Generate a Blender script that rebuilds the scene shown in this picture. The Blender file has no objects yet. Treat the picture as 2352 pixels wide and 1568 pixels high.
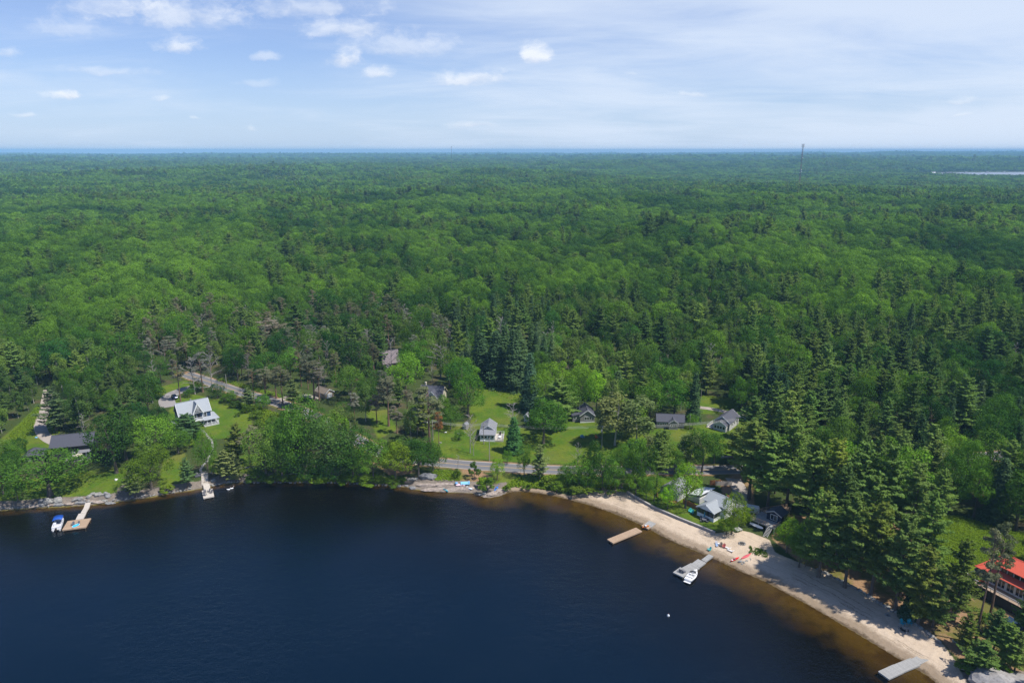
import bpy, math, random
import numpy as np
from mathutils import Vector, Matrix
R = math.radians
SC = bpy.context.scene
COL = SC.collection
# ------------------------------------------------------------------ camera
CAM_H = 108.0
PITCH = R(15.02)
cam = bpy.data.cameras.new('camera'); cam.sensor_width = 36.0; cam.lens = 24.99
cam.clip_start = 0.5; cam.clip_end = 90000
cam_o = bpy.data.objects.new('camera', cam); COL.objects.link(cam_o)
cam_o.location = (0, 0, CAM_H); cam_o.rotation_euler = (R(90) - PITCH, 0, 0)
SC.camera = cam_o
# ------------------------------------------------------------------ sun, sky, exposure
SUN_AZ = math.atan2(0.93, -0.36); SUN_EL = R(59)
SUNV = Vector((math.sin(SUN_AZ) * math.cos(SUN_EL), math.cos(SUN_AZ) * math.cos(SUN_EL), math.sin(SUN_EL)))
sun = bpy.data.lights.new('sun', 'SUN'); sun.energy = 4.8; sun.angle = R(1.6); sun.color = (1.0, 0.955, 0.88)
sun_o = bpy.data.objects.new('sun', sun); COL.objects.link(sun_o)
sun_o.rotation_euler = (-SUNV).to_track_quat('-Z', 'Y').to_euler()
sun_o.location = SUNV * 500
SKY_STRENGTH = 0.115
SC.view_settings.view_transform = 'Standard'; SC.view_settings.look = 'None'
SC.view_settings.exposure = 0.25; SC.view_settings.gamma = 1.0
SC.view_settings.use_curve_mapping = False
SC.render.engine = 'CYCLES'
cy = SC.cycles
cy.max_bounces = 6; cy.diffuse_bounces = 3; cy.glossy_bounces = 3; cy.transmission_bounces = 4
cy.transparent_max_bounces = 8; cy.volume_bounces = 0
cy.caustics_reflective = False; cy.caustics_refractive = False
cy.use_adaptive_sampling = True; cy.adaptive_threshold = 0.01
cy.use_denoising = True
try: cy.denoiser = 'OPENIMAGEDENOISE'; cy.denoising_input_passes = 'RGB_ALBEDO_NORMAL'; cy.denoising_prefilter = 'NONE'
except Exception: pass

class NT:
    """small node-tree helper"""
    def __init__(s, tree): s.t = tree; s.n = tree.nodes; s.l = tree.links
    def new(s, typ, **kw):
        n = s.n.new(typ)
        for k, v in kw.items(): setattr(n, k, v)
        return n
    def put(s, sock, v):
        if hasattr(v, 'is_output') or isinstance(v, bpy.types.NodeSocket): s.l.new(v, sock)
        elif isinstance(v, (tuple, list)) and len(v) == 3 and sock.type == 'RGBA': sock.default_value = (*v, 1)
        else: sock.default_value = v
    def math(s, op, a, b=0.0, c=None, clamp=False):
        n = s.new('ShaderNodeMath', operation=op, use_clamp=clamp)
        s.put(n.inputs[0], a); s.put(n.inputs[1], b)
        if c is not None: s.put(n.inputs[2], c)
        return n.outputs[0]
    def vmath(s, op, a, b=(0, 0, 0)):
        n = s.new('ShaderNodeVectorMath', operation=op)
        s.put(n.inputs[0], a)
        if op != 'LENGTH': s.put(n.inputs[1], b)
        return n.outputs['Value'] if op in ('LENGTH', 'DOT_PRODUCT', 'DISTANCE') else n.outputs[0]
    def smooth(s, v, a, b, o0=0.0, o1=1.0):
        n = s.new('ShaderNodeMapRange', interpolation_type='SMOOTHSTEP')
        s.put(n.inputs[0], v); s.put(n.inputs[1], a); s.put(n.inputs[2], b); s.put(n.inputs[3], o0); s.put(n.inputs[4], o1)
        return n.outputs[0]
    def noise(s, vec=None, scale=1.0, detail=4.0, rough=0.55, dist=0.0):
        n = s.new('ShaderNodeTexNoise')
        if vec is not None: s.put(n.inputs['Vector'], vec)
        n.inputs['Scale'].default_value = scale; n.inputs['Detail'].default_value = detail
        n.inputs['Roughness'].default_value = rough; n.inputs['Distortion'].default_value = dist
        return n.outputs['Fac']
    def mix(s, f, a, b, mode='MIX'):
        n = s.new('ShaderNodeMix', data_type='RGBA', blend_type=mode)
        s.put(n.inputs[0], f); s.put(n.inputs[6], a); s.put(n.inputs[7], b)
        return n.outputs[2]
    def attr(s, name):
        return s.new('ShaderNodeAttribute', attribute_name=name).outputs['Fac']
    def comb(s, x, y, z):
        n = s.new('ShaderNodeCombineXYZ'); s.put(n.inputs[0], x); s.put(n.inputs[1], y); s.put(n.inputs[2], z); return n.outputs[0]

# pixel coordinates below are read off the photograph at a width of 2352
FPX, CX0, CY0 = 1632.75, 1176.0, 784.0
cpt, spt = math.cos(PITCH), math.sin(PITCH)
def ray(u, v):
    dx = (u - CX0) / FPX; dy = -(v - CY0) / FPX
    return np.array([dx, cpt + dy * spt, -spt + dy * cpt])
def flat(u, v, z=0.0):
    d = ray(u, v); t = (z - CAM_H) / d[2]
    return np.array([d[0] * t, d[1] * t, z])
def proj(x, y, z):
    zz = z - CAM_H; dep = y * cpt - zz * spt; up = y * spt + zz * cpt
    return CX0 + FPX * x / dep, CY0 - FPX * up / dep, dep

def build_world():
    w = bpy.data.worlds.new('World'); SC.world = w; w.use_nodes = True
    g = NT(w.node_tree); g.n.clear()
    sky = g.new('ShaderNodeTexSky', sky_type='NISHITA'); sky.sun_disc = False
    sky.sun_elevation = SUN_EL; sky.sun_rotation = SUN_AZ
    sky.altitude = 200; sky.air_density = 1.0; sky.dust_density = 0.25; sky.ozone_density = 4.0
    tc = g.new('ShaderNodeTexCoord'); d = tc.outputs['Generated']
    sep = g.new('ShaderNodeSeparateXYZ'); g.put(sep.inputs[0], d)
    x, y, z = sep.outputs
    # layered cloud sheet on a plane far above
    zz = g.math('ADD', g.math('MAXIMUM', z, 0.0), 0.10)
    px = g.math('DIVIDE', x, zz); py = g.math('DIVIDE', y, zz)
    P = g.comb(px, py, 0.0)
    n_big = g.noise(g.vmath('ADD', g.vmath('MULTIPLY', P, (0.30, 0.22, 1)), (8.15, 3.3, 0)), 1.0, 2.0, 0.5)
    n_mid = g.noise(g.vmath('ADD', g.vmath('MULTIPLY', P, (0.75, 1.15, 1)), (1.7, 5.2, 0)), 1.0, 6.0, 0.6, 0.6)
    n_fin = g.noise(g.vmath('MULTIPLY', P, (2.4, 3.6, 1)), 1.0, 6.0, 0.62, 0.7)
    sheet = g.math('ADD', g.math('MULTIPLY', n_big, 1.05), g.math('ADD', g.math('MULTIPLY', n_mid, 0.62), g.math('MULTIPLY', n_fin, 0.13)))
    sheet = g.math('ADD', sheet, g.math('MULTIPLY', x, 0.34))          # the cloud bank thickens towards the east
    sheet = g.math('MULTIPLY', g.smooth(sheet, 0.67, 1.15), g.smooth(z, 0.24, 0.42, 1.0, 0.12))
    # small fair-weather cumulus, each at its own bearing and height
    s = g.math('DIVIDE', x, g.math('MAXIMUM', y, 0.02)); t = g.math('DIVIDE', z, g.math('MAXIMUM', y, 0.02))
    ST0 = g.comb(s, t, 0.0)
    wn = g.new('ShaderNodeTexNoise'); g.put(wn.inputs['Vector'], g.vmath('MULTIPLY', ST0, (15.0, 24.0, 1))); wn.inputs['Scale'].default_value = 1.0; wn.inputs['Detail'].default_value = 5.0; wn.inputs['Roughness'].default_value = 0.6
    ST = g.vmath('ADD', ST0, g.vmath('MULTIPLY', g.vmath('SUBTRACT', wn.outputs['Color'], (0.5, 0.5, 0.5)), (0.055, 0.022, 0.0)))
    nd = g.noise(g.vmath('MULTIPLY', ST, (26.0, 46.0, 1)), 1.0, 5.0, 0.62)
    nd2 = g.noise(g.vmath('MULTIPLY', ST, (7.0, 16.0, 1)), 1.0, 3.0, 0.5)
    CUM = [(1228, 128, 36, 27, 1.35), (410, 108, 48, 22, .9), (790, 140, 42, 20, 1.0), (150, 221, 42, 12, 1.05), (1075, 183, 88, 22, .9),
           (868, 166, 36, 16, .85), (930, 108, 120, 34, .55), (800, 68, 90, 28, .75), (420, 40, 140, 40, .75), (260, 20, 110, 34, .55),
           (150, 70, 90, 26, .4), (610, 130, 40, 12, .5), (250, 165, 90, 12, .45), (20, 122, 30, 14, .5), (380, 232, 22, 10, .6),
           (55, 266, 24, 8, .6), (576, 295, 22, 9, .55), (452, 277, 14, 6, .45), (1092, 290, 52, 9, .6), (1590, 219, 56, 8, .5),
           (2220, 232, 50, 10, .5), (2208, 264, 26, 6, .5), (1440, 172, 14, 5, .3), (580, 190, 50, 10, .3), (700, 20, 150, 26, .6)]
    front = g.smooth(y, 0.05, 0.25)
    base = g.mix(1.0, sky.outputs[0], (0.66, 0.74, 0.99), 'MULTIPLY')
    base = g.mix(g.smooth(z, 0.0, 0.13, 0.6, 0.0), base, (3.7, 4.95, 6.9))      # milky blue air low in the sky, all round
    base = g.mix(g.smooth(z, 0.1, 0.6, 0.16, 0.0), base, (6.0, 6.7, 7.6))
    c = g.mix(g.math('MULTIPLY', sheet, 0.80), base, (5.6, 6.3, 7.4))
    for (u, v, a, b, k) in CUM:
        r = ray(u, v); s0 = r[0] / r[1]; t0 = r[2] / r[1]
        aa = a / FPX * 1.25; bb = b / FPX * 1.25
        q = g.vmath('MULTIPLY', g.vmath('SUBTRACT', ST, (s0, t0, 0)), (1 / aa, 1 / bb, 0))
        qs = g.new('ShaderNodeSeparateXYZ'); g.put(qs.inputs[0], q)
        qy = g.math('MAXIMUM', qs.outputs[1], g.math('MULTIPLY', qs.outputs[1], -1.9))              # flatter underside
        e = g.math('SUBTRACT', 1.0, g.vmath('LENGTH', g.comb(qs.outputs[0], qy, 0.0)))
        e = g.smooth(g.math('ADD', e, g.math('MULTIPLY', g.math('SUBTRACT', nd, 0.5), 2.0)), -0.05, 0.95)
        lit = g.smooth(g.math('ADD', qs.outputs[1], g.math('MULTIPLY', g.math('SUBTRACT', nd, 0.5), 2.0)), -0.7, 0.5)
        c = g.mix(g.math('MULTIPLY', g.math('MULTIPLY', e, front), 0.80 * min(k, 1.1), clamp=True), c, g.mix(lit, (5.2, 5.7, 6.7), (7.0, 7.3, 7.8)))
    bg = g.new('ShaderNodeBackground'); g.put(bg.inputs[0], c); bg.inputs[1].default_value = SKY_STRENGTH
    out = g.new('ShaderNodeOutputWorld'); g.l.new(bg.outputs[0], out.inputs[0])
    w.cycles.sampling_method = 'MANUAL'; w.cycles.sample_map_resolution = 512
build_world()

# ------------------------------------------------------------------ helpers
RNG = np.random.default_rng(7)
random.seed(11)
MATS = {}
def mat(name, col, rough=0.7, metal=0.0, var=0.12, scale=3.0, bump=0.0, spec=0.3, wear=None):
    """paint / wood / metal with mottling and wear"""
    if name in MATS: return MATS[name]
    m = bpy.data.materials.new(name); m.use_nodes = True; g = NT(m.node_tree)
    b = g.n['Principled BSDF']
    tc = g.new('ShaderNodeTexCoord')
    n1 = g.noise(tc.outputs['Object'], scale, 5, 0.6)
    oi = g.new('ShaderNodeObjectInfo')
    f = g.math('ADD', g.math('MULTIPLY', g.math('SUBTRACT', n1, 0.5), 2 * var), g.math('MULTIPLY', g.math('SUBTRACT', oi.outputs['Random'], 0.5), var))
    k = g.math('ADD', 1.0, f)
    c = g.mix(1.0, col, g.comb(k, k, k), 'MULTIPLY')
    if wear is not None:
        n2 = g.noise(tc.outputs['Object'], scale * 0.45, 6, 0.7)
        c = g.mix(g.smooth(n2, 0.55, 0.72, 0, 0.55), c, wear)
    g.put(b.inputs['Base Color'], c)
    b.inputs['Roughness'].default_value = rough; b.inputs['Metallic'].default_value = metal
    b.inputs['Specular IOR Level'].default_value = spec
    if bump > 0:
        bp = g.new('ShaderNodeBump'); bp.inputs['Strength'].default_value = bump; bp.inputs['Distance'].default_value = 0.05
        g.put(bp.inputs['Height'], g.noise(tc.outputs['Object'], scale * 6, 4)); g.l.new(bp.outputs[0], b.inputs['Normal'])
    MATS[name] = m
    return m

def link(name, me, parent=None):
    o = bpy.data.objects.new(name, me); COL.objects.link(o)
    if parent is not None: o.parent = parent
    return o
def tag(o, label=None, cat=None, group=None, kind=None):
    if label: o['label'] = label
    if cat: o['category'] = cat
    if group: o['group'] = group
    if kind: o['kind'] = kind
    return o
def thing(name, label, cat, loc=(0, 0, 0), rz=0.0, group=None, scale=1.0):
    o = bpy.data.objects.new(name, None); COL.objects.link(o); o.empty_display_size = 0.2
    o.location = tuple(float(c) for c in loc); o.rotation_euler = (0, 0, rz); o.scale = (scale,) * 3
    return tag(o, label, cat, group)
class MB:
    def __init__(s): s.v = []; s.f = []
    def add(s, vs, fs):
        b = len(s.v); s.v += [tuple(map(float, p)) for p in vs]; s.f += [tuple(b + i for i in f) for f in fs]; return s
    def box(s, x0, x1, y0, y1, z0, z1, M=None):
        vs = [(x, y, z) for z in (z0, z1) for y in (y0, y1) for x in (x0, x1)]
        if M is not None: vs = [tuple(M @ Vector(p)) for p in vs]
        return s.add(vs, [(0, 2, 3, 1), (4, 5, 7, 6), (0, 1, 5, 4), (2, 6, 7, 3), (0, 4, 6, 2), (1, 3, 7, 5)])
    def bar(s, a, b, w, h=None):
        """rectangular bar from a to b"""
        a, b = Vector(a), Vector(b); d = (b - a); L = d.length
        if L < 1e-6: return s
        q = d.to_track_quat('X', 'Z').to_matrix().to_4x4(); M = Matrix.Translation(a) @ q
        h = h or w
        return s.box(0, L, -w / 2, w / 2, -h / 2, h / 2, M)
    def tube(s, a, b, r0, r1=None, n=6, cap=True):
        a, b = Vector(a), Vector(b); d = b - a; r1 = r0 if r1 is None else r1
        q = d.to_track_quat('Z', 'Y').to_matrix()
        vs = []
        for p, r in ((a, r0), (b, r1)):
            for i in range(n):
                t = 2 * math.pi * i / n; vs.append(p + q @ Vector((math.cos(t) * r, math.sin(t) * r, 0)))
        fs = [(i, (i + 1) % n, n + (i + 1) % n, n + i) for i in range(n)]
        if cap: fs += [tuple(range(n - 1, -1, -1)), tuple(range(n, 2 * n))]
        return s.add(vs, fs)
    def prism(s, poly, z0, z1):
        n = len(poly); vs = [(x, y, z0) for x, y in poly] + [(x, y, z1) for x, y in poly]
        return s.add(vs, [tuple(range(n - 1, -1, -1)), tuple(range(n, 2 * n))] + [(i, (i + 1) % n, n + (i + 1) % n, n + i) for i in range(n)])
    def slab(s, quad, t):
        """thick quad: four points, thickness t downwards along its normal"""
        q = [Vector(p) for p in quad]; nn = (q[1] - q[0]).cross(q[2] - q[0]).normalized()
        vs = q + [p - nn * t for p in q]; k = len(q)
        return s.add(vs, [tuple(range(k)), tuple(range(2 * k - 1, k - 1, -1))] + [(i, k + i, k + (i + 1) % k, (i + 1) % k) for i in range(k)])
    def rings(s, rings, cap=True):
        """loft closed rings of equal count"""
        n = len(rings[0]); vs = [p for r in rings for p in r]; fs = []
        for k in range(len(rings) - 1):
            for i in range(n): fs.append((k * n + i, k * n + (i + 1) % n, (k + 1) * n + (i + 1) % n, (k + 1) * n + i))
        if cap: fs += [tuple(range(n - 1, -1, -1)), tuple(range((len(rings) - 1) * n, len(rings) * n))]
        return s.add(vs, fs)
    def mesh(s, name, m, smooth=False):
        me = bpy.data.meshes.new(name); me.from_pydata(s.v, [], s.f); me.update()
        if m is not None: me.materials.append(m)
        if smooth: me.polygons.foreach_set('use_smooth', [True] * len(me.polygons))
        return me
    def build(s, name, m, parent=None, smooth=False):
        return link(name, s.mesh(name, m, smooth), parent)
def copy_tree(o, parent=None):
    c = o.copy(); COL.objects.link(c); c.parent = parent
    for ch in list(o.children): copy_tree(ch, c)
    return c
# ------------------------------------------------------------------ terrain
SHORE_PX = [(0, 1172), (60, 1168), (110, 1165), (150, 1163), (205, 1160), (260, 1154), (310, 1147), (350, 1141), (400, 1132), (430, 1128), (468, 1121),
    (500, 1113), (545, 1108), (600, 1106), (700, 1108), (800, 1108), (870, 1112), (905, 1117), (930, 1118), (950, 1123), (985, 1128), (1020, 1130),
    (1060, 1131), (1085, 1132), (1100, 1138), (1125, 1143), (1150, 1138), (1168, 1130), (1200, 1128), (1240, 1132), (1280, 1140), (1320, 1150),
    (1360, 1161), (1400, 1175), (1440, 1190), (1480, 1208), (1520, 1230), (1560, 1249), (1600, 1265), (1648, 1286), (1696, 1309), (1756, 1334),
    (1808, 1362), (1860, 1390), (1920, 1425), (1980, 1461), (2040, 1497), (2090, 1527), (2130, 1550), (2165, 1578), (2215, 1625)]
SHORE = np.array([flat(u, v)[:2] for u, v in SHORE_PX])
SHORE = np.vstack([[(-900, 120), (-420, 150), (-260, 185), (-200, 196)], SHORE, [(128, 92), (150, 40), (190, -60), (330, -260)]])
LAKE_POLY = np.vstack([SHORE, [(330, -900), (-2500, -900), (-2500, 120)]])
def seg_dist(x, y, pl):
    """distance to a polyline, and the position (index + fraction) of the nearest point"""
    best = np.full(x.shape, 1e18); pos = np.zeros(x.shape)
    for i in range(len(pl) - 1):
        ax, ay = pl[i]; bx, by = pl[i + 1]; dx, dy = bx - ax, by - ay; L = dx * dx + dy * dy + 1e-12
        t = np.clip(((x - ax) * dx + (y - ay) * dy) / L, 0, 1)
        d = (x - ax - t * dx) ** 2 + (y - ay - t * dy) ** 2
        m = d < best; best = np.where(m, d, best); pos = np.where(m, i + t, pos)
    return np.sqrt(best), pos
def inside(x, y, poly):
    r = np.zeros(np.shape(x), bool); n = len(poly); j = n - 1
    for i in range(n):
        xi, yi = poly[i]; xj, yj = poly[j]
        if yi != yj:
            c = ((yi > y) != (yj > y)) & (x < (xj - xi) * (y - yi) / (yj - yi) + xi); r ^= c
        j = i
    return r
def sdist(x, y):
    d, _ = seg_dist(x, y, SHORE)
    return np.where(inside(x, y, LAKE_POLY), -d, d)
def sm(x, a, b):
    t = np.clip((x - a) / (b - a), 0, 1); return t * t * (3 - 2 * t)
def wav(x, y, L, seed, n=6):
    r = np.random.default_rng(seed); o = 0
    for k in range(n):
        a = r.uniform(0, 2 * math.pi); p = r.uniform(0, 6.28); q = L * r.uniform(0.6, 1.7)
        o = o + np.sin((x * math.cos(a) + y * math.sin(a)) * 6.283 / q + p)
    return o / math.sqrt(n)
FAR_C = (3050.0, 3800.0)       # the second lake far off on the right
def far_lake_d(x, y):
    dx = (x - FAR_C[0]); dy = (y - FAR_C[1]) - 0.05 * dx
    return np.sqrt((dx / 900.0) ** 2 + (dy / 520.0) ** 2)
FAR_Z = -14.0
def h_base(x, y):
    x = np.asarray(x, float); y = np.asarray(y, float)
    s = sdist(x, y); D = np.sqrt(x * x + y * y)
    steep = sm(-x, 10, 60)                                   # the west shore rises faster than the beach
    land = (1.3 + 0.9 * steep) * (1 - np.exp(-np.maximum(s, 0) / (7.5 - 3.5 * steep))) + 4.2 * sm(s, 25, 130) + 5 * sm(s, 130, 420)
    land = land + 0.9 * wav(x, y, 60, 3) * sm(s, 25, 90) * (1 - sm(D, 500, 900)) + 3.5 * wav(x, y, 330, 5) * sm(s, 120, 500)
    land = land + 9 * wav(x, y, 1700, 8) * sm(D, 1100, 2600) + 14 * wav(x, y, 5200, 12) * sm(D, 3200, 8000)
    land = land + 34 * sm(D, 9000, 15000) * sm(x / (y + 1), 0.05, 0.62) - 6 * sm(D, 6000, 12000)
    land = np.where(D > 2500, np.minimum(land, 82 + (land - 82) * 0.1), land)
    fd = far_lake_d(x, y)
    low = 1 - sm(np.sqrt(((x - FAR_C[0] + 700) / 2500.0) ** 2 + ((y - FAR_C[1] + 900) / 1700.0) ** 2), 0.62, 1.0) * sm(fd, 1.0, 1.8)
    land = land * (1 - low) + (FAR_Z + 2.0 + 3 * sm(fd, 1.0, 1.6) + 22 * sm(y - FAR_C[1], 350, 1500)) * low
    land = np.where(fd < 1.0, np.minimum(land, FAR_Z - 1.5), land)
    bed = -(0.075 * np.minimum(-s, 9) + 0.22 * np.clip(-s - 9, 0, 24))
    return np.where(s > 0, land + 0.02, bed - 0.02)
# roads and drives: centre lines with their own levels
ROAD_PX = [(425, 858), (490, 880), (560, 903), (640, 925), (720, 955), (800, 1000), (880, 1040), (940, 1054), (1000, 1061), (1080, 1068), (1160, 1073),
           (1250, 1078), (1340, 1080), (1430, 1080), (1520, 1079), (1600, 1079), (1680, 1078), (1800, 1075), (1900, 1068), (2000, 1060), (2114, 1054), (2260, 1046), (2420, 1038)]
DRIVE_PX = [(112, 893), (106, 925), (97, 955), (92, 978), (100, 998), (118, 1012), (140, 1020)]
DRIVE2_PX = [(388, 935), (383, 917), (400, 903), (440, 890), (492, 882)]
DRIVE3_PX = [(1590, 934), (1630, 938), (1665, 945), (1700, 953), (1730, 972)]
DRIVE4_PX = [(632, 925), (660, 912), (700, 908), (735, 914)]
DRIVE5_PX = [(1672, 1086), (1688, 1105), (1700, 1130), (1696, 1165)]
def smooth_line(px, z0=4.0, n=6):
    P = []
    for u, v in px:
        z = z0
        for _ in range(6):
            p = flat(u, v, z); z = float(h_base(np.array([p[0]]), np.array([p[1]]))[0])
        P.append(p[:2])
    P = np.array(P); out = []
    for i in range(len(P) - 1):
        a = P[max(i - 1, 0)]; b = P[i]; c = P[i + 1]; d = P[min(i + 2, len(P) - 1)]
        for k in range(n):
            t = k / n
            out.append(0.5 * ((2 * b) + (-a + c) * t + (2 * a - 5 * b + 4 * c - d) * t * t + (-a + 3 * b - 3 * c + d) * t ** 3))
    out.append(P[-1]); return np.array(out)
LINES = []
for px, hw in ((ROAD_PX, 2.9), (DRIVE_PX, 2.1), (DRIVE2_PX, 3.2), (DRIVE3_PX, 1.6), (DRIVE4_PX, 1.8), (DRIVE5_PX, 2.4)):
    L = smooth_line(px); z = h_base(L[:, 0], L[:, 1])
    k = np.ones(9) / 9; z = np.convolve(np.pad(z, 4, mode='edge'), k, 'valid')
    LINES.append((L, z, hw))
def hgt(x, y):
    x = np.atleast_1d(np.asarray(x, float)); y = np.atleast_1d(np.asarray(y, float))
    h = h_base(x, y)
    near = (np.hypot(x, y) < 700)
    if near.any():
        xs, ys, hs = x[near], y[near], h[near]
        for L, z, hw in reversed(LINES):
            d, p = seg_dist(xs, ys, L)
            zr = np.interp(p, np.arange(len(z)), z)
            w = (1 - sm(d, hw + 0.6, hw + 5)); hs = hs * (1 - w) + (zr - 0.05) * w
        h[near] = hs
    return h
_gx = np.arange(-300.0, 301.0, 1.0); _gy = np.arange(90.0, 560.0, 1.0)
_GX, _GY = np.meshgrid(_gx, _gy); _GZ = hgt(_GX.ravel(), _GY.ravel()).reshape(_GX.shape)
def hz(x, y):
    if not (-299 < x < 299 and 91 < y < 558): return float(hgt([x], [y])[0])
    i = int(x + 300); j = int(y - 90); a = x + 300 - i; b = y - 90 - j
    return float((_GZ[j, i] * (1 - a) + _GZ[j, i + 1] * a) * (1 - b) + (_GZ[j + 1, i] * (1 - a) + _GZ[j + 1, i + 1] * a) * b)
def G(u, v):
    """the spot on the ground that the photograph shows at (u, v)"""
    z = 3.0
    for _ in range(8):
        p = flat(u, v, z); z = 0.5 * z + 0.5 * hz(p[0], p[1])
    p = flat(u, v, z); return np.array([p[0], p[1], hz(p[0], p[1])])
def Gpoly(px): return np.array([G(u, v)[:2] for u, v in px])

LAWNS_PX = [
    [(395, 985), (388, 945), (402, 918), (440, 905), (500, 915), (560, 925), (578, 960), (575, 995), (540, 1005), (500, 1008), (440, 1000)],
    [(0, 1010), (50, 965), (85, 930), (108, 922), (122, 960), (128, 1000), (140, 1040), (90, 1060), (0, 1050)],
    [(50, 1105), (120, 1090), (200, 1080), (290, 1070), (300, 1110), (270, 1135), (235, 1138), (60, 1146)],
    [(375, 1060), (425, 1030), (432, 1090), (400, 1115), (365, 1120)], [(495, 1080), (555, 1045), (600, 1040), (600, 1085), (545, 1094), (510, 1095)],
    [(1085, 1000), (1078, 945), (1100, 880), (1150, 874), (1205, 880), (1200, 940), (1165, 990)],
    [(985, 1048), (1000, 980), (1060, 968), (1110, 990), (1170, 985), (1300, 955), (1390, 975), (1450, 995), (1600, 975), (1720, 960), (1750, 1000), (1700, 1050), (1600, 1068), (1400, 1068), (1200, 1064), (1090, 1055)],
    [(1596, 905), (1690, 915), (1700, 950), (1600, 950)],
    [(1440, 1118), (1480, 1085), (1600, 1105), (1700, 1160), (1690, 1205), (1640, 1220), (1590, 1196), (1500, 1160)],
    [(2120, 1180), (2200, 1185), (2420, 1240), (2420, 1300), (2240, 1310), (2160, 1310), (2130, 1240)],
    [(840, 945), (895, 940), (910, 985), (870, 1008)], [(0, 1118), (35, 1118), (62, 1150), (50, 1160), (-60, 1170), (-60, 1125)],
    [(355, 905), (362, 890), (430, 872), (470, 880), (400, 905)], [(500, 866), (640, 905), (700, 920), (640, 918), (560, 898), (490, 874)],
    [(988, 1078), (1060, 1078), (1056, 1104), (1000, 1108)], [(1130, 1090), (1180, 1085), (1190, 1120), (1150, 1125)]]
SAND_PX = [(1160, 1134), (1170, 1120), (1205, 1116), (1260, 1126), (1310, 1138), (1370, 1128), (1430, 1122), (1447, 1137), (1500, 1166), (1560, 1192), (1640, 1224), (1668, 1222), (1690, 1215), (1725, 1222),
           (1768, 1240), (1780, 1268), (1835, 1291), (1890, 1313), (1955, 1346), (2012, 1380), (2060, 1408), (2110, 1438), (2160, 1470), (2190, 1510), (2215, 1560), (2260, 1640),
           (2180, 1640), (2040, 1530), (1756, 1370), (1520, 1260), (1360, 1190), (1200, 1150)]
DIRT_PX = [[(2170, 1440), (2230, 1370), (2420, 1440), (2420, 1640), (2260, 1620), (2205, 1520)], [(1770, 1235), (1800, 1180), (2100, 1200), (2135, 1250), (2190, 1400), (2205, 1520), (2160, 1470), (2060, 1408), (1955, 1346), (1835, 1291)],
           [(1650, 1083), (1725, 1083), (1735, 1160), (1700, 1180), (1660, 1140)], [(533, 926), (578, 942), (576, 968), (548, 955)],
           [(1052, 1082), (1098, 1080), (1130, 1095), (1092, 1108), (1055, 1106)], [(2120, 1240), (2165, 1240), (2180, 1320), (2140, 1330)], [(850, 1060), (930, 1062), (960, 1085), (900, 1095)]]
ROCK_PX = [[(905, 1120), (930, 1095), (985, 1098), (1060, 1104), (1100, 1104), (1110, 1118), (1165, 1105), (1165, 1140), (1130, 1150), (1060, 1140), (940, 1130)],
           [(265, 1160), (270, 1120), (288, 1112), (292, 1150)], [(2205, 1545), (2420, 1540), (2420, 1660), (2215, 1660)]]
LAWNS = [Gpoly(p) for p in LAWNS_PX]; SAND = Gpoly(SAND_PX); DIRT = [Gpoly(p) for p in DIRT_PX]; ROCK = [Gpoly(p) for p in ROCK_PX]
def pmask(x, y, poly, soft=1.2):
    lo = poly.min(0) - 6; hi = poly.max(0) + 6; r = np.zeros(x.shape)
    m = (x > lo[0]) & (x < hi[0]) & (y > lo[1]) & (y < hi[1])
    if m.any():
        d, _ = seg_dist(x[m], y[m], np.vstack([poly, poly[:1]])); d = np.where(inside(x[m], y[m], poly), d, -d); r[m] = sm(d, -soft, soft)
    return r
def pmax(x, y, polys, soft=1.2):
    r = np.zeros(x.shape)
    for p in polys: r = np.maximum(r, pmask(x, y, p, soft))
    return r

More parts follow.
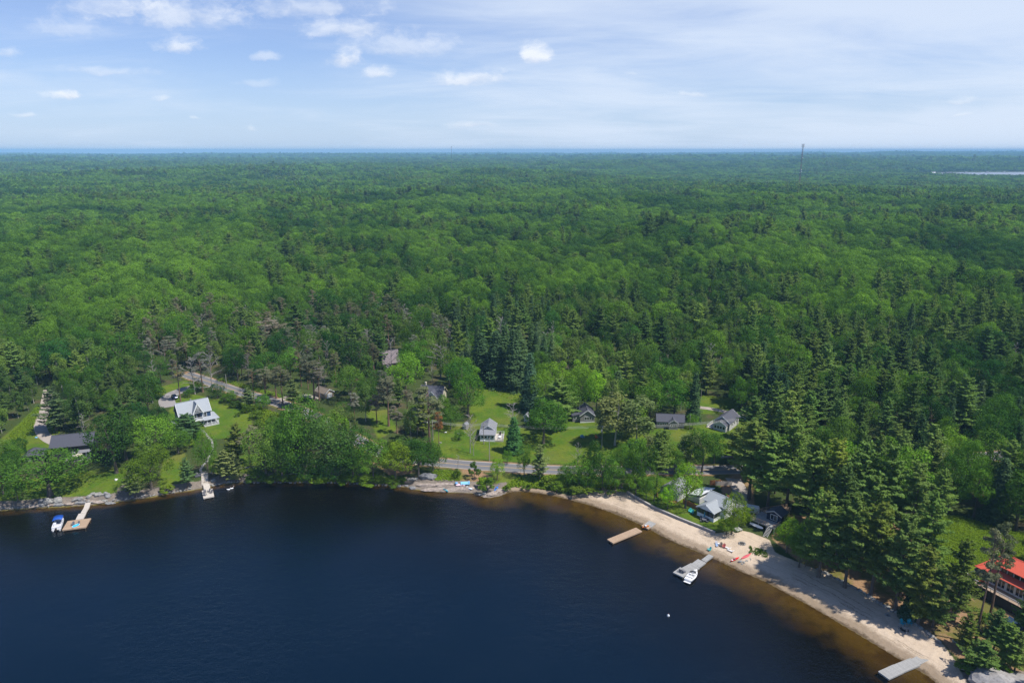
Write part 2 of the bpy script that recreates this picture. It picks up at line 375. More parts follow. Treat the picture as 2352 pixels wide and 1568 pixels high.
def ground_material():
    m = bpy.data.materials.new('ground_cover'); m.use_nodes = True; g = NT(m.node_tree); b = g.n['Principled BSDF']
    pos = g.new('ShaderNodeNewGeometry').outputs['Position']
    n1 = g.noise(pos, 0.9, 6, 0.65); n2 = g.noise(pos, 0.13, 4, 0.6); n3 = g.noise(pos, 3.4, 4, 0.7); n4 = g.noise(pos, 0.035, 3, 0.5)
    floor = g.mix(n1, (0.028, 0.046, 0.012), (0.070, 0.098, 0.022))
    floor = g.mix(g.smooth(n2, 0.5, 0.7), floor, (0.09, 0.075, 0.04))
    lawn = g.mix(g.smooth(n2, 0.35, 0.68), (0.068, 0.135, 0.009), (0.125, 0.168, 0.014))
    lawn = g.mix(g.smooth(n1, 0.4, 0.75, 0, 0.55), lawn, (0.045, 0.088, 0.010))
    lawn = g.mix(g.smooth(n4, 0.52, 0.7, 0, 0.6), lawn, (0.16, 0.15, 0.035))
    n5 = g.noise(pos, 0.33, 5, 0.68)
    lawn = g.mix(g.smooth(n5, 0.52, 0.66, 0, 0.5), lawn, (0.115, 0.115, 0.032)); lawn = g.mix(g.smooth(n5, 0.30, 0.42, 0.55, 0), lawn, (0.040, 0.080, 0.012))
    lawn = g.mix(g.smooth(n3, 0.55, 0.8, 0, 0.4), lawn, (0.13, 0.16, 0.035))
    sd = g.attr('shore')
    sand = g.mix(n1, (0.465, 0.365, 0.268), (0.60, 0.49, 0.372))
    sand = g.mix(g.smooth(n3, 0.56, 0.72, 0, 0.55), sand, (0.33, 0.27, 0.20))
    sand = g.mix(g.smooth(g.math('ADD', n2, g.math('MULTIPLY', n3, 0.3)), 0.66, 0.86, 0, 0.55), sand, (0.30, 0.235, 0.17))
    edge = g.math('ADD', sd, g.math('MULTIPLY', g.math('SUBTRACT', n1, 0.5), 2.6))
    edge = g.math('ADD', edge, g.math('MULTIPLY', g.math('SUBTRACT', n2, 0.5), 3.5))
    wr = g.noise(g.comb(g.math('ADD', g.math('MULTIPLY', sd, 0.9), g.math('MULTIPLY', n2, 2.2)), g.math('MULTIPLY', n4, 3.0), 0.0), 1.3, 4, 0.6)
    sand = g.mix(g.smooth(wr, 0.54, 0.64, 0, 0.42), sand, (0.27, 0.21, 0.15)); sand = g.mix(g.math('MULTIPLY', g.smooth(wr, 0.60, 0.66), g.smooth(n3, 0.48, 0.60)), sand, (0.12, 0.085, 0.055))     # lines of drift left by the waves
    sand = g.mix(g.smooth(edge, 2.2, 4.6, 0.75, 0), sand, (0.21, 0.155, 0.10))          # damp strip at the waterline
    sand = g.mix(g.smooth(edge, 0.2, 1.3, 0.85, 0), sand, (0.085, 0.058, 0.032))
    dirt = g.mix(n1, (0.23, 0.125, 0.06), (0.38, 0.25, 0.15)); dirt = g.mix(g.smooth(n3, 0.5, 0.7, 0, 0.7), dirt, (0.10, 0.062, 0.03))
    dirt = g.mix(g.smooth(n2, 0.42, 0.6), dirt, (0.13, 0.125, 0.03))
    rock = g.mix(n1, (0.13, 0.11, 0.092), (0.30, 0.25, 0.205)); rock = g.mix(g.smooth(n3, 0.5, 0.66, 0, 0.75), rock, (0.075, 0.064, 0.054))
    rock = g.mix(g.smooth(n2, 0.48, 0.62, 0, 0.6), rock, (0.15, 0.13, 0.11))
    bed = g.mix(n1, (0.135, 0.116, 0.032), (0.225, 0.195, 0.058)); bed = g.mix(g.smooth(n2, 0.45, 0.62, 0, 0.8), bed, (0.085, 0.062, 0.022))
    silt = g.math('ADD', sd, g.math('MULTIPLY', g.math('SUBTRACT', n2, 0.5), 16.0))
    bed = g.mix(g.smooth(silt, -11.0, -2.0, 1, 0), bed, (0.004, 0.005, 0.006))          # bed painted near-black away from shore, for light lost in deep water
    w = g.math('ADD', g.math('MULTIPLY', g.math('SUBTRACT', n1, 0.5), 0.9), g.math('MULTIPLY', g.math('SUBTRACT', n2, 0.5), 1.1))
    def k(a): return g.smooth(g.math('ADD', g.attr(a), g.math('MULTIPLY', w, 0.75 if a == 'lawn' else 0.45)), 0.32, 0.68)
    c = g.mix(k('dirt'), floor, dirt); c = g.mix(k('lawn'), c, lawn); c = g.mix(k('rock'), c, rock); c = g.mix(k('sand'), c, sand)
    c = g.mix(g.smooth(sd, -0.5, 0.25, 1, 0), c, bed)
    g.put(b.inputs['Base Color'], c); b.inputs['Roughness'].default_value = 0.95; b.inputs['Specular IOR Level'].default_value = 0.12
    bp = g.new('ShaderNodeBump'); bp.inputs['Strength'].default_value = 0.8; bp.inputs['Distance'].default_value = 0.25
    g.put(bp.inputs['Height'], g.math('ADD', n1, g.math('MULTIPLY', n3, 0.6))); g.l.new(bp.outputs[0], b.inputs['Normal'])
    return m
GROUND_M = ground_material()
def build_terrain():
    az = np.radians(np.arange(-52, 52.01, 0.21))
    rr = np.concatenate([np.arange(100, 420, 0.85), 420 * (24000 / 420.0) ** (np.linspace(0, 1, 150) ** 0.9)])
    A, D = np.meshgrid(az, rr); x = (D * np.sin(A)).ravel(); y = (D * np.cos(A)).ravel()
    z = hgt(x, y); s = sdist(x, y)
    lawn = pmax(x, y, LAWNS, 2.6); sand = pmask(x, y, SAND, 0.8); dirt = pmax(x, y, DIRT, 1.8)
    west = sm(-x, -5, 30)
    rock = np.maximum(pmax(x, y, ROCK, 0.8), (1 - sm(s, 2.2, 5.5)) * west * (s > -0.5))
    d0, _ = seg_dist(x, y, LINES[0][0]); shoulder = 1 - sm(d0, 4.0, 5.2)
    dirt = np.maximum(dirt, shoulder * 0.85 * (np.hypot(x, y) < 600)); lawn = lawn * (1 - shoulder)
    near = np.hypot(x, y) < 420
    z = z + np.where(near, rock * sm(s, 0.2, 2.5) * (0.28 * wav(x, y, 3.1, 21) + 0.22 * wav(x, y, 1.6, 22)), 0)
    z = z + np.where(near, sand * sm(s, 0.5, 3) * (0.05 * wav(x, y, 2.3, 23) + 0.04 * wav(x, y, 1.4, 24)), 0)
    nr, nc = A.shape
    i = np.arange(nr * nc).reshape(nr, nc)
    F = np.stack([i[:-1, :-1], i[:-1, 1:], i[1:, 1:], i[1:, :-1]], -1).reshape(-1, 4)
    fs, fl, fsa = (a[F].mean(1) for a in (s, lawn, sand))
    cls = np.where(fs < 0, 3, np.where(fsa > 0.5, 2, np.where(fl > 0.5, 1, 0)))
    for k, name in enumerate(('ground', 'lawn', 'beach', 'lake_bed')):
        f = F[cls == k]; use, inv = np.unique(f, return_inverse=True); f = inv.reshape(-1, 4)
        me = bpy.data.meshes.new(name); me.vertices.add(len(use)); me.vertices.foreach_set('co', np.stack([x[use], y[use], z[use]], 1).ravel().astype(np.float32))
        me.loops.add(len(f) * 4); me.loops.foreach_set('vertex_index', f.ravel().astype(np.int32))
        me.polygons.add(len(f)); me.polygons.foreach_set('loop_start', np.arange(0, len(f) * 4, 4, dtype=np.int32))
        me.update(calc_edges=True); me.polygons.foreach_set('use_smooth', [True] * len(f))
        for an, a in (('lawn', lawn), ('sand', sand), ('dirt', dirt), ('rock', rock), ('shore', np.clip(np.where(s < 0, s * (1 + 2.2 * sm(-x, -5, 40)), s), -60, 60))):
            me.attributes.new(an, 'FLOAT', 'POINT').data.foreach_set('value', a[use].astype(np.float32))
        me.materials.append(GROUND_M)
        tag(link(name, me), kind='structure')
build_terrain()

def strip(name, L, z, off0, off1, lift, m, parent=None, kind=None, seg=None):
    T = np.gradient(L, axis=0); T /= np.linalg.norm(T, axis=1)[:, None]; N = np.stack([-T[:, 1], T[:, 0]], 1)
    b = MB(); K = 4 if off1 - off0 > 1 else 1; n = len(L); a0, a1 = seg or (0, n)
    vs = []
    for i in range(a0, a1):
        for k in range(K + 1):
            p = L[i] + N[i] * (off0 + (off1 - off0) * k / K); vs.append((p[0], p[1], z[i] + lift))
    b.add(vs, [(i * (K + 1) + k, (i + 1) * (K + 1) + k, (i + 1) * (K + 1) + k + 1, i * (K + 1) + k + 1) for i in range(a1 - a0 - 1) for k in range(K)])
    o = b.build(name, m, parent); return tag(o, kind=kind) if kind else o
def road_material(name, c0, c1, patch):
    m = bpy.data.materials.new(name); m.use_nodes = True; g = NT(m.node_tree); b = g.n['Principled BSDF']
    pos = g.new('ShaderNodeNewGeometry').outputs['Position']
    n1 = g.noise(pos, 1.1, 6, 0.7); n2 = g.noise(pos, 0.2, 4, 0.6); n3 = g.noise(pos, 6.0, 3, 0.7)
    c = g.mix(n1, c0, c1); c = g.mix(g.smooth(n2, 0.5, 0.65, 0, 0.6), c, patch); c = g.mix(g.smooth(n3, 0.5, 0.8, 0, 0.4), c, c1)
    g.put(b.inputs['Base Color'], c); b.inputs['Roughness'].default_value = 0.9; b.inputs['Specular IOR Level'].default_value = 0.2
    return m
ASPH = road_material('asphalt', (0.125, 0.125, 0.13), (0.19, 0.19, 0.195), (0.15, 0.145, 0.145))
GRAV = road_material('gravel', (0.30, 0.26, 0.225), (0.42, 0.37, 0.32), (0.22, 0.19, 0.15))
GRAV2 = road_material('drive_tar', (0.24, 0.225, 0.215), (0.31, 0.29, 0.28), (0.26, 0.24, 0.22))
YEL = mat('road_yellow', (0.62, 0.40, 0.12), 0.8, var=0.15, scale=0.6, wear=(0.30, 0.24, 0.15))
WHT_LINE = mat('road_edge', (0.42, 0.41, 0.39), 0.8, var=0.2, scale=0.6, wear=(0.2, 0.2, 0.2))
L0, z0, hw0 = LINES[0]
strip('road', L0, z0, -hw0, hw0, 0.04, ASPH, kind='structure')
road_o = bpy.data.objects['road']
strip('centre_line', L0, z0, -0.11, 0.11, 0.046, YEL, road_o)
strip('gravel_shoulder', L0, z0, hw0 - 0.05, hw0 + 0.55, 0.034, GRAV, road_o)
strip('gravel_shoulder', L0, z0, -hw0 - 0.55, -hw0 + 0.05, 0.034, GRAV, road_o)
for k, (nm, m_) in enumerate((('gravel_drive', GRAV), ('paved_drive', GRAV2), ('gravel_drive', GRAV), ('gravel_drive', GRAV), ('dirt_drive', GRAV))):
    L_, z_, hw_ = LINES[k + 1]; strip(nm, L_, z_, -hw_, hw_, 0.025 + 0.003 * k, m_, kind='structure')

def water_material(far=False):
    m = bpy.data.materials.new('far_lake_water' if far else 'lake_water'); m.use_nodes = True; g = NT(m.node_tree); g.n.clear()
    pos = g.new('ShaderNodeNewGeometry').outputs['Position']
    fr = g.new('ShaderNodeFresnel'); fr.inputs[0].default_value = 1.44
    gl = g.new('ShaderNodeBsdfGlossy'); gl.inputs['Roughness'].default_value = 0.36 if far else 0.05
    tr = g.new('ShaderNodeBsdfTransparent'); tr.inputs[0].default_value = (0.64, 0.52, 0.30, 1)
    warp = g.vmath('MULTIPLY', pos, (1.0, 1.7, 1.0))
    gust = g.smooth(g.noise(pos, 0.018, 3, 0.5), 0.36, 0.62, 0.30, 1.0)
    w1 = g.noise(warp, 0.55, 3, 0.6, 0.3); w2 = g.noise(warp, 1.9, 3, 0.6); w3 = g.noise(pos, 0.10, 2, 0.5); w4 = g.noise(warp, 0.24, 2, 0.55, 0.4)
    h = g.math('ADD', g.math('MULTIPLY', w1, 0.55), g.math('ADD', g.math('MULTIPLY', w2, 0.34), g.math('ADD', g.math('MULTIPLY', w3, 0.35), g.math('MULTIPLY', w4, 0.8))))
    bp = g.new('ShaderNodeBump'); bp.inputs['Distance'].default_value = 0.55; g.put(bp.inputs['Strength'], g.math('MULTIPLY', gust, 0.0 if far else 0.46)); g.put(bp.inputs['Height'], h)
    g.l.new(bp.outputs[0], fr.inputs['Normal']); g.l.new(bp.outputs[0], gl.inputs['Normal'])
    body = g.new('ShaderNodeBsdfDiffuse'); body.inputs[0].default_value = (0.0002, 0.0062, 0.0165, 1)      # light scattered back by the water column
    deep = g.new('ShaderNodeMixShader'); g.put(deep.inputs[0], g.smooth(g.math('ADD', g.attr('depth'), g.math('MULTIPLY', g.math('SUBTRACT', g.noise(pos, 0.13, 4, 0.6), 0.5), 14.0)), 6.0, 62.0))
    g.l.new(tr.outputs[0], deep.inputs[1]); g.l.new(body.outputs[0], deep.inputs[2])
    mx = g.new('ShaderNodeMixShader'); g.l.new(fr.outputs[0], mx.inputs[0]); g.l.new(deep.outputs[0], mx.inputs[1]); g.l.new(gl.outputs[0], mx.inputs[2])
    out = g.new('ShaderNodeOutputMaterial'); g.l.new(mx.outputs[0], out.inputs[0]); return m
WATER = water_material()
xs = np.concatenate([np.arange(-900, -300, 60), np.arange(-300, 160, 4.0), np.arange(160, 340, 24)]); ys = np.concatenate([np.arange(-500, 80, 40), np.arange(80, 236, 4.0)]); nx, ny = len(xs), len(ys)
b = MB(); b.add([(x, y, 0.0) for y in ys for x in xs], [(j * nx + i, j * nx + i + 1, (j + 1) * nx + i + 1, (j + 1) * nx + i) for j in range(ny - 1) for i in range(nx - 1)])
_gx2, _gy2 = np.meshgrid(xs, ys); _sd = sdist(_gx2.ravel(), _gy2.ravel())
wo = tag(b.build('water', WATER), kind='structure')
wo.data.attributes.new('depth', 'FLOAT', 'POINT').data.foreach_set('value', np.clip(-_sd, 0, 90).astype(np.float32))
# deep floor outside the fine bed sheet so that open water always has a bottom
tag(MB().add([(-900, -500, -9), (330, -500, -9), (330, 200, -9), (-900, 200, -9)], [(0, 1, 2, 3)]).build('lake_floor', mat('silt', (0.004, 0.005, 0.006), 0.95)), kind='structure')  # near-black colour stands in for light lost in the deep water
b = MB(); b.add([(FAR_C[0] + 955 * math.cos(t), FAR_C[1] + 556 * math.sin(t) + 53 * math.cos(t), FAR_Z) for t in np.linspace(0, 2 * math.pi, 48, endpoint=False)], [tuple(range(48))])
tag(b.build('far_water', water_material(True)), kind='structure')
# ------------------------------------------------------------------ trees
def leaf_material(name, c0, c1, trans=0.28, jit=0.28):
    m = bpy.data.materials.new(name); m.use_nodes = True; g = NT(m.node_tree); g.n.clear()
    oi = g.new('ShaderNodeObjectInfo'); lf = g.attr('lf')
    n = g.noise(oi.outputs['Location'], 0.0055, 4, 0.62)                     # lighter and darker stands, with broad cloud shadow put into the leaf colour
    f = g.math('ADD', g.math('MULTIPLY', g.math('POWER', oi.outputs['Random'], 1.3), 0.80), g.smooth(n, 0.34, 0.66, -0.26, 0.60))
    c = g.mix(f, c0, c1)
    k = g.math('ADD', 1 - jit * 0.5, g.math('MULTIPLY', lf, jit))
    c = g.mix(1.0, c, g.comb(k, k, g.math('ADD', 0.85, g.math('MULTIPLY', lf, 0.3))), 'MULTIPLY')
    c = g.mix(1.0, c, oi.outputs['Color'], 'MULTIPLY')
    d = g.new('ShaderNodeBsdfDiffuse'); t = g.new('ShaderNodeBsdfTranslucent'); g.put(d.inputs[0], c)
    g.put(t.inputs[0], g.mix(1.0, c, (1.25, 1.25, 0.7), 'MULTIPLY'))
    mx = g.new('ShaderNodeMixShader'); mx.inputs[0].default_value = trans
    g.l.new(d.outputs[0], mx.inputs[1]); g.l.new(t.outputs[0], mx.inputs[2])
    o = g.new('ShaderNodeOutputMaterial'); g.l.new(mx.outputs[0], o.inputs[0]); return m
LEAF = {'broad': leaf_material('leaf_broad', (0.033, 0.098, 0.018), (0.160, 0.304, 0.027), 0.24),
        'birch': leaf_material('leaf_birch', (0.090, 0.160, 0.034), (0.170, 0.250, 0.055), 0.34),
        'pine': leaf_material('needle_pine', (0.098, 0.176, 0.046), (0.205, 0.300, 0.064), 0.34),
        'spruce': leaf_material('needle_spruce', (0.058, 0.116, 0.046), (0.110, 0.180, 0.064), 0.22),
        'redpine': leaf_material('needle_red_pine', (0.120, 0.142, 0.066), (0.215, 0.212, 0.125), 0.25),
        'bush': leaf_material('leaf_bush', (0.080, 0.155, 0.016), (0.165, 0.255, 0.028), 0.34)}
def bark(name, c, c2):
    return mat(name, c, 0.9, var=0.3, scale=2.0, bump=0.4, wear=c2)
BARK = {'broad': bark('bark_grey', (0.12, 0.10, 0.08), (0.06, 0.05, 0.04)), 'birch': bark('bark_birch', (0.40, 0.38, 0.34), (0.12, 0.11, 0.10)),
        'pine': bark('bark_pine', (0.13, 0.105, 0.085), (0.07, 0.055, 0.045)), 'spruce': bark('bark_spruce', (0.10, 0.08, 0.065), (0.06, 0.05, 0.04)),
        'redpine': bark('bark_red_pine', (0.20, 0.125, 0.085), (0.11, 0.08, 0.06)), 'dead': bark('bark_dead', (0.30, 0.275, 0.255), (0.17, 0.15, 0.135))}
BARK['bush'] = BARK['broad']
def quads(C, N, sa, sb, rng, up=None):
    """leaf clumps: quads centred at C, facing N, half sizes sa and sb"""
    N = N / (np.linalg.norm(N, axis=1)[:, None] + 1e-9)
    a = rng.normal(size=C.shape) if up is None else up
    T = np.cross(N, a); T /= np.linalg.norm(T, axis=1)[:, None] + 1e-9
    Bv = np.cross(N, T); sa = np.broadcast_to(sa, len(C))[:, None]; sb = np.broadcast_to(sb, len(C))[:, None]
    j = lambda: rng.uniform(0.75, 1.2, (len(C), 1))
    V = np.stack([C - T * sa * j(), C + Bv * sb * j() * 0.9, C + T * sa * j(), C - Bv * sb * j() * 0.9], 1)
    return V.reshape(-1, 3)
def leaf_mesh(name, V, m, rng, extra=None):
    n = len(V) // 4; me = bpy.data.meshes.new(name)
    F = np.arange(n * 4).reshape(-1, 4); nv = len(V); vs = V; parts = [F]
    me.from_pydata(vs.tolist(), [], F.tolist())
    me.attributes.new('lf', 'FLOAT', 'FACE').data.foreach_set('value', rng.random(n).astype(np.float32))
    me.materials.append(m); me.update(); return me
def sph(n, rng):
    p = rng.normal(size=(n, 3)); return p / np.linalg.norm(p, axis=1)[:, None]
def crown_broad(rng, leaf, nl=34, per=150, top=1.0, spread=1.0, lob=0.36):
    """unit tree: height 1, crown radius about .42; lumpy lobes, hollow where lobes meet"""
    c = sph(nl, rng); c[:, 2] = np.abs(c[:, 2]) * 1.35 - 0.62; c /= np.linalg.norm(c, axis=1)[:, None]
    rad = rng.uniform(0.50, 0.90, nl)[:, None]
    c = c * rad * np.array([0.42 * spread, 0.42 * spread, 0.41]) + np.array([0, 0, 0.555]) + rng.normal(size=(nl, 3)) * 0.022
    lr = rng.uniform(0.55, 1.25, nl) * lob * 0.42
    Vs = []; Ns = []
    for i in range(nl):
        p = sph(per, rng); p = p[p[:, 2] > -0.75]; r = lr[i] * (rng.uniform(0.66, 1.06, len(p)) * (1 + 0.16 * np.sin(p @ rng.normal(size=3) * 4.5 + 1)))[:, None]
        q = c[i] + p * r * np.array([1.08, 1.08, 0.82]); d = np.linalg.norm((q[:, None] - c[None]) / lr[None, :, None], axis=2); d[:, i] = 9
        ok = (d.min(1) > 0.80) & (q[:, 2] > 0.07); Vs.append(q[ok]); Ns.append((p + rng.normal(size=p.shape) * 0.42 + np.array([0, 0, 0.12]))[ok])
    C = np.vstack(Vs); N = np.vstack(Ns); s = leaf * rng.uniform(0.6, 1.25, len(C))
    return quads(C, N, s, s * 0.8, rng), c
def crown_birch(rng, leaf, per=60):
    nl = 26; z = np.linspace(0.34, 0.97, nl); w = 0.20 * np.sin(np.pi * np.clip((z - 0.2) / 0.85, 0, 1)) ** 0.7
    a = rng.uniform(0, 6.28, nl); c = np.stack([np.cos(a) * w * 0.75, np.sin(a) * w * 0.75, z], 1); lr = rng.uniform(0.055, 0.10, nl)
    i = np.repeat(np.arange(nl), per); p = sph(len(i), rng); C = c[i] + p * lr[i][:, None] * rng.uniform(0.5, 1.1, (len(i), 1)) * np.array([1, 1, 1.25])
    s = leaf * rng.uniform(0.6, 1.2, len(C)); return quads(C, p + rng.normal(size=p.shape) * 0.6 + np.array([0, 0, 0.3]), s, s * 0.8, rng), c
def crown_pine(rng, leaf, lv=22, z0=0.30, dens=1.0, wid=0.26):
    """white pine: separate level boughs in uneven tiers, feathery fans of needles with upturned tips"""
    C = []; N = []; br = []
    for k in range(lv):
        z = z0 + (0.985 - z0) * (k + rng.uniform(-0.35, 0.35)) / lv; f = np.clip((z - z0) / (1 - z0), 0, 1)
        L0 = wid * (1 - f) ** 0.72 * (0.62 + 0.38 * min(1, f * 4)) + 0.022; a0 = rng.uniform(0, 6.28); nb = int(rng.integers(4, 7)) if f < 0.85 else 4
        for j in range(nb):
            a = a0 + j * 6.283 / nb + rng.uniform(-0.45, 0.45); L = L0 * (rng.uniform(0.35, 1.0) if rng.random() < 0.7 else rng.uniform(1.0, 1.4)); rise = rng.uniform(-0.10, 0.20) + 0.25 * f
            d = np.array([math.cos(a), math.sin(a), 0]); s0 = np.array([0, 0, z]); br.append((s0, s0 + d * L + np.array([0, 0, L * rise])))
            m = int(dens * (8 + 62 * L / 0.26)); t = 0.22 + 0.82 * rng.random(m) ** 0.8
            side = np.array([-d[1], d[0], 0]); wd = 0.24 * L * np.sin(np.pi * np.clip(t * 0.92, 0.08, 0.97)) ** 0.8; o = rng.uniform(-1, 1, m) * wd
            q = s0 + d * (L * (t - 0.10 * np.abs(o) / (wd + 1e-6)))[:, None] + side * o[:, None] + np.array([0, 0, 1]) * (L * rise * t ** 1.5 + 0.05 * L * t ** 3 - 0.10 * np.abs(o) + rng.normal(size=m) * 0.0045)[:, None]
            C.append(q); N.append(np.tile([0, 0, 1.0], (m, 1)) + d * 0.30 + side * (o / (wd + 1e-6))[:, None] * 0.35 + rng.normal(size=(m, 3)) * 0.36)
    C = np.vstack(C); N = np.vstack(N); s = leaf * rng.uniform(0.55, 1.3, len(C))
    return quads(C, N, s * 1.1, s * 0.55, rng), br
def crown_spruce(rng, leaf, lv=30, wid=0.17, dens=1.0):
    C = []; N = []
    for k in range(lv):
        f = (k + rng.uniform(-.3, .3)) / lv; z = 0.08 + 0.91 * max(f, 0); L0 = wid * (1 - f) ** 0.85 + 0.012; a0 = rng.uniform(0, 6.28); nb = 7 if f < 0.7 else 5
        for j in range(nb):
            a = a0 + j * 6.283 / nb + rng.uniform(-.3, .3); L = L0 * rng.uniform(0.7, 1.2); d = np.array([math.cos(a), math.sin(a), 0]); side = np.array([-d[1], d[0], 0])
            m = int(dens * (6 + 60 * L / 0.17)); t = rng.uniform(0.2, 1.0, m) ** 0.7; o = rng.normal(size=m) * 0.022 * (0.4 + t)
            q = np.array([0, 0, z]) + d * (L * t)[:, None] + side * o[:, None] + np.array([0, 0, 1]) * (-0.42 * L * t + rng.normal(size=m) * 0.008)[:, None]
            C.append(q); N.append(np.tile([0, 0, 0.75], (m, 1)) + d * 0.75 + rng.normal(size=(m, 3)) * 0.4)
    C = np.vstack(C); N = np.vstack(N); s = leaf * rng.uniform(0.6, 1.25, len(C)); return quads(C, N, s, s * 0.7, rng)
def crown_redpine(rng, leaf, nl=20, z0=0.55, per=110, w=0.15):
    """tufts on short limbs near the top of a long bare trunk"""
    z = rng.uniform(z0, 0.97, nl); a = rng.uniform(0, 6.28, nl); ww = w * np.sqrt(np.clip(1 - ((z - (z0 + 0.93) / 2 + 0.02) / ((1 - z0) / 2 + 0.05)) ** 2, 0.08, 1)) * rng.uniform(0.35, 1.1, nl)
    c = np.stack([np.cos(a) * ww, np.sin(a) * ww, z], 1); lr = rng.uniform(0.022, 0.05, nl)
    i = np.repeat(np.arange(nl), per); p = sph(len(i), rng); p[:, 2] = np.abs(p[:, 2]) * 0.9 - 0.25
    C = c[i] + p * lr[i][:, None] * rng.uniform(0.5, 1.1, (len(i), 1)) * np.array([1.25, 1.25, 0.75]); s = leaf * rng.uniform(0.6, 1.2, len(C))
    return quads(C, p + rng.normal(size=p.shape) * 0.5 + np.array([0, 0, 0.4]), s * 1.1, s * 0.55, rng), c
def stem(rng, top, r, bend=0.012, n=7, seg=6):
    """tapered wavering trunk with root flare, returns MB and axis"""
    b = MB(); pts = []
    for k in range(seg + 1):
        t = k / seg; pts.append(Vector((bend * math.sin(3.1 * t + rng.uniform(-.2, .2)) * t, bend * math.cos(2.3 * t + 1) * t, -0.02 + (top + 0.02) * t)))
    rings = []
    for k, p in enumerate(pts):
        t = k / seg; rr = r * ((1 - t) ** 0.8 + 0.06) * (1.35 if k == 0 else 1)
        rings.append([(p.x + rr * math.cos(6.283 * i / n), p.y + rr * math.sin(6.283 * i / n), p.z) for i in range(n)])
    b.rings(rings); return b, pts
def limb(b, a, e, r, n=4, sag=0.0):
    a, e = Vector(a), Vector(e); mid = (a + e) / 2 + Vector((0, 0, sag)); b.tube(a, mid, r, r * 0.65, n, False); b.tube(mid, e, r * 0.65, r * 0.2, n, False)
def trunk_for(kind, rng, anchors):
    if kind in ('pine',):
        b, p = stem(rng, 0.96, 0.016)
        for a, e in anchors[::2]: limb(b, a, e, 0.0042, 3)
    elif kind == 'spruce': b, p = stem(rng, 0.97, 0.013)
    elif kind == 'redpine':
        b, p = stem(rng, 0.94, 0.0135)
        for c in anchors: limb(b, (0, 0, max(0.4, c[2] - 0.05)), c, 0.004, 3)
    elif kind == 'birch':
        b, p = stem(rng, 0.95, 0.0095, 0.03)
        for c in anchors[::3]: limb(b, (p[3].x, p[3].y, c[2] - 0.08), c, 0.003, 3)
    else:
        b, p = stem(rng, 0.55, 0.026, 0.02)
        for c in anchors[::3]: limb(b, (0, 0, 0.20 + 0.25 * rng.random()), c, 0.010, 4, 0.01)
    return b
def dead_tree(rng, spread=0.30, n1=13, twig=5):
    """bare grey tree"""
    b, p = stem(rng, 0.95, 0.015, 0.03)
    for k in range(n1):
        z = 0.28 + 0.66 * k / n1; a = k * 2.4 + rng.uniform(-.4, .4); L = spread * (1.05 - 0.75 * (z - 0.28) / 0.7) * rng.uniform(0.6, 1.15); up = rng.uniform(0.25, 0.95)
        s = Vector((0.02 * math.sin(3 * z), 0.02 * math.cos(2 * z), z)); e = s + Vector((math.cos(a) * L, math.sin(a) * L, L * up)); limb(b, s, e, 0.0075, 4, 0.012)
        for q in range(twig):
            t = rng.uniform(0.3, 1.0); m = s.lerp(e, t); a2 = a + rng.uniform(-1.2, 1.2); l2 = L * rng.uniform(0.22, 0.55); e2 = m + Vector((math.cos(a2) * l2, math.sin(a2) * l2, l2 * rng.uniform(0.0, 1.0))); limb(b, m, e2, 0.0036, 3)
            for w in range(3):
                m2 = m.lerp(e2, rng.uniform(0.3, 1)); a3 = a2 + rng.uniform(-1.3, 1.3); l3 = l2 * rng.uniform(0.3, 0.7); b.tube(m2, m2 + Vector((math.cos(a3) * l3, math.sin(a3) * l3, l3 * rng.uniform(-.1, .9))), 0.0024, 0.0009, 3, False)
    return b
# leaf sizes are fractions of the tree's height; three levels of fineness
PROTO = {}
def make_proto(kind, lod, var):
    rng = np.random.default_rng(1000 * lod + 37 * var + sum(map(ord, kind))); m = LEAF.get(kind); anchors = []
    fine = (1.0, 1.9, 3.4)[lod]; cnt = (1.0, 0.30, 0.085)[lod]
    if kind == 'broad': V, anchors = crown_broad(rng, 0.0132 * fine, int((30, 22, 13)[lod] * rng.uniform(0.7, 1.3)), int((520, 190, 66)[lod]), spread=rng.uniform(0.68, 1.22), lob=rng.uniform(0.32, 0.46))
    elif kind == 'bush': V, anchors = crown_broad(rng, 0.040 * fine, 16, int(150 * max(cnt, .3)), spread=1.25)
    elif kind == 'birch': V, anchors = crown_birch(rng, 0.0165 * fine, max(5, int(120 * cnt)))
    elif kind == 'pine': V, anchors = crown_pine(rng, 0.0155 * fine, (25, 19, 12)[lod], rng.uniform(0.14, 0.34), (1.75, 0.72, 0.30)[lod], rng.uniform(0.23, 0.30))
    elif kind == 'spruce': V = crown_spruce(rng, 0.0135 * fine, (32, 24, 14)[lod], rng.uniform(0.13, 0.18), (1.0, 0.42, 0.18)[lod] * 1.1)
    elif kind == 'redpine': V, anchors = crown_redpine(rng, 0.0115 * fine, 30, rng.uniform(0.48, 0.66), max(8, int(120 * cnt)), rng.uniform(0.11, 0.16))
    if kind == 'dead': return dead_tree(rng, rng.uniform(0.2, 0.34)).mesh('dead_wood', BARK['dead']), None
    crown = leaf_mesh('crown', V, m, rng)
    tr = trunk_for(kind, rng, anchors).mesh('trunk', BARK[kind]) if lod < 2 else None
    return tr, crown
def proto(kind, lod, var):
    k = (kind, lod, var)
    if k not in PROTO: PROTO[k] = make_proto(kind, lod, var)
    return PROTO[k]
NVAR = {'broad': 11, 'pine': 7, 'spruce': 3, 'redpine': 4, 'birch': 4, 'dead': 4, 'bush': 4}
WUNIT = {'broad': 0.84, 'pine': 0.52, 'spruce': 0.32, 'redpine': 0.27, 'birch': 0.40, 'dead': 0.55, 'bush': 1.05}   # width of a tree of height 1
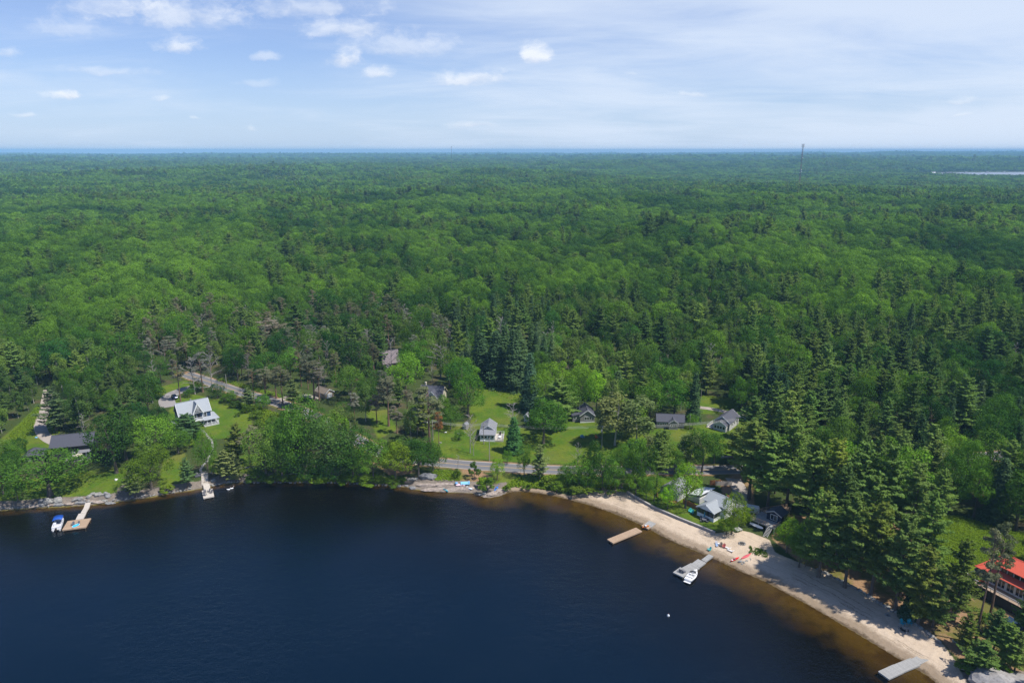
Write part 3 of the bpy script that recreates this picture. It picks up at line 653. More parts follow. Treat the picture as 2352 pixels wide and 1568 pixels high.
NAMES = {'broad': ('broadleaf_tree', 'tree'), 'pine': ('pine_tree', 'tree'), 'spruce': ('spruce_tree', 'tree'), 'redpine': ('red_pine_tree', 'tree'),
         'birch': ('birch_tree', 'tree'), 'dead': ('dead_tree', 'tree'), 'bush': ('bush', 'bush')}
TREES = []     # (kind, x, y, z, height, width, tint, label, px footprint)
WREAL = {}
def real_width(kind, var):
    """measured crown width of a unit tree"""
    if (kind, var) not in WREAL:
        tr, cr = proto(kind, 0, var); me = cr or tr; a = np.zeros(len(me.vertices) * 3); me.vertices.foreach_get('co', a); a = a.reshape(-1, 3)
        WREAL[(kind, var)] = 2 * float(np.percentile(np.hypot(a[:, 0], a[:, 1]), 96))
    return WREAL[(kind, var)]
def place_tree(kind, x, y, z, h, w, tint, label, group, rz=None):
    var = random.randrange(NVAR[kind]); tr, cr = proto(kind, 0, var); nm, cat = NAMES[kind]
    s = w / real_width(kind, var)
    o = thing(nm, label, cat, (x, y, z - 0.1), random.uniform(0, 6.28) if rz is None else rz, group); o.scale = (s, s, h)
    if kind == 'dead':
        t = link('trunk', tr, o); t.color = (*tint, 1); return o
    t = link('trunk', tr, o); c = link('crown', cr, o); c.color = (*tint, 1)
    return o
# prominent trees read off the photograph: kind, u, base v, top v, width, tint, label
W1 = (1, 1, 1); BRI = (1.45, 1.4, 1.1); VBR = (2.0, 1.85, 1.0); DRK = (0.72, 0.78, 0.9); OLI = (1.25, 1.0, 0.8); GRY = (1.25, 1.05, 1.6); BLU = (0.9, 1.0, 1.4); RST = (1.75, 0.85, 0.62); BRN = (1.04, 1.0, 1.1)
HAND = [
 ('broad', 116, 1137, 1030, 176, DRK, 'huge dark oak between the dark-roofed house and the shore boulders'),
 ('broad', 268, 1086, 938, 112, DRK, 'big dark oak touching the right end of the dark-roofed house'),
 ('pine', 290, 1055, 905, 85, (0.6, .7, .8), 'darkest pine of the clump right of the dark-roofed house'),
 ('broad', 348, 1121, 1014, 112, OLI, 'olive green oak between the two small waterside lawns'),
 ('pine', 309, 1141, 1078, 50, GRY, 'short pine with rusty top beside the rock ramp'),
 ('redpine', 306, 1130, 1080, 22, RST, 'rust brown dying pine top beside the rock ramp'),
 ('broad', 42, 1150, 1086, 46, BRI, 'bright young tree left of the huge dark oak on the shore'),
 ('broad', 8, 1135, 1040, 70, W1, 'green broadleaf tree on the shore at the left edge of the picture'),
 ('broad', 478, 1088, 984, 56, W1, 'broadleaf tree standing on the path between the blue house and its dock'),
 ('pine', 428, 1006, 948, 62, BLU, 'blue-green pine hiding the left front of the blue house'),
 ('pine', 448, 1002, 962, 44, W1, 'small pine directly before the balcony of the blue house'),
 ('broad', 410, 1040, 985, 66, DRK, 'dark broadleaf tree below the blue house beside the path'),
 ('pine', 520, 1108, 1030, 42, GRY, 'pale thin pine, left of a pair right of the small square dock'),
 ('pine', 541, 1107, 1034, 40, GRY, 'pale thin pine, right of a pair right of the small square dock'),
 ('pine', 548, 1066, 968, 54, (1.3, 1.0, .9), 'olive brown pine on the slope right of the blue house'),
 ('redpine', 575, 1070, 975, 50, W1, 'sparse pine right of the olive brown one below the blue house'),
 ('broad', 505, 1098, 1040, 46, W1, 'green broadleaf tree right of the steps above the small square dock'),
 ('pine', 432, 1120, 1046, 34, BLU, 'slim blue-green pine on the bank left of the small square dock'),
 ('bush', 384, 1133, 1112, 34, BRI, 'bright bush on the bank under the olive green oak'),
 ('broad', 612, 1098, 972, 100, GRY, 'greyish oak at the left end of the wooded bank'),
 ('broad', 650, 1104, 1004, 96, W1, 'deep green oak second along the wooded bank from the blue house'),
 ('broad', 690, 1090, 905, 128, DRK, 'tall dark oak in the middle of the wooded bank near the garage'),
 ('broad', 705, 1108, 1030, 96, DRK, 'dark low oak leaning over the water under the wooded bank'),
 ('broad', 752, 1096, 952, 128, GRY, 'grey-green oak towering over the middle of the wooded bank'),
 ('broad', 772, 1108, 1042, 84, W1, 'round oak at the water below the grey-green one on the wooded bank'),
 ('broad', 812, 1100, 978, 118, W1, 'broad oak on the wooded bank left of the bare pines'),
 ('broad', 858, 1104, 1000, 100, W1, 'oak on the wooded bank two trees left of the road bend'),
 ('broad', 908, 1104, 1012, 92, OLI, 'light olive oak on the wooded bank beside the road bend'),
 ('broad', 962, 1098, 1004, 92, DRK, 'dark oak beside the grey boulder at the end of the wooded bank'),
 ('broad', 995, 1084, 1012, 62, W1, 'last oak of the wooded bank, standing against the road'),
 ('broad', 905, 1062, 1020, 34, VBR, 'small yellow-green tree behind the road bend'),
 ('bush', 735, 1107, 1085, 60, VBR, 'yellow-green bush at the waterline left of the low oak'), ('bush', 800, 1109, 1090, 56, BRI, 'bright bush at the waterline under the wooded bank'),
 ('bush', 850, 1112, 1092, 60, BRI, 'second bright bush at the waterline under the wooded bank'), ('bush', 905, 1114, 1094, 56, W1, 'green bush at the waterline left of the rock shelf'),
 ('bush', 590, 1106, 1085, 52, DRK, 'dark bush at the waterline at the left end of the wooded bank'), ('bush', 640, 1107, 1088, 60, W1, 'green bush at the waterline under the greyish oak'),
 ('broad', 932, 906, 803, 92, BRI, 'bright maple before the brown barn, lower of two'), ('broad', 956, 868, 772, 84, BRI, 'bright maple beside the brown barn, upper of two'),
 ('broad', 1060, 902, 810, 86, BRI, 'round bright maple above the cream house, farther of two'), ('broad', 1076, 958, 857, 78, (1.6, 1.5, 1), 'round bright maple beside the long lawn, nearer of two'),
 ('spruce', 1217, 940, 806, 50, BLU, 'tall spruce at the right edge of the long lawn'), ('spruce', 1180, 892, 752, 62, DRK, 'dark spruce at the top of the long lawn, right one'),
 ('spruce', 1140, 884, 756, 62, DRK, 'dark spruce at the top of the long lawn, middle one'), ('spruce', 1104, 868, 760, 58, DRK, 'dark spruce at the top of the long lawn, left one'),
 ('spruce', 1160, 876, 742, 56, W1, 'spruce poking out above the others at the top of the long lawn'), ('spruce', 1200, 886, 775, 50, W1, 'spruce between the tall one and the dark spruces'),
 ('dead', 1012, 866, 786, 74, W1, 'wide bare grey tree right of the two barn maples'), ('dead', 1150, 820, 722, 54, W1, 'bare grey tree rising above the spruces'),
 ('dead', 1080, 1040, 946, 40, W1, 'bare grey tree left of the small cottage with a deck'), ('dead', 1088, 1046, 975, 22, W1, 'thin leaning bare tree beside the small cottage'),
 ('dead', 900, 868, 770, 52, W1, 'bare pale tree in front of the brown barn'), ('dead', 1178, 985, 920, 44, W1, 'bare bush-like tree at the foot of the tall spruce'),
 ('dead', 1052, 1083, 1040, 26, W1, 'small bare tree on the near side of the road'), ('dead', 1326, 1078, 1012, 34, W1, 'small bare pale tree across the road from the lawn chairs'),
 ('redpine', 466, 900, 806, 48, (1.5, 1.35, 2.2), 'grey half-dead pine behind the blue house'), ('dead', 448, 905, 815, 60, W1, 'bare tree above the paved drive'), ('dead', 488, 898, 800, 56, W1, 'bare grey tree on the roadside above the blue house'),
 ('redpine', 415, 922, 820, 34, GRY, 'tall thin grey-green pine beside the parked car'),
 ('redpine', 584, 925, 842, 36, BRN, 'brownish pine on the verge above the road bend left of the garage'), ('redpine', 612, 925, 840, 42, W1, 'pine on the verge second from the brownish one'), ('redpine', 650, 930, 838, 42, W1, 'pine beside the road straight left of the garage'),
 ('redpine', 722, 918, 822, 42, BRN, 'brown-topped tall pine left of the garage, first of a pair'), ('redpine', 734, 920, 830, 40, GRY, 'brown-topped tall pine left of the garage, second of a pair'),
 ('redpine', 635, 915, 840, 36, BRN, 'brown pine behind the road left of the garage'),
 ('redpine', 893, 978, 858, 46, BRN, 'tall brown-crowned pine left of the cream house'), ('redpine', 866, 972, 905, 36, GRY, 'grey-crowned pine on the small lawn left of the cream house'), ('redpine', 936, 965, 892, 36, BRN, 'brown-crowned pine just left of the cream house'),
 ('redpine', 912, 995, 928, 30, GRY, 'small grey pine below the tall brown-crowned one'),
 ('redpine', 988, 1032, 880, 72, (1.0, 1.05, .95), 'very tall pine in front of the cream house'), ('redpine', 1009, 1058, 940, 26, RST, 'tall bare trunk with rust red tuft beside the lawn'),
 ('broad', 1035, 985, 930, 60, W1, 'low green tree right of the rust red tuft'), ('broad', 960, 985, 935, 62, DRK, 'dark tree at the foot of the very tall pine'), ('broad', 1055, 1010, 985, 26, DRK, 'small dark tree on the lawn left of the small cottage'),
 ('spruce', 1180, 1038, 955, 44, (1.1, 1.4, 1), 'dense green cedar right of the small cottage deck'), ('broad', 1165, 1066, 1030, 24, W1, 'small round tree on the lawn above the road'),
 ('broad', 1204, 1096, 1018, 38, W1, 'narrow green tree on the near side of the road, mid picture'), ('pine', 1240, 1103, 1018, 44, GRY, 'pale pine on the near side of the road beside the narrow green tree'),
 ('broad', 1142, 1102, 1050, 38, VBR, 'yellow-green tree on the near side of the road'), ('bush', 1090, 1098, 1062, 30, DRK, 'dark bush on the gravel by the road'), ('bush', 1048, 1098, 1076, 22, DRK, 'small dark bush left of the gravel patch'),
 ('bush', 1118, 1128, 1098, 44, W1, 'green bush between the two rock shelves'), ('bush', 1108, 1115, 1092, 30, VBR, 'yellow-green bush above the rock shelf'), ('bush', 1163, 1128, 1113, 20, W1, 'small bush beside the blue kayak'), ('bush', 1210, 1125, 1110, 24, W1, 'small bush at the start of the beach'),
 ('broad', 1248, 1018, 912, 104, DRK, 'dark spreading tree shading the lawn right of the small cottage'), ('pine', 1280, 985, 866, 86, W1, 'tall pine left of the grey cottage'), ('broad', 1300, 968, 862, 76, DRK, 'dark tree touching the left end of the grey cottage'),
 ('broad', 1272, 906, 822, 84, BRI, 'bright maple in the row above the grey cottage, first'), ('broad', 1334, 905, 826, 80, BRI, 'bright maple in the row above the grey cottage, second'), ('broad', 1370, 950, 850, 66, BRI, 'bright maple overhanging the grey cottage'), ('broad', 1402, 908, 838, 50, VBR, 'yellow-green maple behind the grey-green willow'),
 ('spruce', 1418, 920, 848, 40, W1, 'small spruce between the bright maples and the road cottages'),
 ('birch', 1412, 1022, 912, 90, GRY, 'grey-green willow right of the lawn chairs, left of two'), ('birch', 1462, 1016, 914, 90, GRY, 'grey-green willow right of the lawn chairs, right of two'), ('broad', 1440, 985, 912, 84, W1, 'green tree between the two grey-green willows'),
 ('broad', 1492, 960, 868, 72, W1, 'green maple left of the dark cottage'), ('broad', 1548, 956, 866, 92, BRI, 'large bright maple over the dark cottage'), ('spruce', 1592, 966, 850, 36, W1, 'slim spruce between the dark cottage and the drive'), ('broad', 1590, 985, 950, 34, W1, 'low tree right of the dark cottage'),
 ('broad', 1702, 952, 858, 64, DRK, 'round dark maple behind the cottage with white gables'), ('spruce', 1766, 968, 832, 60, DRK, 'dark spruce right of the round maple'), ('spruce', 1790, 972, 850, 50, DRK, 'second dark spruce right of the round maple'),
 ('pine', 1726, 1010, 905, 60, W1, 'pine right of the cottage with white gables'),
 ('broad', 1330, 1118, 1046, 76, W1, 'broadleaf tree between the road and the start of the beach'), ('broad', 1384, 1128, 1036, 66, W1, 'tall tree above the start of the beach'), ('broad', 1412, 1132, 1062, 58, DRK, 'dark tree at the end of the concrete wall'), ('broad', 1358, 1112, 1002, 46, DRK, 'tall slim tree before the road'),
 ('broad', 1300, 1110, 1072, 50, DRK, 'low dark tree on the bank left of the beach'), ('bush', 1278, 1128, 1104, 40, W1, 'green bush at the top of the narrow beach'), ('bush', 1330, 1136, 1112, 46, W1, 'green bush at the bend of the beach'), ('bush', 1352, 1136, 1116, 36, BRI, 'bright bush at the bend of the beach'),
 ('broad', 1470, 1128, 1005, 72, W1, 'broad green tree behind the beach wall'), ('pine', 1508, 1118, 986, 60, W1, 'pine behind the grey-roofed beach house'), ('broad', 1612, 1086, 972, 84, DRK, 'big dark tree between the road and the white beach cottage'),
 ('broad', 1460, 1138, 1078, 60, W1, 'green tree at the lawn end of the beach wall'), ('broad', 1502, 1150, 1085, 42, BRI, 'bright tree left of the grey-roofed beach house'), ('broad', 1574, 1166, 1058, 78, (1.55, 1.5, 1), 'bright maple between the beach houses'), ('broad', 1533, 1168, 1110, 46, VBR, 'yellow-green young tree on the beach lawn'),
 ('broad', 1680, 1226, 1128, 60, OLI, 'olive leafed tree in front of the white beach cottage'), ('broad', 1668, 1228, 1182, 52, OLI, 'low olive tree at the corner of the beach wall'), ('broad', 1708, 1204, 1160, 50, OLI, 'olive tree right of the white beach cottage'),
 ('broad', 1835, 1302, 1190, 76, W1, 'leafy tree at the beach edge right of the navy cabin'), ('broad', 1806, 1268, 1185, 66, BRI, 'bright tree touching the stairs of the navy cabin'), ('broad', 1850, 1300, 1230, 40, W1, 'small leafy tree below the one beside the navy cabin'),
 ('pine', 1720, 1145, 960, 96, W1, 'tall pine right of the road opening'), ('pine', 1762, 1170, 985, 104, W1, 'tall pine behind the navy cabin'), ('pine', 1806, 1165, 950, 100, W1, 'taller pine behind the navy cabin, second from the road'), ('pine', 1852, 1215, 1000, 112, W1, 'broad pine behind the beach right of the navy cabin'),
 ('pine', 1905, 1225, 1000, 118, OLI, 'olive toned pine in the beach pine grove, farther row'), ('pine', 1962, 1240, 1004, 112, W1, 'pine in the middle of the beach pine grove, farther row'), ('pine', 2022, 1250, 1008, 112, W1, 'pine in the beach pine grove near the fern slope, farther row'), ('pine', 2085, 1262, 1050, 104, W1, 'pine at the left edge of the fern slope'),
 ('pine', 1880, 1325, 1120, 100, W1, 'pine leaning over the beach, first right of the leafy tree'), ('pine', 1940, 1348, 1128, 104, W1, 'pine leaning over the beach, second right of the leafy tree'), ('pine', 2000, 1368, 1140, 108, OLI, 'olive pine leaning over the beach, third right of the leafy tree'), ('pine', 2056, 1402, 1168, 108, W1, 'pine leaning over the beach above the turquoise chairs'),
 ('pine', 2108, 1432, 1240, 92, OLI, 'olive pine behind the turquoise chairs'), ('pine', 2142, 1440, 1290, 74, W1, 'pine behind the turquoise chairs next to the orange soil'), ('pine', 2115, 1345, 1110, 96, W1, 'pine beside the sandy track up the fern slope'), ('pine', 1990, 1302, 1080, 104, W1, 'pine in the middle of the beach pine grove, nearer row'), ('pine', 1920, 1290, 1058, 104, DRK, 'dark pine in the beach pine grove, nearer row'),
 ('spruce', 2085, 1418, 1345, 40, DRK, 'dense dark cedar behind the beach stone edge'),
 ('pine', 2190, 1425, 1225, 82, OLI, 'thin see-through pine left of the red-roofed house'), ('redpine', 2240, 1476, 1200, 62, W1, 'tall bare-trunked pine in front of the red-roofed house, left of two'), ('redpine', 2274, 1416, 1176, 66, W1, 'tall bare-trunked pine in front of the red-roofed house, right of two'),
 ('pine', 2280, 1500, 1392, 70, W1, 'low pine on the bank below the red-roofed house'), ('pine', 2248, 1545, 1462, 76, W1, 'pine bent over the big boulder at the picture corner'), ('pine', 2346, 1470, 1330, 52, DRK, 'dark pine covering the right end of the red-roofed house'), ('pine', 2330, 1540, 1440, 46, W1, 'pine at the right edge below the blue roof'),
 ('broad', 1432, 1094, 1030, 52, W1, 'green tree on the near side of the road above the beach wall end'), ('broad', 1456, 1092, 1002, 62, W1, 'tall green tree hiding the road above the beach wall'), ('birch', 1492, 1078, 1000, 52, GRY, 'grey-green slim tree hiding the road left of the pine'), ('broad', 1424, 1068, 1012, 46, DRK, 'dark tree on the far side of the road below the willows'),
 ('pine', 1522, 1074, 984, 54, W1, 'pine on the far side of the road behind the beach houses'), ('broad', 1548, 1090, 1022, 62, W1, 'green tree between the road and the grey-roofed beach house'), ('birch', 1584, 1082, 996, 58, GRY, 'grey-green tree at the road behind the bright maple'), ('broad', 1640, 1064, 992, 50, DRK, 'dark tree at the road below the white-gabled cottage'),
 ('dead', 1572, 1064, 1005, 36, W1, 'bare twiggy tree behind the road, above the beach houses'), ('pine', 1694, 1062, 975, 64, W1, 'pine at the roadside right of the white-gabled cottage'), ('pine', 1716, 1094, 972, 76, OLI, 'olive pine beside the dirt drive'), ('broad', 1484, 1146, 1092, 46, W1, 'round green tree on the beach lawn near the wall'),
 ('broad', 1350, 1126, 1066, 56, DRK, 'dark tree leaning over the start of the beach'), ('broad', 1398, 1112, 1050, 56, W1, 'green tree between the tall one and the beach wall'), ('bush', 1390, 1134, 1112, 44, DRK, 'dark bush at the widest end of the beach'), ('bush', 1425, 1130, 1108, 40, W1, 'bush at the brown board fence'),
 ('broad', 390, 1014, 948, 54, W1, 'green tree left of the blue house, lower of two'), ('broad', 370, 978, 925, 40, W1, 'green tree at the lower end of the paved drive'), ('bush', 566, 946, 926, 30, W1, 'green bush at the upper edge of the blue house lawn'), ('bush', 540, 934, 917, 30, DRK, 'dark bush between the blue house lawn and the road'),
 ('bush', 588, 962, 940, 36, W1, 'bush at the right edge of the blue house lawn'), ('bush', 522, 922, 905, 34, W1, 'bush at the back corner of the blue house lawn'), ('bush', 546, 956, 946, 14, W1, 'tiny round bush on the blue house lawn'), ('bush', 602, 1000, 965, 44, DRK, 'dark bush below the right edge of the blue house lawn'), ('broad', 500, 915, 880, 40, DRK, 'dark low tree behind the blue house roof'), ('broad', 436, 912, 888, 26, W1, 'small tree between the drive and the blue house'),
 ('pine', 2306, 1528, 1420, 66, W1, 'pine on the slope under the deck corner of the red-roofed house'), ('pine', 2216, 1490, 1400, 50, OLI, 'thin olive pine beside the bare trunk on the orange soil'), ('bush', 2215, 1538, 1515, 50, DRK, 'dark bush beside the huge smooth boulder'), ('bush', 2300, 1545, 1525, 40, W1, 'bush above the huge smooth boulder'),
 ('broad', 502, 567, 555, 17, (3.0, 2.0, .5), 'small yellow tree deep in the forest above the blue house'), ('broad', 60, 704, 687, 28, (2.6, 1.9, .5), 'yellow tree in the forest near the left edge'), ('broad', 2073, 669, 657, 17, (3.4, 2.0, .4), 'small golden tree in the forest above the red-roofed house'),
 ('dead', 720, 800, 742, 46, W1, 'pale bare tree in the wood above the garage'), ('dead', 640, 775, 722, 40, W1, 'pale bare tree in the wood above the road bend'), ('dead', 540, 800, 745, 40, W1, 'pale bare tree in the wood behind the blue house'), ('dead', 380, 835, 780, 40, W1, 'pale bare tree in the wood above the paved drive'), ('dead', 845, 810, 752, 44, W1, 'pale bare tree in the wood left of the brown barn'), ('redpine', 620, 800, 730, 56, (1.3, 1.2, 1.6), 'grey dying pine in the wood above the road bend, left of two'), ('redpine', 660, 806, 738, 52, (1.35, 1.2, 1.5), 'grey dying pine in the wood above the road bend, right of two'), ('redpine', 395, 846, 770, 50, (1.2, 1.2, 1.6), 'grey dying pine in the wood above the paved drive'),
 ('pine', 972, 1000, 900, 46, OLI, 'olive pine left of the very tall one before the cream house'), ('broad', 1016, 966, 900, 44, W1, 'green tree covering the right end of the cream house'), ('broad', 532, 926, 892, 34, W1, 'round green tree between the blue house and the road'), ('broad', 606, 942, 902, 38, W1, 'green tree on the near roadside left of the garage'), ('pine', 572, 938, 888, 32, GRY, 'grey-green pine on the near roadside above the blue house lawn'), ('pine', 676, 935, 868, 40, GRY, 'grey-green pine at the road just left of the garage drive'), ('broad', 452, 900, 868, 36, DRK, 'dark tree where the paved drive meets the road'),
 ('broad', 2176, 1172, 1040, 84, DRK, 'dark tree at the top left of the fern slope'), ('broad', 2236, 1186, 1050, 92, DRK, 'dark round tree in the row above the fern slope, first'), ('spruce', 2285, 1200, 1040, 60, W1, 'spruce in the row above the fern slope'), ('broad', 2332, 1218, 1076, 96, W1, 'green round tree in the row above the fern slope near the right edge'), ('broad', 2212, 1140, 990, 90, W1, 'green tree in the second row above the fern slope'), ('pine', 2300, 1160, 1000, 84, W1, 'pine in the second row above the fern slope'), ('broad', 2350, 1170, 1020, 90, DRK, 'dark tree at the right edge above the fern slope'), ('broad', 2262, 1120, 980, 92, W1, 'green tree in the third row above the fern slope'), ('pine', 2150, 1205, 1070, 64, W1, 'pine at the upper corner of the sandy track'),
 ('pine', 130, 990, 880, 66, GRY, 'greyish pine right of the gravel drive'), ('birch', 190, 990, 890, 50, W1, 'slim birch behind the dark-roofed house'), ('dead', 196, 1000, 945, 34, W1, 'bare thin tree behind the ridge of the dark-roofed house'),
]
PROT_PX = LAWNS_PX[2:5] + LAWNS_PX[5:6] + [SAND_PX] + [
    [(78, 990), (96, 935), (108, 915), (120, 925), (112, 960), (132, 1012), (100, 1020)], [(30, 985), (85, 935), (92, 950), (70, 990)],
    [(55, 1057), (100, 1020), (130, 997), (212, 992), (214, 1072), (170, 1072), (150, 1030), (95, 1060)],
    [(360, 930), (362, 896), (430, 876), (500, 866), (540, 884), (655, 922), (650, 938), (582, 934), (584, 965), (578, 1004), (500, 1010), (470, 1000), (400, 992), (375, 960)],
    [(455, 1010), (480, 1010), (506, 1050), (500, 1150), (458, 1150), (450, 1070)], [(640, 900), (725, 885), (772, 892), (772, 920), (640, 922)],
    [(884, 800), (918, 800), (918, 842), (888, 842)], [(955, 872), (1016, 876), (1016, 930), (955, 925)], [(845, 950), (895, 945), (905, 985), (865, 1000)],
    [(985, 985), (1100, 958), (1165, 958), (1310, 940), (1385, 950), (1400, 985), (1445, 985), (1445, 1092), (1130, 1092), (1060, 1104), (1000, 1104), (985, 1060)],
    [(1312, 930), (1376, 930), (1376, 978), (1312, 978)], [(1504, 944), (1578, 944), (1578, 990), (1504, 990)], [(1600, 908), (1692, 915), (1702, 1004), (1608, 1000)],
    [(1512, 1098), (1552, 1088), (1660, 1118), (1700, 1150), (1785, 1162), (1790, 1245), (1690, 1232), (1600, 1205), (1520, 1155)], [(1645, 1062), (1692, 1062), (1705, 1140), (1665, 1130)],
    [(2212, 1290), (2352, 1265), (2400, 1420), (2215, 1375)], [(2135, 1172), (2232, 1188), (2400, 1240), (2400, 1290), (2150, 1310)], [(2180, 1440), (2230, 1420), (2260, 1560), (2190, 1530)],
    [(925, 1085), (1165, 1085), (1165, 1148), (925, 1136)], [(2200, 1500), (2400, 1520), (2400, 1600), (2190, 1600)], [(0, 1125), (60, 1150), (300, 1115), (300, 1170), (0, 1180)], [(0, 1110), (560, 1095), (600, 1115), (500, 1125), (300, 1160), (0, 1180)]]
PM = np.zeros((400, 600), bool)      # quarter-size mask of what stays in plain view
_yy, _xx = np.mgrid[0:400, 0:600]
for p in PROT_PX: PM |= inside(_xx * 4.0 + 2, _yy * 4.0 + 2, np.array(p, float))
PCS = np.pad(PM.astype(int).cumsum(0).cumsum(1), ((1, 0), (1, 0)))
def prot_frac(u0, u1, v0, v1):
    a, b = int(max(0, u0 / 4)), int(min(599, u1 / 4)); c, d = int(max(0, v0 / 4)), int(min(399, v1 / 4))
    if b < a or d < c: return 0.0
    return (PCS[d + 1, b + 1] - PCS[c, b + 1] - PCS[d + 1, a] + PCS[c, a]) / ((b - a + 1) * (d - c + 1))
def place_hand():
    for kind, u, vb, vt, wp, tint, label in HAND:
        p = G(u, vb); dep = proj(*p)[2]
        r = ray(u, vt); t = math.hypot(p[0], p[1]) / math.hypot(r[0], r[1]); h = CAM_H + r[2] * t - p[2]
        h = float(np.clip(h, 1.5, 34)); w = wp / FPX * dep
        jt = tuple(c * random.uniform(0.94, 1.06) for c in tint)
        place_tree(kind, p[0], p[1], p[2], h, w, jt, label, None)
        TREES.append((p[0], p[1], 0.42 * w))
place_hand()
# ------------------------------------------------------------------ the wood
LAND = [('blue house', (452, 990)), ('dark-roofed house', (170, 1062)), ('garage', (748, 912)), ('brown barn', (902, 845)), ('cream house', (988, 925)), ('small deck cottage', (1128, 1010)),
        ('grey cottage', (1345, 970)), ('dark cottage', (1545, 985)), ('white-gabled cottage', (1662, 990)), ('white beach cottage', (1628, 1195)), ('navy cabin', (1770, 1190)), ('red-roofed house', (2310, 1390)), ('gravel drive', (95, 975))]
LANDP = [(n, G(u, v)) for n, (u, v) in LAND]
KWORD = {'broad': 'broadleaf tree', 'pine': 'pine', 'spruce': 'spruce', 'redpine': 'sparse-crowned pine', 'birch': 'slim birch', 'dead': 'bare dead tree', 'bush': 'bush'}
USED = {}
ONES = 'zero one two three four five six seven eight nine ten eleven twelve thirteen fourteen fifteen sixteen seventeen eighteen nineteen'.split()
TENS = '- - twenty thirty forty fifty sixty seventy eighty ninety'.split()
def words(n):
    if n < 20: return ONES[n]
    if n < 100: return TENS[n // 10] + ('-' + ONES[n % 10] if n % 10 else '')
    return ONES[n // 100] + '-hundred' + ('-and-' + words(n % 100) if n % 100 else '')
def auto_label(kind, x, y, h, tint):
    j = int(np.argmin([math.hypot(x - p[0], y - p[1]) for _, p in LANDP])); n, p = LANDP[j]
    dx, dy = x - p[0], y - p[1]; d = math.hypot(dx, dy); a = math.degrees(math.atan2(dx, dy))
    dirs = ['behind', 'behind and right of', 'right of', 'in front and right of', 'in front of', 'in front and left of', 'left of', 'behind and left of']
    w = dirs[int(((a + 22.5) % 360) // 45)]
    b = sum(tint) / 3
    tone = 'brownish' if tint[0] > 1.25 * tint[1] else 'bright' if b > 1.35 else 'dark' if b < 0.85 else 'green'
    size = 'tall' if h > 17 else 'short' if h < 10 else 'mid-sized'
    if kind == 'dead': tone = 'grey'
    return f'{size} {tone} {KWORD[kind]} about {words(int(round(d)))} metres {w} the {n}'
def kinds_at(u, v, q):
    """mix of kinds over the land, as the photograph shows it"""
    if v > 900 and u > 1690: return (('pine', .62), ('broad', .34), ('spruce', .04)) if u < 2150 else (('spruce', .14), ('broad', .56), ('pine', .30))
    if 860 < v <= 900 and u > 1690 or (u > 1750 and 780 < v <= 900): return (('pine', .36), ('broad', .50), ('spruce', .03), ('birch', .08), ('dead', .03))
    if u < 340 and v > 835: return (('birch', .46), ('broad', .36), ('pine', .18))
    if 300 < u < 1040 and 735 < v < 1000: return (('redpine', .22), ('broad', .36), ('birch', .20), ('dead', .12), ('pine', .10))
    if 1040 <= u < 1270 and 745 < v < 900: return (('spruce', .44), ('pine', .22), ('broad', .26), ('dead', .08))
    if 1200 <= u < 1750 and 715 < v < 880: return (('birch', .46), ('broad', .34), ('pine', .18), ('dead', .02))
    if v > 880: return (('broad', .6), ('birch', .25), ('pine', .15))
    if q > 0.55: return (('pine', .26), ('broad', .72), ('spruce', .02))
    return (('broad', .90), ('pine', .06), ('birch', .04))
def pick(mix, r):
    for k, p in mix:
        r -= p
        if r <= 0: return k
    return mix[0][0]
HR = {'broad': (11.5, 21.5, 0.72), 'pine': (17, 25, 0.44), 'spruce': (14, 22, 0.30), 'redpine': (14, 20, 0.28), 'birch': (12, 17, 0.44), 'dead': (10, 16, 0.42), 'bush': (2, 4, 1.2)}
def jitter(r0, r1, sp, rng, amax=43.0):
    """jittered grid of points in a sector round the camera"""
    R1 = r1; xs = np.arange(-R1 * math.sin(R(amax)), R1 * math.sin(R(amax)), sp); ys = np.arange(r0 * 0.6, R1, sp)
    X, Y = np.meshgrid(xs, ys); X = X + (np.arange(len(ys)) % 2)[:, None] * sp * 0.5
    X = X.ravel() + rng.uniform(-.42, .42, X.size) * sp; Y = Y.ravel() + rng.uniform(-.42, .42, Y.size) * sp
    D = np.hypot(X, Y); m = (D >= r0) & (D < r1) & (np.abs(np.arctan2(X, Y)) < R(amax)); return X[m], Y[m]
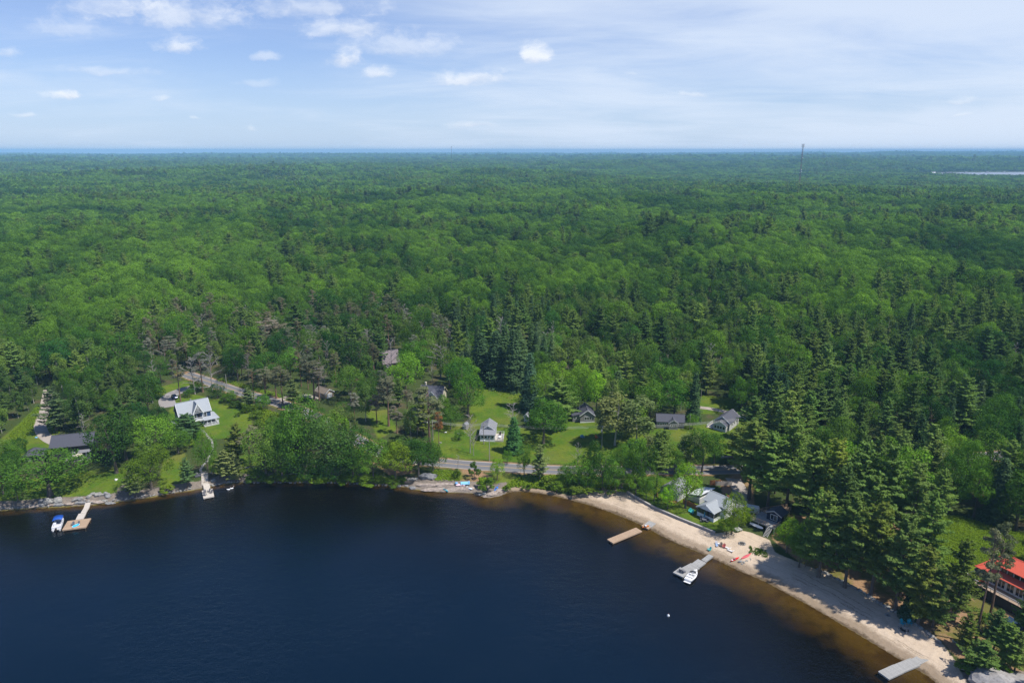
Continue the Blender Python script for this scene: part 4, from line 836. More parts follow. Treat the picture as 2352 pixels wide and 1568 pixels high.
def build_wood():
    rng = np.random.default_rng(99); out = []      # (kind, lod, x, y, z, sx, sz)
    near = []
    # --- near wood, tree by tree
    X, Y = jitter(140, 560, 6.6, rng, 46)
    S = sdist(X, Y); ok = S > 3.0
    ok &= pmask(X, Y, SAND, 0.5) < 0.2
    X, Y, S = X[ok], Y[ok], S[ok]
    bare = np.maximum(pmax(X, Y, LAWNS, 1.0), pmax(X, Y, ROCK, 1.0)); rd = np.full(X.shape, 1e9)
    for L, z, hw in LINES: rd = np.minimum(rd, seg_dist(X, Y, L)[0] - hw)
    Z = hgt(X, Y); T = np.array(TREES); Q = 0.5 + 0.25 * wav(X, Y, 240, 31)
    taken = [tuple(t) for t in TREES]
    TA = np.array(taken)
    order = rng.permutation(len(X)); acc = []
    for i in order:
        x, y, z = X[i], Y[i], Z[i]
        if bare[i] > 0.3 or rd[i] < 1.5: continue
        u, v, dep = proj(x, y, z)
        k = pick(kinds_at(u, v, Q[i]), rng.random()); a, b, wr = HR[k]; h = rng.uniform(a, b); D = math.hypot(x, y)
        if u < 340 and v > 900: h *= 0.72
        if S[i] < 14: h *= 0.75
        w = h * wr * rng.uniform(0.85, 1.2)
        def clear(h, w):
            ut, vt, _ = proj(x, y, z + h); pw = w / dep * FPX
            return prot_frac(ut - pw * .42, ut + pw * .42, vt, v - 0.12 * (v - vt)) < 0.035
        if not clear(h, w):
            h, w = h * 0.62, w * 0.72
            if not clear(h, w):
                k = 'bush'; h = rng.uniform(1.8, 4.2); w = h * rng.uniform(1.0, 1.5)
                if rd[i] < 3 or not clear(h, w): continue
        r = 0.40 * w
        dd = np.hypot(TA[:, 0] - x, TA[:, 1] - y)
        if (dd < (r + TA[:, 2]) * (0.80 if k != 'bush' else 0.55)).any(): continue
        if D > 330:
            if acc:
                pass
        TA = np.vstack([TA, (x, y, r)]); acc.append(0)
        tint = list(rng.choice([0.82, 0.95, 1.0, 1.12, 1.3]) * np.array([1.0, 1.0, 1.0]) * rng.uniform(0.92, 1.08, 3))
        if k == 'redpine': tint = list(np.array([1.1, 0.98, 1.05]) * rng.uniform(0.8, 1.2)) if rng.random() < 0.5 else list(np.array([1.1, 1.12, 1.45]) * rng.uniform(0.9, 1.2))
        if k == 'birch' and u < 340: tint = list(np.array([1.25, 1.25, 1.0]) * rng.uniform(0.9, 1.2))
        area = h * w / dep ** 2
        near.append((area, k, x, y, z, h, w, tint, D))
    near.sort(key=lambda t: -t[0])
    count = {}; single = []
    for t in near:
        k = t[1]; count[k] = count.get(k, 0)
        lim = {'broad': 165, 'pine': 130, 'bush': 90}.get(k, 70)
        if count[k] < lim and t[8] < 400: count[k] += 1; single.append(t)
        else: out.append((k, 0, t[2], t[3], t[4], t[6] / WUNIT[k], t[5]))
    for _, k, x, y, z, h, w, tint, D in single:
        lab = auto_label(k, x, y, h, tint); USED[lab] = USED.get(lab, 0) + 1
        place_tree(k, x, y, z, h, w, tint, lab, 'bushes of the wooded shore' if k == 'bush' else 'trees of the wood behind the shore')
    # --- the rest of the wood, out to the skyline
    for (r0, r1, sp, lod, ws, hs) in ((560, 900, 10.6, 0, 1.22, 1.0), (900, 1500, 11.2, 1, 1.24, 1.0), (1500, 2700, 11.6, 2, 1.28, 1.0), (2700, 6500, 18.0, 2, 2.0, 1.25), (6500, 19000, 44.0, 2, 4.6, 1.9)):
        X, Y = jitter(r0, r1, sp, rng, 41.0 if r0 > 900 else 43.0)
        fd = far_lake_d(X, Y); ok = (fd > 1.05) & (sdist(X, Y) > 4) if r0 < 1000 else fd > 1.05
        X, Y, fd = X[ok], Y[ok], fd[ok]; Z = hgt(X, Y); Q = 0.5 + 0.25 * wav(X, Y, 240, 31) + 0.12 * wav(X, Y, 900, 33); n = len(X)
        u, v, _ = proj(X, Y, Z); rr = rng.random(n); hh = rng.random(n); wj = rng.uniform(0.70, 1.35, n); age = 1 + 0.16 * wav(X, Y, 150, 41) + 0.10 * wav(X, Y, 420, 42); gone = rng.random(n) < 0.10
        for i in range(n):
            if gone[i]: continue
            if lod == 0: k = pick(kinds_at(u[i], v[i], Q[i]), rr[i])
            else: k = ('pine' if rr[i] < 0.34 else 'broad') if Q[i] > 0.66 else ('broad' if rr[i] < 0.92 else 'pine' if rr[i] < 0.97 else 'dead' if lod == 1 and rr[i] > 0.994 else 'birch')
            if lod == 2 and k in ('birch', 'dead'): k = 'broad'
            a, b, wr = HR[k]; h = (a + (b - a) * hh[i]) * age[i]; w = h * wr * wj[i]
            if 1.05 < fd[i] < 3.6 and Y[i] < FAR_C[1]: h *= 0.62
            out.append((k, lod, X[i], Y[i], Z[i] - (0.25 * h if lod == 2 else 0), w * ws / WUNIT[k], h * hs * (1.15 if lod == 2 else 1)))
    return out
WOOD = build_wood()
def merged(kind, lod, var):
    tr, cr = proto(kind, lod, var)
    name = f'wood_{kind}_{lod}_{var}'
    if kind == 'dead': return bpy.data.objects.new(name, tr)
    if tr is None: return bpy.data.objects.new(name, cr)
    a = np.zeros(len(cr.vertices) * 3); cr.vertices.foreach_get('co', a); a = a.reshape(-1, 3); b = np.zeros(len(tr.vertices) * 3); tr.vertices.foreach_get('co', b); b = b.reshape(-1, 3)
    fa = [tuple(p.vertices) for p in cr.polygons]; fb = [tuple(len(a) + i for i in p.vertices) for p in tr.polygons]
    me = bpy.data.meshes.new(name); me.from_pydata(np.vstack([a, b]).tolist(), [], fa + fb)
    me.materials.append(cr.materials[0]); me.materials.append(tr.materials[0])
    me.polygons.foreach_set('material_index', [0] * len(fa) + [1] * len(fb))
    me.attributes.new('lf', 'FLOAT', 'FACE').data.foreach_set('value', np.random.default_rng(var).random(len(fa) + len(fb)).astype(np.float32))
    me.update(); return bpy.data.objects.new(name, me)
def build_forest(rows):
    keys = sorted({(k, l) for k, l, *_ in rows}); cnt = {(k, l): (min(NVAR[k], (11, 7, 5)[l])) for k, l in keys}
    coll = bpy.data.collections.new('wood_kinds'); names = []
    for (k, l) in keys:
        for v in range(cnt[(k, l)]): o = merged(k, l, v); coll.objects.link(o); names.append(o.name)
    idx = {n: i for i, n in enumerate(sorted(names))}
    rng = np.random.default_rng(5); n = len(rows)
    P = np.array([(r[2], r[3], r[4] - 0.1) for r in rows], np.float32); S = np.array([(r[5], r[5], r[6]) for r in rows], np.float32)
    I = np.array([idx[f'wood_{r[0]}_{r[1]}_{rng.integers(cnt[(r[0], r[1])])}'] for r in rows], np.int32); A = rng.uniform(0, 6.28, n).astype(np.float32)
    me = bpy.data.meshes.new('forest'); me.vertices.add(n); me.vertices.foreach_set('co', P.ravel())
    me.attributes.new('scl', 'FLOAT_VECTOR', 'POINT').data.foreach_set('vector', S.ravel())
    me.attributes.new('pick', 'INT', 'POINT').data.foreach_set('value', I); me.attributes.new('rotz', 'FLOAT', 'POINT').data.foreach_set('value', A); me.update()
    o = link('forest', me)
    tag(o, 'mixed green forest stretching to the horizon', 'forest', kind='stuff')
    ng = bpy.data.node_groups.new('forest_trees', 'GeometryNodeTree')
    ng.interface.new_socket('Geometry', in_out='INPUT', socket_type='NodeSocketGeometry'); ng.interface.new_socket('Geometry', in_out='OUTPUT', socket_type='NodeSocketGeometry')
    N = ng.nodes; L = ng.links
    gi = N.new('NodeGroupInput'); go = N.new('NodeGroupOutput'); ip = N.new('GeometryNodeInstanceOnPoints'); ci = N.new('GeometryNodeCollectionInfo')
    ci.inputs['Collection'].default_value = coll; ci.inputs['Separate Children'].default_value = True; ci.inputs['Reset Children'].default_value = True
    def attr(name, t):
        a = N.new('GeometryNodeInputNamedAttribute'); a.data_type = t; a.inputs[0].default_value = name; return a.outputs[0]
    cx = N.new('ShaderNodeCombineXYZ'); L.new(attr('rotz', 'FLOAT'), cx.inputs[2])
    L.new(gi.outputs[0], ip.inputs['Points']); L.new(ci.outputs[0], ip.inputs['Instance']); ip.inputs['Pick Instance'].default_value = True
    L.new(attr('pick', 'INT'), ip.inputs['Instance Index']); L.new(cx.outputs[0], ip.inputs['Rotation']); L.new(attr('scl', 'FLOAT_VECTOR'), ip.inputs['Scale'])
    L.new(ip.outputs[0], go.inputs[0])
    md = o.modifiers.new('trees', 'NODES'); md.node_group = ng
    print('forest instances', n, 'protos', len(names))
build_forest(WOOD)
# ------------------------------------------------------------------ haze: the air between here and the skyline
hm = bpy.data.materials.new('haze'); hm.use_nodes = True; g = NT(hm.node_tree); g.n.clear()
pv = g.new('ShaderNodeVolumePrincipled'); pv.inputs['Color'].default_value = (0.36, 0.69, 1.0, 1); pv.inputs['Anisotropy'].default_value = -0.12; pv.inputs['Density'].default_value = 0.88e-4
out = g.new('ShaderNodeOutputMaterial'); g.l.new(pv.outputs[0], out.inputs['Volume'])
tag(MB().box(-19500, 19500, -2000, 24500, -60, 138).build('haze', hm), kind='stuff')
# ------------------------------------------------------------------ buildings
WHITE = mat('paint_white', (0.74, 0.75, 0.76), 0.6, var=0.06, scale=1.2, wear=(0.55, 0.55, 0.53))
CREAM = mat('paint_cream', (0.66, 0.60, 0.46), 0.7, var=0.08)
GREYW = mat('siding_grey', (0.27, 0.26, 0.25), 0.75, var=0.10, wear=(0.20, 0.19, 0.18))
LGREY = mat('siding_pale', (0.52, 0.52, 0.52), 0.7, var=0.08)
BLUEW = mat('siding_blue', (0.035, 0.075, 0.16), 0.6, var=0.12)
NAVY = mat('siding_navy', (0.012, 0.022, 0.055), 0.6, var=0.15)
DARKW = mat('siding_charcoal', (0.035, 0.035, 0.042), 0.7, var=0.2)
BROWNW = mat('siding_brown', (0.075, 0.05, 0.045), 0.8, var=0.2)
TANW = mat('siding_tan', (0.36, 0.28, 0.20), 0.8, var=0.1)
R_BLUE = mat('shingle_pale', (0.30, 0.325, 0.35), 0.85, var=0.14, scale=2.5, bump=0.3, wear=(0.25, 0.27, 0.29))
R_GREY = mat('shingle_grey', (0.21, 0.215, 0.235), 0.85, var=0.16, scale=2.5, bump=0.3, wear=(0.16, 0.165, 0.18))
R_DARK = mat('shingle_dark', (0.075, 0.078, 0.098), 0.85, var=0.2, scale=2.5, bump=0.3, wear=(0.085, 0.088, 0.10))
R_TAN = mat('shingle_tan', (0.20, 0.165, 0.13), 0.85, var=0.16, scale=2.5, wear=(0.14, 0.12, 0.10))
R_BROWN = mat('shingle_brown', (0.20, 0.165, 0.175), 0.8, var=0.15, wear=(0.25, 0.23, 0.24))
R_RED = mat('metal_red', (0.66, 0.115, 0.065), 0.55, var=0.10, scale=1.0, wear=(0.55, 0.14, 0.09))
R_WHITE = mat('metal_white', (0.72, 0.74, 0.77), 0.45, var=0.05, wear=(0.60, 0.61, 0.62))
GLASS = mat('window_glass', (0.018, 0.022, 0.03), 0.08, var=0.3, spec=0.7)
CONC = mat('concrete', (0.30, 0.285, 0.265), 0.9, var=0.15, scale=2.0, bump=0.3, wear=(0.26, 0.25, 0.23))
WOODB = mat('wood_brown', (0.40, 0.285, 0.19), 0.8, var=0.16, scale=2.0, wear=(0.33, 0.25, 0.18))
WOODG = mat('wood_grey', (0.33, 0.325, 0.31), 0.85, var=0.16, scale=2.0, wear=(0.25, 0.245, 0.24))
WOODL = mat('wood_pale', (0.52, 0.47, 0.41), 0.85, var=0.12, scale=2.0, wear=(0.42, 0.38, 0.34))
WOODO = mat('wood_orange', (0.33, 0.135, 0.05), 0.75, var=0.2, scale=2.0, wear=(0.25, 0.12, 0.05))
WOODD = mat('wood_dark', (0.05, 0.042, 0.038), 0.8, var=0.2)
BRICK = mat('brick_red', (0.28, 0.09, 0.06), 0.9, var=0.25, scale=8)
METAL = mat('galvanised', (0.45, 0.46, 0.47), 0.45, 0.6, var=0.1)
def P3(c): return tuple(float(v) for v in c)
def house_root(name, label, px, rz, dx=0.0, dy=0.0, cat='house', dz=0.0):
    """px: ground pixel of a reference point at local (dx, dy)"""
    p = G(*px); c, s = math.cos(rz), math.sin(rz)
    o = thing(name, label, cat, (p[0] - (c * dx - s * dy), p[1] - (s * dx + c * dy), p[2] + dz), rz); return o
def window(root, face, org, t, z, w, h, frame=None, mull=1, bars=0):
    """face: outward direction 'f','b','l','r'; org: distance of the wall from the origin; t: position along the wall"""
    frame = frame or WHITE
    M = {'f': Matrix(((1, 0, 0, 0), (0, 1, 0, -org), (0, 0, 1, 0), (0, 0, 0, 1))), 'b': Matrix.Rotation(math.pi, 4, 'Z') @ Matrix.Translation((0, -org, 0)),
         'l': Matrix.Rotation(-math.pi / 2, 4, 'Z') @ Matrix.Translation((0, -org, 0)), 'r': Matrix.Rotation(math.pi / 2, 4, 'Z') @ Matrix.Translation((0, -org, 0))}[face]
    m = MB(); e = 0.11
    for a in ((t - w / 2 - e, t - w / 2, z - e, z + h + e), (t + w / 2, t + w / 2 + e, z - e, z + h + e), (t - w / 2, t + w / 2, z - e, z), (t - w / 2, t + w / 2, z + h, z + h + e)):
        m.box(a[0], a[1], -0.07, 0.02, a[2], a[3], M)
    for k in range(1, mull): xx = t - w / 2 + w * k / mull; m.box(xx - 0.05, xx + 0.05, -0.06, 0.02, z, z + h, M)
    for k in range(bars): zz = z + h * (k + 1) / (bars + 1); m.box(t - w / 2, t + w / 2, -0.055, 0.02, zz - 0.03, zz + 0.03, M)
    f = m.build('window', frame, root)
    MB().box(t - w / 2, t + w / 2, -0.03, 0.0, z, z + h, M).build('pane', GLASS, f); return f
def door(root, face, org, t, z, w, h, m_):
    M = {'f': Matrix.Translation((0, -org, 0)), 'l': Matrix.Rotation(-math.pi / 2, 4, 'Z') @ Matrix.Translation((0, -org, 0)), 'r': Matrix.Rotation(math.pi / 2, 4, 'Z') @ Matrix.Translation((0, -org, 0)), 'b': Matrix.Rotation(math.pi, 4, 'Z') @ Matrix.Translation((0, -org, 0))}[face]
    d = MB().box(t - w / 2, t + w / 2, -0.06, 0.02, z, z + h, M).build('door', m_, root)
    MB().box(t + w * 0.32, t + w * 0.40, -0.11, -0.06, z + h * 0.45, z + h * 0.5, M).build('handle', METAL, d); return d
def gable(root, L, W, hw, hr, mw, mr, x0=0.0, y0=0.0, z0=0.0, ov=0.35, trim=None, axis='x', name=('wall', 'roof')):
    """gabled volume, ridge along local x (or y); returns the roof part"""
    def T(x, y, z): return (x0 + x, y0 + y, z0 + z) if axis == 'x' else (x0 - y, y0 + x, z0 + z)
    m = MB(); a, b = L / 2, W / 2
    m.add([T(-a, -b, -1.2), T(a, -b, -1.2), T(a, b, -1.2), T(-a, b, -1.2), T(-a, -b, hw), T(a, -b, hw), T(a, b, hw), T(-a, b, hw), T(-a, 0, hw + hr), T(a, 0, hw + hr)],
          [(0, 1, 5, 4), (2, 3, 7, 6), (1, 2, 6, 9, 5), (3, 0, 4, 8, 7), (4, 5, 9, 8), (6, 7, 8, 9)])
    m.build(name[0], mw, root)
    k = hr / b; th = 0.16; A = a + ov; Bv = b + ov; zo = hw - k * ov; r = MB(); up = 0.05
    r.slab([T(-A, -Bv, zo + up + th), T(A, -Bv, zo + up + th), T(A, 0, hw + hr + up + th), T(-A, 0, hw + hr + up + th)], th)
    r.slab([T(A, Bv, zo + up + th), T(-A, Bv, zo + up + th), T(-A, 0, hw + hr + up + th), T(A, 0, hw + hr + up + th)], th)
    ro = r.build(name[1], mr, root)
    if trim is not None:
        t = MB()
        for e in (-1, 1):
            for s in (-1, 1): t.bar(T(e * (A + 0.02), s * Bv, zo + up), T(e * (A + 0.02), 0, hw + hr + up), 0.09, 0.26)
        t.build('barge_board', trim, ro)
    c = MB(); c.bar(T(-A, 0, hw + hr + up + th + 0.01), T(A, 0, hw + hr + up + th + 0.01), 0.30, 0.06); c.build('ridge_cap', mr, ro)
    return ro
def hip(root, L, W, z0, hr, mr, ov=0.4, name='roof', x0=0.0, y0=0.0, ridge=None):
    a, b = L / 2 + ov, W / 2 + ov; rl = (L - W) / 2 if ridge is None else ridge / 2; rl = max(rl, 0.05)
    v = [(-a, -b, z0), (a, -b, z0), (a, b, z0), (-a, b, z0), (-rl, 0, z0 + hr), (rl, 0, z0 + hr)]; v = [(x + x0, y + y0, z) for x, y, z in v] + [(x + x0, y + y0, z0 - 0.16) for x, y, z in v[:4]]
    o = MB().add(v, [(0, 1, 5, 4), (1, 2, 5), (2, 3, 4, 5), (3, 0, 4), (9, 8, 7, 6), (0, 6, 7, 1), (1, 7, 8, 2), (2, 8, 9, 3), (3, 9, 6, 0)]).build(name, mr, root)
    c = MB()
    for p, q in ((v[4], v[5]), (v[0], v[4]), (v[3], v[4]), (v[1], v[5]), (v[2], v[5])): c.bar((p[0], p[1], p[2] + 0.03), (q[0], q[1], q[2] + 0.03), 0.22, 0.05)
    c.build('ridge_cap', mr, o); return o
def rail(root, pts, z, h, m_, gap=1.4, mid=2, name='railing', x=False):
    """posts, top rail and lower rails along a polyline"""
    b = MB()
    for (ax, ay), (bx, by) in zip(pts[:-1], pts[1:]):
        L = math.hypot(bx - ax, by - ay); n = max(1, int(round(L / gap)))
        for k in range(n + 1): t = k / n; px, py = ax + (bx - ax) * t, ay + (by - ay) * t; b.box(px - .05, px + .05, py - .05, py + .05, z, z + h)
        b.bar((ax, ay, z + h), (bx, by, z + h), 0.12, 0.07)
        for j in range(mid): zz = z + h * (j + 0.5) / (mid + 0.5); b.bar((ax, ay, zz), (bx, by, zz), 0.05, 0.06)
        if x:
            for k in range(n):
                p = (ax + (bx - ax) * k / n, ay + (by - ay) * k / n); q = (ax + (bx - ax) * (k + 1) / n, ay + (by - ay) * (k + 1) / n)
                b.bar((*p, z + .12), (*q, z + h - .08), 0.06); b.bar((*p, z + h - .08), (*q, z + .12), 0.06)
    return b.build(name, m_, root)
PLANKS = {}
def planks(root, x0, x1, y0, y1, z, m_, along='x', w=0.30, th=0.06, seed=0):
    """deck boards as single pieces laid across the span"""
    L = (y1 - y0) if along == 'x' else (x1 - x0); key = (round(L, 2), w, m_.name)
    if key not in PLANKS: PLANKS[key] = MB().box(-w / 2 + 0.012, w / 2 - 0.012, -L / 2, L / 2, -th, 0).mesh('plank', m_)
    S = (x1 - x0) if along == 'x' else (y1 - y0); n = max(1, int(S / w))
    rg = random.Random(seed + n)
    for k in range(n):
        o = link('plank', PLANKS[key], root); t = (k + 0.5) * S / n
        o.location = (x0 + t, (y0 + y1) / 2, z + rg.uniform(-.006, .006)) if along == 'x' else ((x0 + x1) / 2, y0 + t, z + rg.uniform(-.006, .006))
        o.rotation_euler = (0, 0, rg.uniform(-.004, .004) + (0 if along == 'x' else math.pi / 2)); o.scale = (S / n / w, 1, 1)
# --- blue gingerbread house
def blue_house():
    o = house_root('blue_house', 'blue two-storey house with pale roof and white gingerbread gable', (459, 981), R(37), 0.8, -5.4)
    L, W, hw = 11.6, 7.6, 5.6
    ro = gable(o, L, W, hw, 4.0, BLUEW, R_BLUE, trim=WHITE)
    MB().box(-0.3, 0.3, 1.0, 1.6, hw + 1.8, hw + 4.3).build('vent_stack', R_GREY, ro)
    MB().box(-L / 2 - 0.05, L / 2 + 0.05, -W / 2 - 0.05, W / 2 + 0.05, -1.3, 0.35).build('foundation', CONC, o)
    # projecting front gable: porch below, balcony above
    bx, bw, by0, by1 = 0.8, 3.3, -W / 2 - 1.5, -W / 2
    MB().box(bx - bw / 2, bx + bw / 2, by0 + 1.35, by1 + 0.4, 0.3, hw + 0.9).build('bay_wall', BLUEW, o)
    for z0, z1 in ((0.3, 2.9), (3.1, 5.9)):
        for s in (-1, 1): MB().box(bx + s * bw / 2 - 0.11, bx + s * bw / 2 + 0.11, by0 - 0.1, by0 + 0.12, z0, z1).build('post', WHITE, o)
    MB().box(bx - bw / 2 - .1, bx + bw / 2 + .1, by0 - 0.15, by1, 2.75, 3.1).build('balcony_floor', WHITE, o)
    rail(o, [(bx - bw / 2, by1), (bx - bw / 2, by0), (bx + bw / 2, by0), (bx + bw / 2, by1)], 3.1, 0.95, WHITE, 0.4, 1, 'balcony_railing')
    g2 = MB(); zt, ze = hw + 4.2, hw + 0.1; hwid = bw / 2 + 0.35
    back = -0.6
    g2.slab([(bx - hwid, by0 - .35, ze), (bx, by0 - .35, zt), (bx, back, zt), (bx - hwid, back, ze)][::-1], -0.15)
    g2.slab([(bx + hwid, by0 - .35, ze), (bx, by0 - .35, zt), (bx, back, zt), (bx + hwid, back, ze)], -0.15)
    gr = g2.build('gable_roof', R_BLUE, o)
    t = MB()
    for s in (-1, 1): t.bar((bx + s * hwid, by0 - .40, ze + .05), (bx, by0 - .40, zt + .1), 0.12, 0.42)
    t.build('barge_board', WHITE, gr)
    t = MB()
    for k in range(5): zz = ze + 0.55 + 0.62 * k; ww = hwid * (zt - zz) / (zt - ze) - 0.1; t.bar((bx - ww, by0 - .33, zz), (bx + ww, by0 - .33, zz), 0.07)
    for k in (-1, 0, 1): t.bar((bx + 0.5 * k, by0 - .31, ze + .3), (bx + 0.15 * k, by0 - .31, zt - 0.7), 0.06)
    t.bar((bx - 1.2, by0 - .29, ze + .3), (bx + .4, by0 - .29, zt - 1.5), 0.06); t.bar((bx + 1.2, by0 - .29, ze + .3), (bx - .4, by0 - .29, zt - 1.5), 0.06)
    t.build('gingerbread', WHITE, gr)
    t = MB(); n = 7
    for k in range(n): xx = bx - bw / 2 + 0.2 + (bw - 0.4) * k / (n - 1); t.tube((xx, by0 - .05, 2.55), (xx, by0 + .05, 2.55), 0.2, 0.2, 6)
    t.build('spindle_trim', WHITE, o)
    wy = -by0 - 1.35
    window(o, 'f', wy, bx - 0.75, 3.5, 0.75, 1.6, bars=1); door(o, 'f', wy, bx + 0.6, 3.15, 1.0, 2.2, DARKW); door(o, 'f', wy, bx + 0.5, 0.35, 1.0, 2.1, DARKW); window(o, 'f', wy, bx - 0.7, 0.9, 0.8, 1.3, bars=1)
    for x in (3.7, -2.9): window(o, 'f', W / 2, x, 3.4, 0.95, 1.6, bars=1)
    for x in (3.4, 4.9, -3.0): window(o, 'f', W / 2, x, 0.95, 0.8, 1.4, bars=1)
    for y in (-1.6, 1.6):
        window(o, 'r', L / 2, y, 3.3, 0.9, 1.5, bars=1); window(o, 'l', L / 2, y, 3.3, 0.9, 1.5, bars=1); window(o, 'l', L / 2, y, 0.9, 0.9, 1.4)
    for s in (-1, 1):
        for e in (-1, 1): MB().box(s * (L / 2 + .02) - .09, s * (L / 2 + .02) + .09, e * (W / 2 + .02) - .09, e * (W / 2 + .02) + .09, 0.3, hw - 0.2).build('corner_board', WHITE, o)
    # wrap-round porch
    def porch(x0, x1, y0, y1, zl, zh, nm):
        pf = MB().box(x0, x1, y0, y1, -1.0, 0.32).build('porch_floor', LGREY, o)
        r = MB(); e = 0.3
        r.slab([(x0 - e, y0 - e, zl), (x1 + e, y0 - e, zl), (x1 - 0.9, y1, zh), (x0 + (0.9 if nm == 'l' else 0.0), y1, zh)], 0.14)
        return r
    yb = -W / 2
    MB().box(bx + bw / 2, L / 2 + 2.2, yb - 2.3, yb, -1.0, 0.32).build('porch_floor', LGREY, o); MB().box(L / 2, L / 2 + 2.2, yb, 1.8, -1.0, 0.32).build('porch_floor', LGREY, o)
    r = MB(); xr = L / 2 + 2.55; yf = yb - 2.65
    r.slab([(bx + bw / 2, yf, 2.7), (xr, yf, 2.7), (L / 2, yb, 3.35), (bx + bw / 2, yb, 3.35)], 0.14); r.slab([(xr, yf, 2.7), (xr, 2.1, 2.7), (L / 2, 2.1, 3.35), (L / 2, yb, 3.35)], 0.14)
    r.build('porch_roof', R_BLUE, o)
    r = MB(); xl = -L / 2 - 2.3
    r.slab([(xl, yf, 2.6), (bx - bw / 2, yf, 2.6), (bx - bw / 2, yb, 3.35), (-L / 2, yb, 3.35)], 0.14); r.slab([(xl, 1.0, 2.6), (xl, yf, 2.6), (-L / 2, yb, 3.35), (-L / 2, 1.0, 3.35)], 0.14)
    r.build('porch_roof', R_BLUE, o)
    for x, y in ((L / 2 + 2.1, yb - 2.2), (L / 2 - 0.6, yb - 2.2), (bx + bw / 2 + 1.2, yb - 2.2), (L / 2 + 2.1, -0.6), (L / 2 + 2.1, 1.6), (-L / 2 - 1.9, yb - 2.2), (-3.4, yb - 2.2)):
        MB().box(x - .09, x + .09, y - .09, y + .09, 0.3, 2.72).build('post', WHITE, o)
    rail(o, [(bx + bw / 2 + .5, yb - 2.2), (L / 2 + 2.1, yb - 2.2), (L / 2 + 2.1, 1.7)], 0.32, 0.95, WHITE, 1.3, 0, 'porch_railing', x=True)
    MB().box(-3.6, 3.2, W / 2, W / 2 + 3.4, -1, 2.9).build('rear_wing', BLUEW, o)
    MB().slab([(-3.9, W / 2 + 3.7, 2.9), (-3.9, W / 2, 4.4), (3.5, W / 2, 4.4), (3.5, W / 2 + 3.7, 2.9)][::-1], 0.15).build('rear_roof', R_BLUE, o)
blue_house()
# --- dark house on the left
def dark_house():
    o = house_root('dark_house', 'charcoal house with dark shingle roof behind the huge oak', (214, 1053), R(16), 6.2, -4.3, 'house', 0.8)
    L, W, hw = 12.6, 8.4, 4.9
    ro = gable(o, L, W, hw, 2.7, DARKW, R_DARK, ov=0.6, z0=0.0)
    for x in (3.6, 4.6):
        MB().box(x - .22, x + .22, -1.1, -0.75, hw + 1.85, hw + 2.35).build('roof_vent', R_WHITE, ro)
    MB().box(-L / 2, L / 2, -W / 2 - .03, W / 2, -1.5, 0.3).build('foundation', CONC, o)
    for x in (-4, -1.5, 1.2): window(o, 'f', W / 2, x, 2.9, 1.3, 1.2, DARKW)
    for k, x in enumerate((3.0, 4.1, 5.2)): window(o, 'f', W / 2 + 1.2, x, 0.7, 0.75, 1.6, LGREY)
    MB().box(2.3, 6.0, -W / 2 - 1.2, -W / 2, -0.8, 2.4).build('sun_porch', GREYW, o); MB().slab([(2.0, -W / 2 - 1.6, 2.5), (6.3, -W / 2 - 1.6, 2.5), (6.3, -W / 2, 3.0), (2.0, -W / 2, 3.0)], 0.14).build('porch_roof', R_GREY, o)
    MB().box(-2, 6.4, -W / 2 - 4.0, -W / 2 - 1.2, -1.6, 0.28).build('deck', WOODD, o); planks(o, -2, 6.4, -W / 2 - 4.0, -W / 2 - 1.2, 0.35, WOODG, 'y', 0.3)
    rail(o, [(-2, -W / 2 - 4.0), (6.4, -W / 2 - 4.0), (6.4, -W / 2 - 1.2)], 0.35, 0.95, WOODD, 1.4, 2)
    door(o, 'f', W / 2, 0.4, 0.35, 1.1, 2.1, LGREY)
    g = house_root('low_garage', 'low outbuilding with dark hip roof left of the huge oak', (78, 1060), R(14), 0, -2.6, 'outbuilding')
    MB().box(-2.9, 2.9, -2.6, 2.6, -1.2, 2.3).build('wall', DARKW, g); hip(g, 5.8, 5.2, 2.35, 2.0, R_DARK, 0.5); window(g, 'f', 2.6, 0.8, 0.9, 0.9, 0.9, LGREY); door(g, 'f', 2.6, -1.3, 0, 1.0, 2.0, GREYW)
    # garden umbrella and lounger on the deck
    u = thing('garden_umbrella', 'beige garden umbrella open on the deck of the charcoal house', 'umbrella', tuple(o.matrix_basis @ Vector((2.4, -W / 2 - 2.6, 0.36))), 0.3)
    MB().tube((0, 0, 0), (0, 0, 2.3), 0.03).build('pole', METAL, u); b = MB(); n = 8; b.add([(0, 0, 2.35)] + [(1.45 * math.cos(6.283 * k / n), 1.45 * math.sin(6.283 * k / n), 1.85) for k in range(n)], [(0, k + 1, (k + 1) % n + 1) for k in range(n)]); b.build('canopy', CREAM, u)
dark_house()
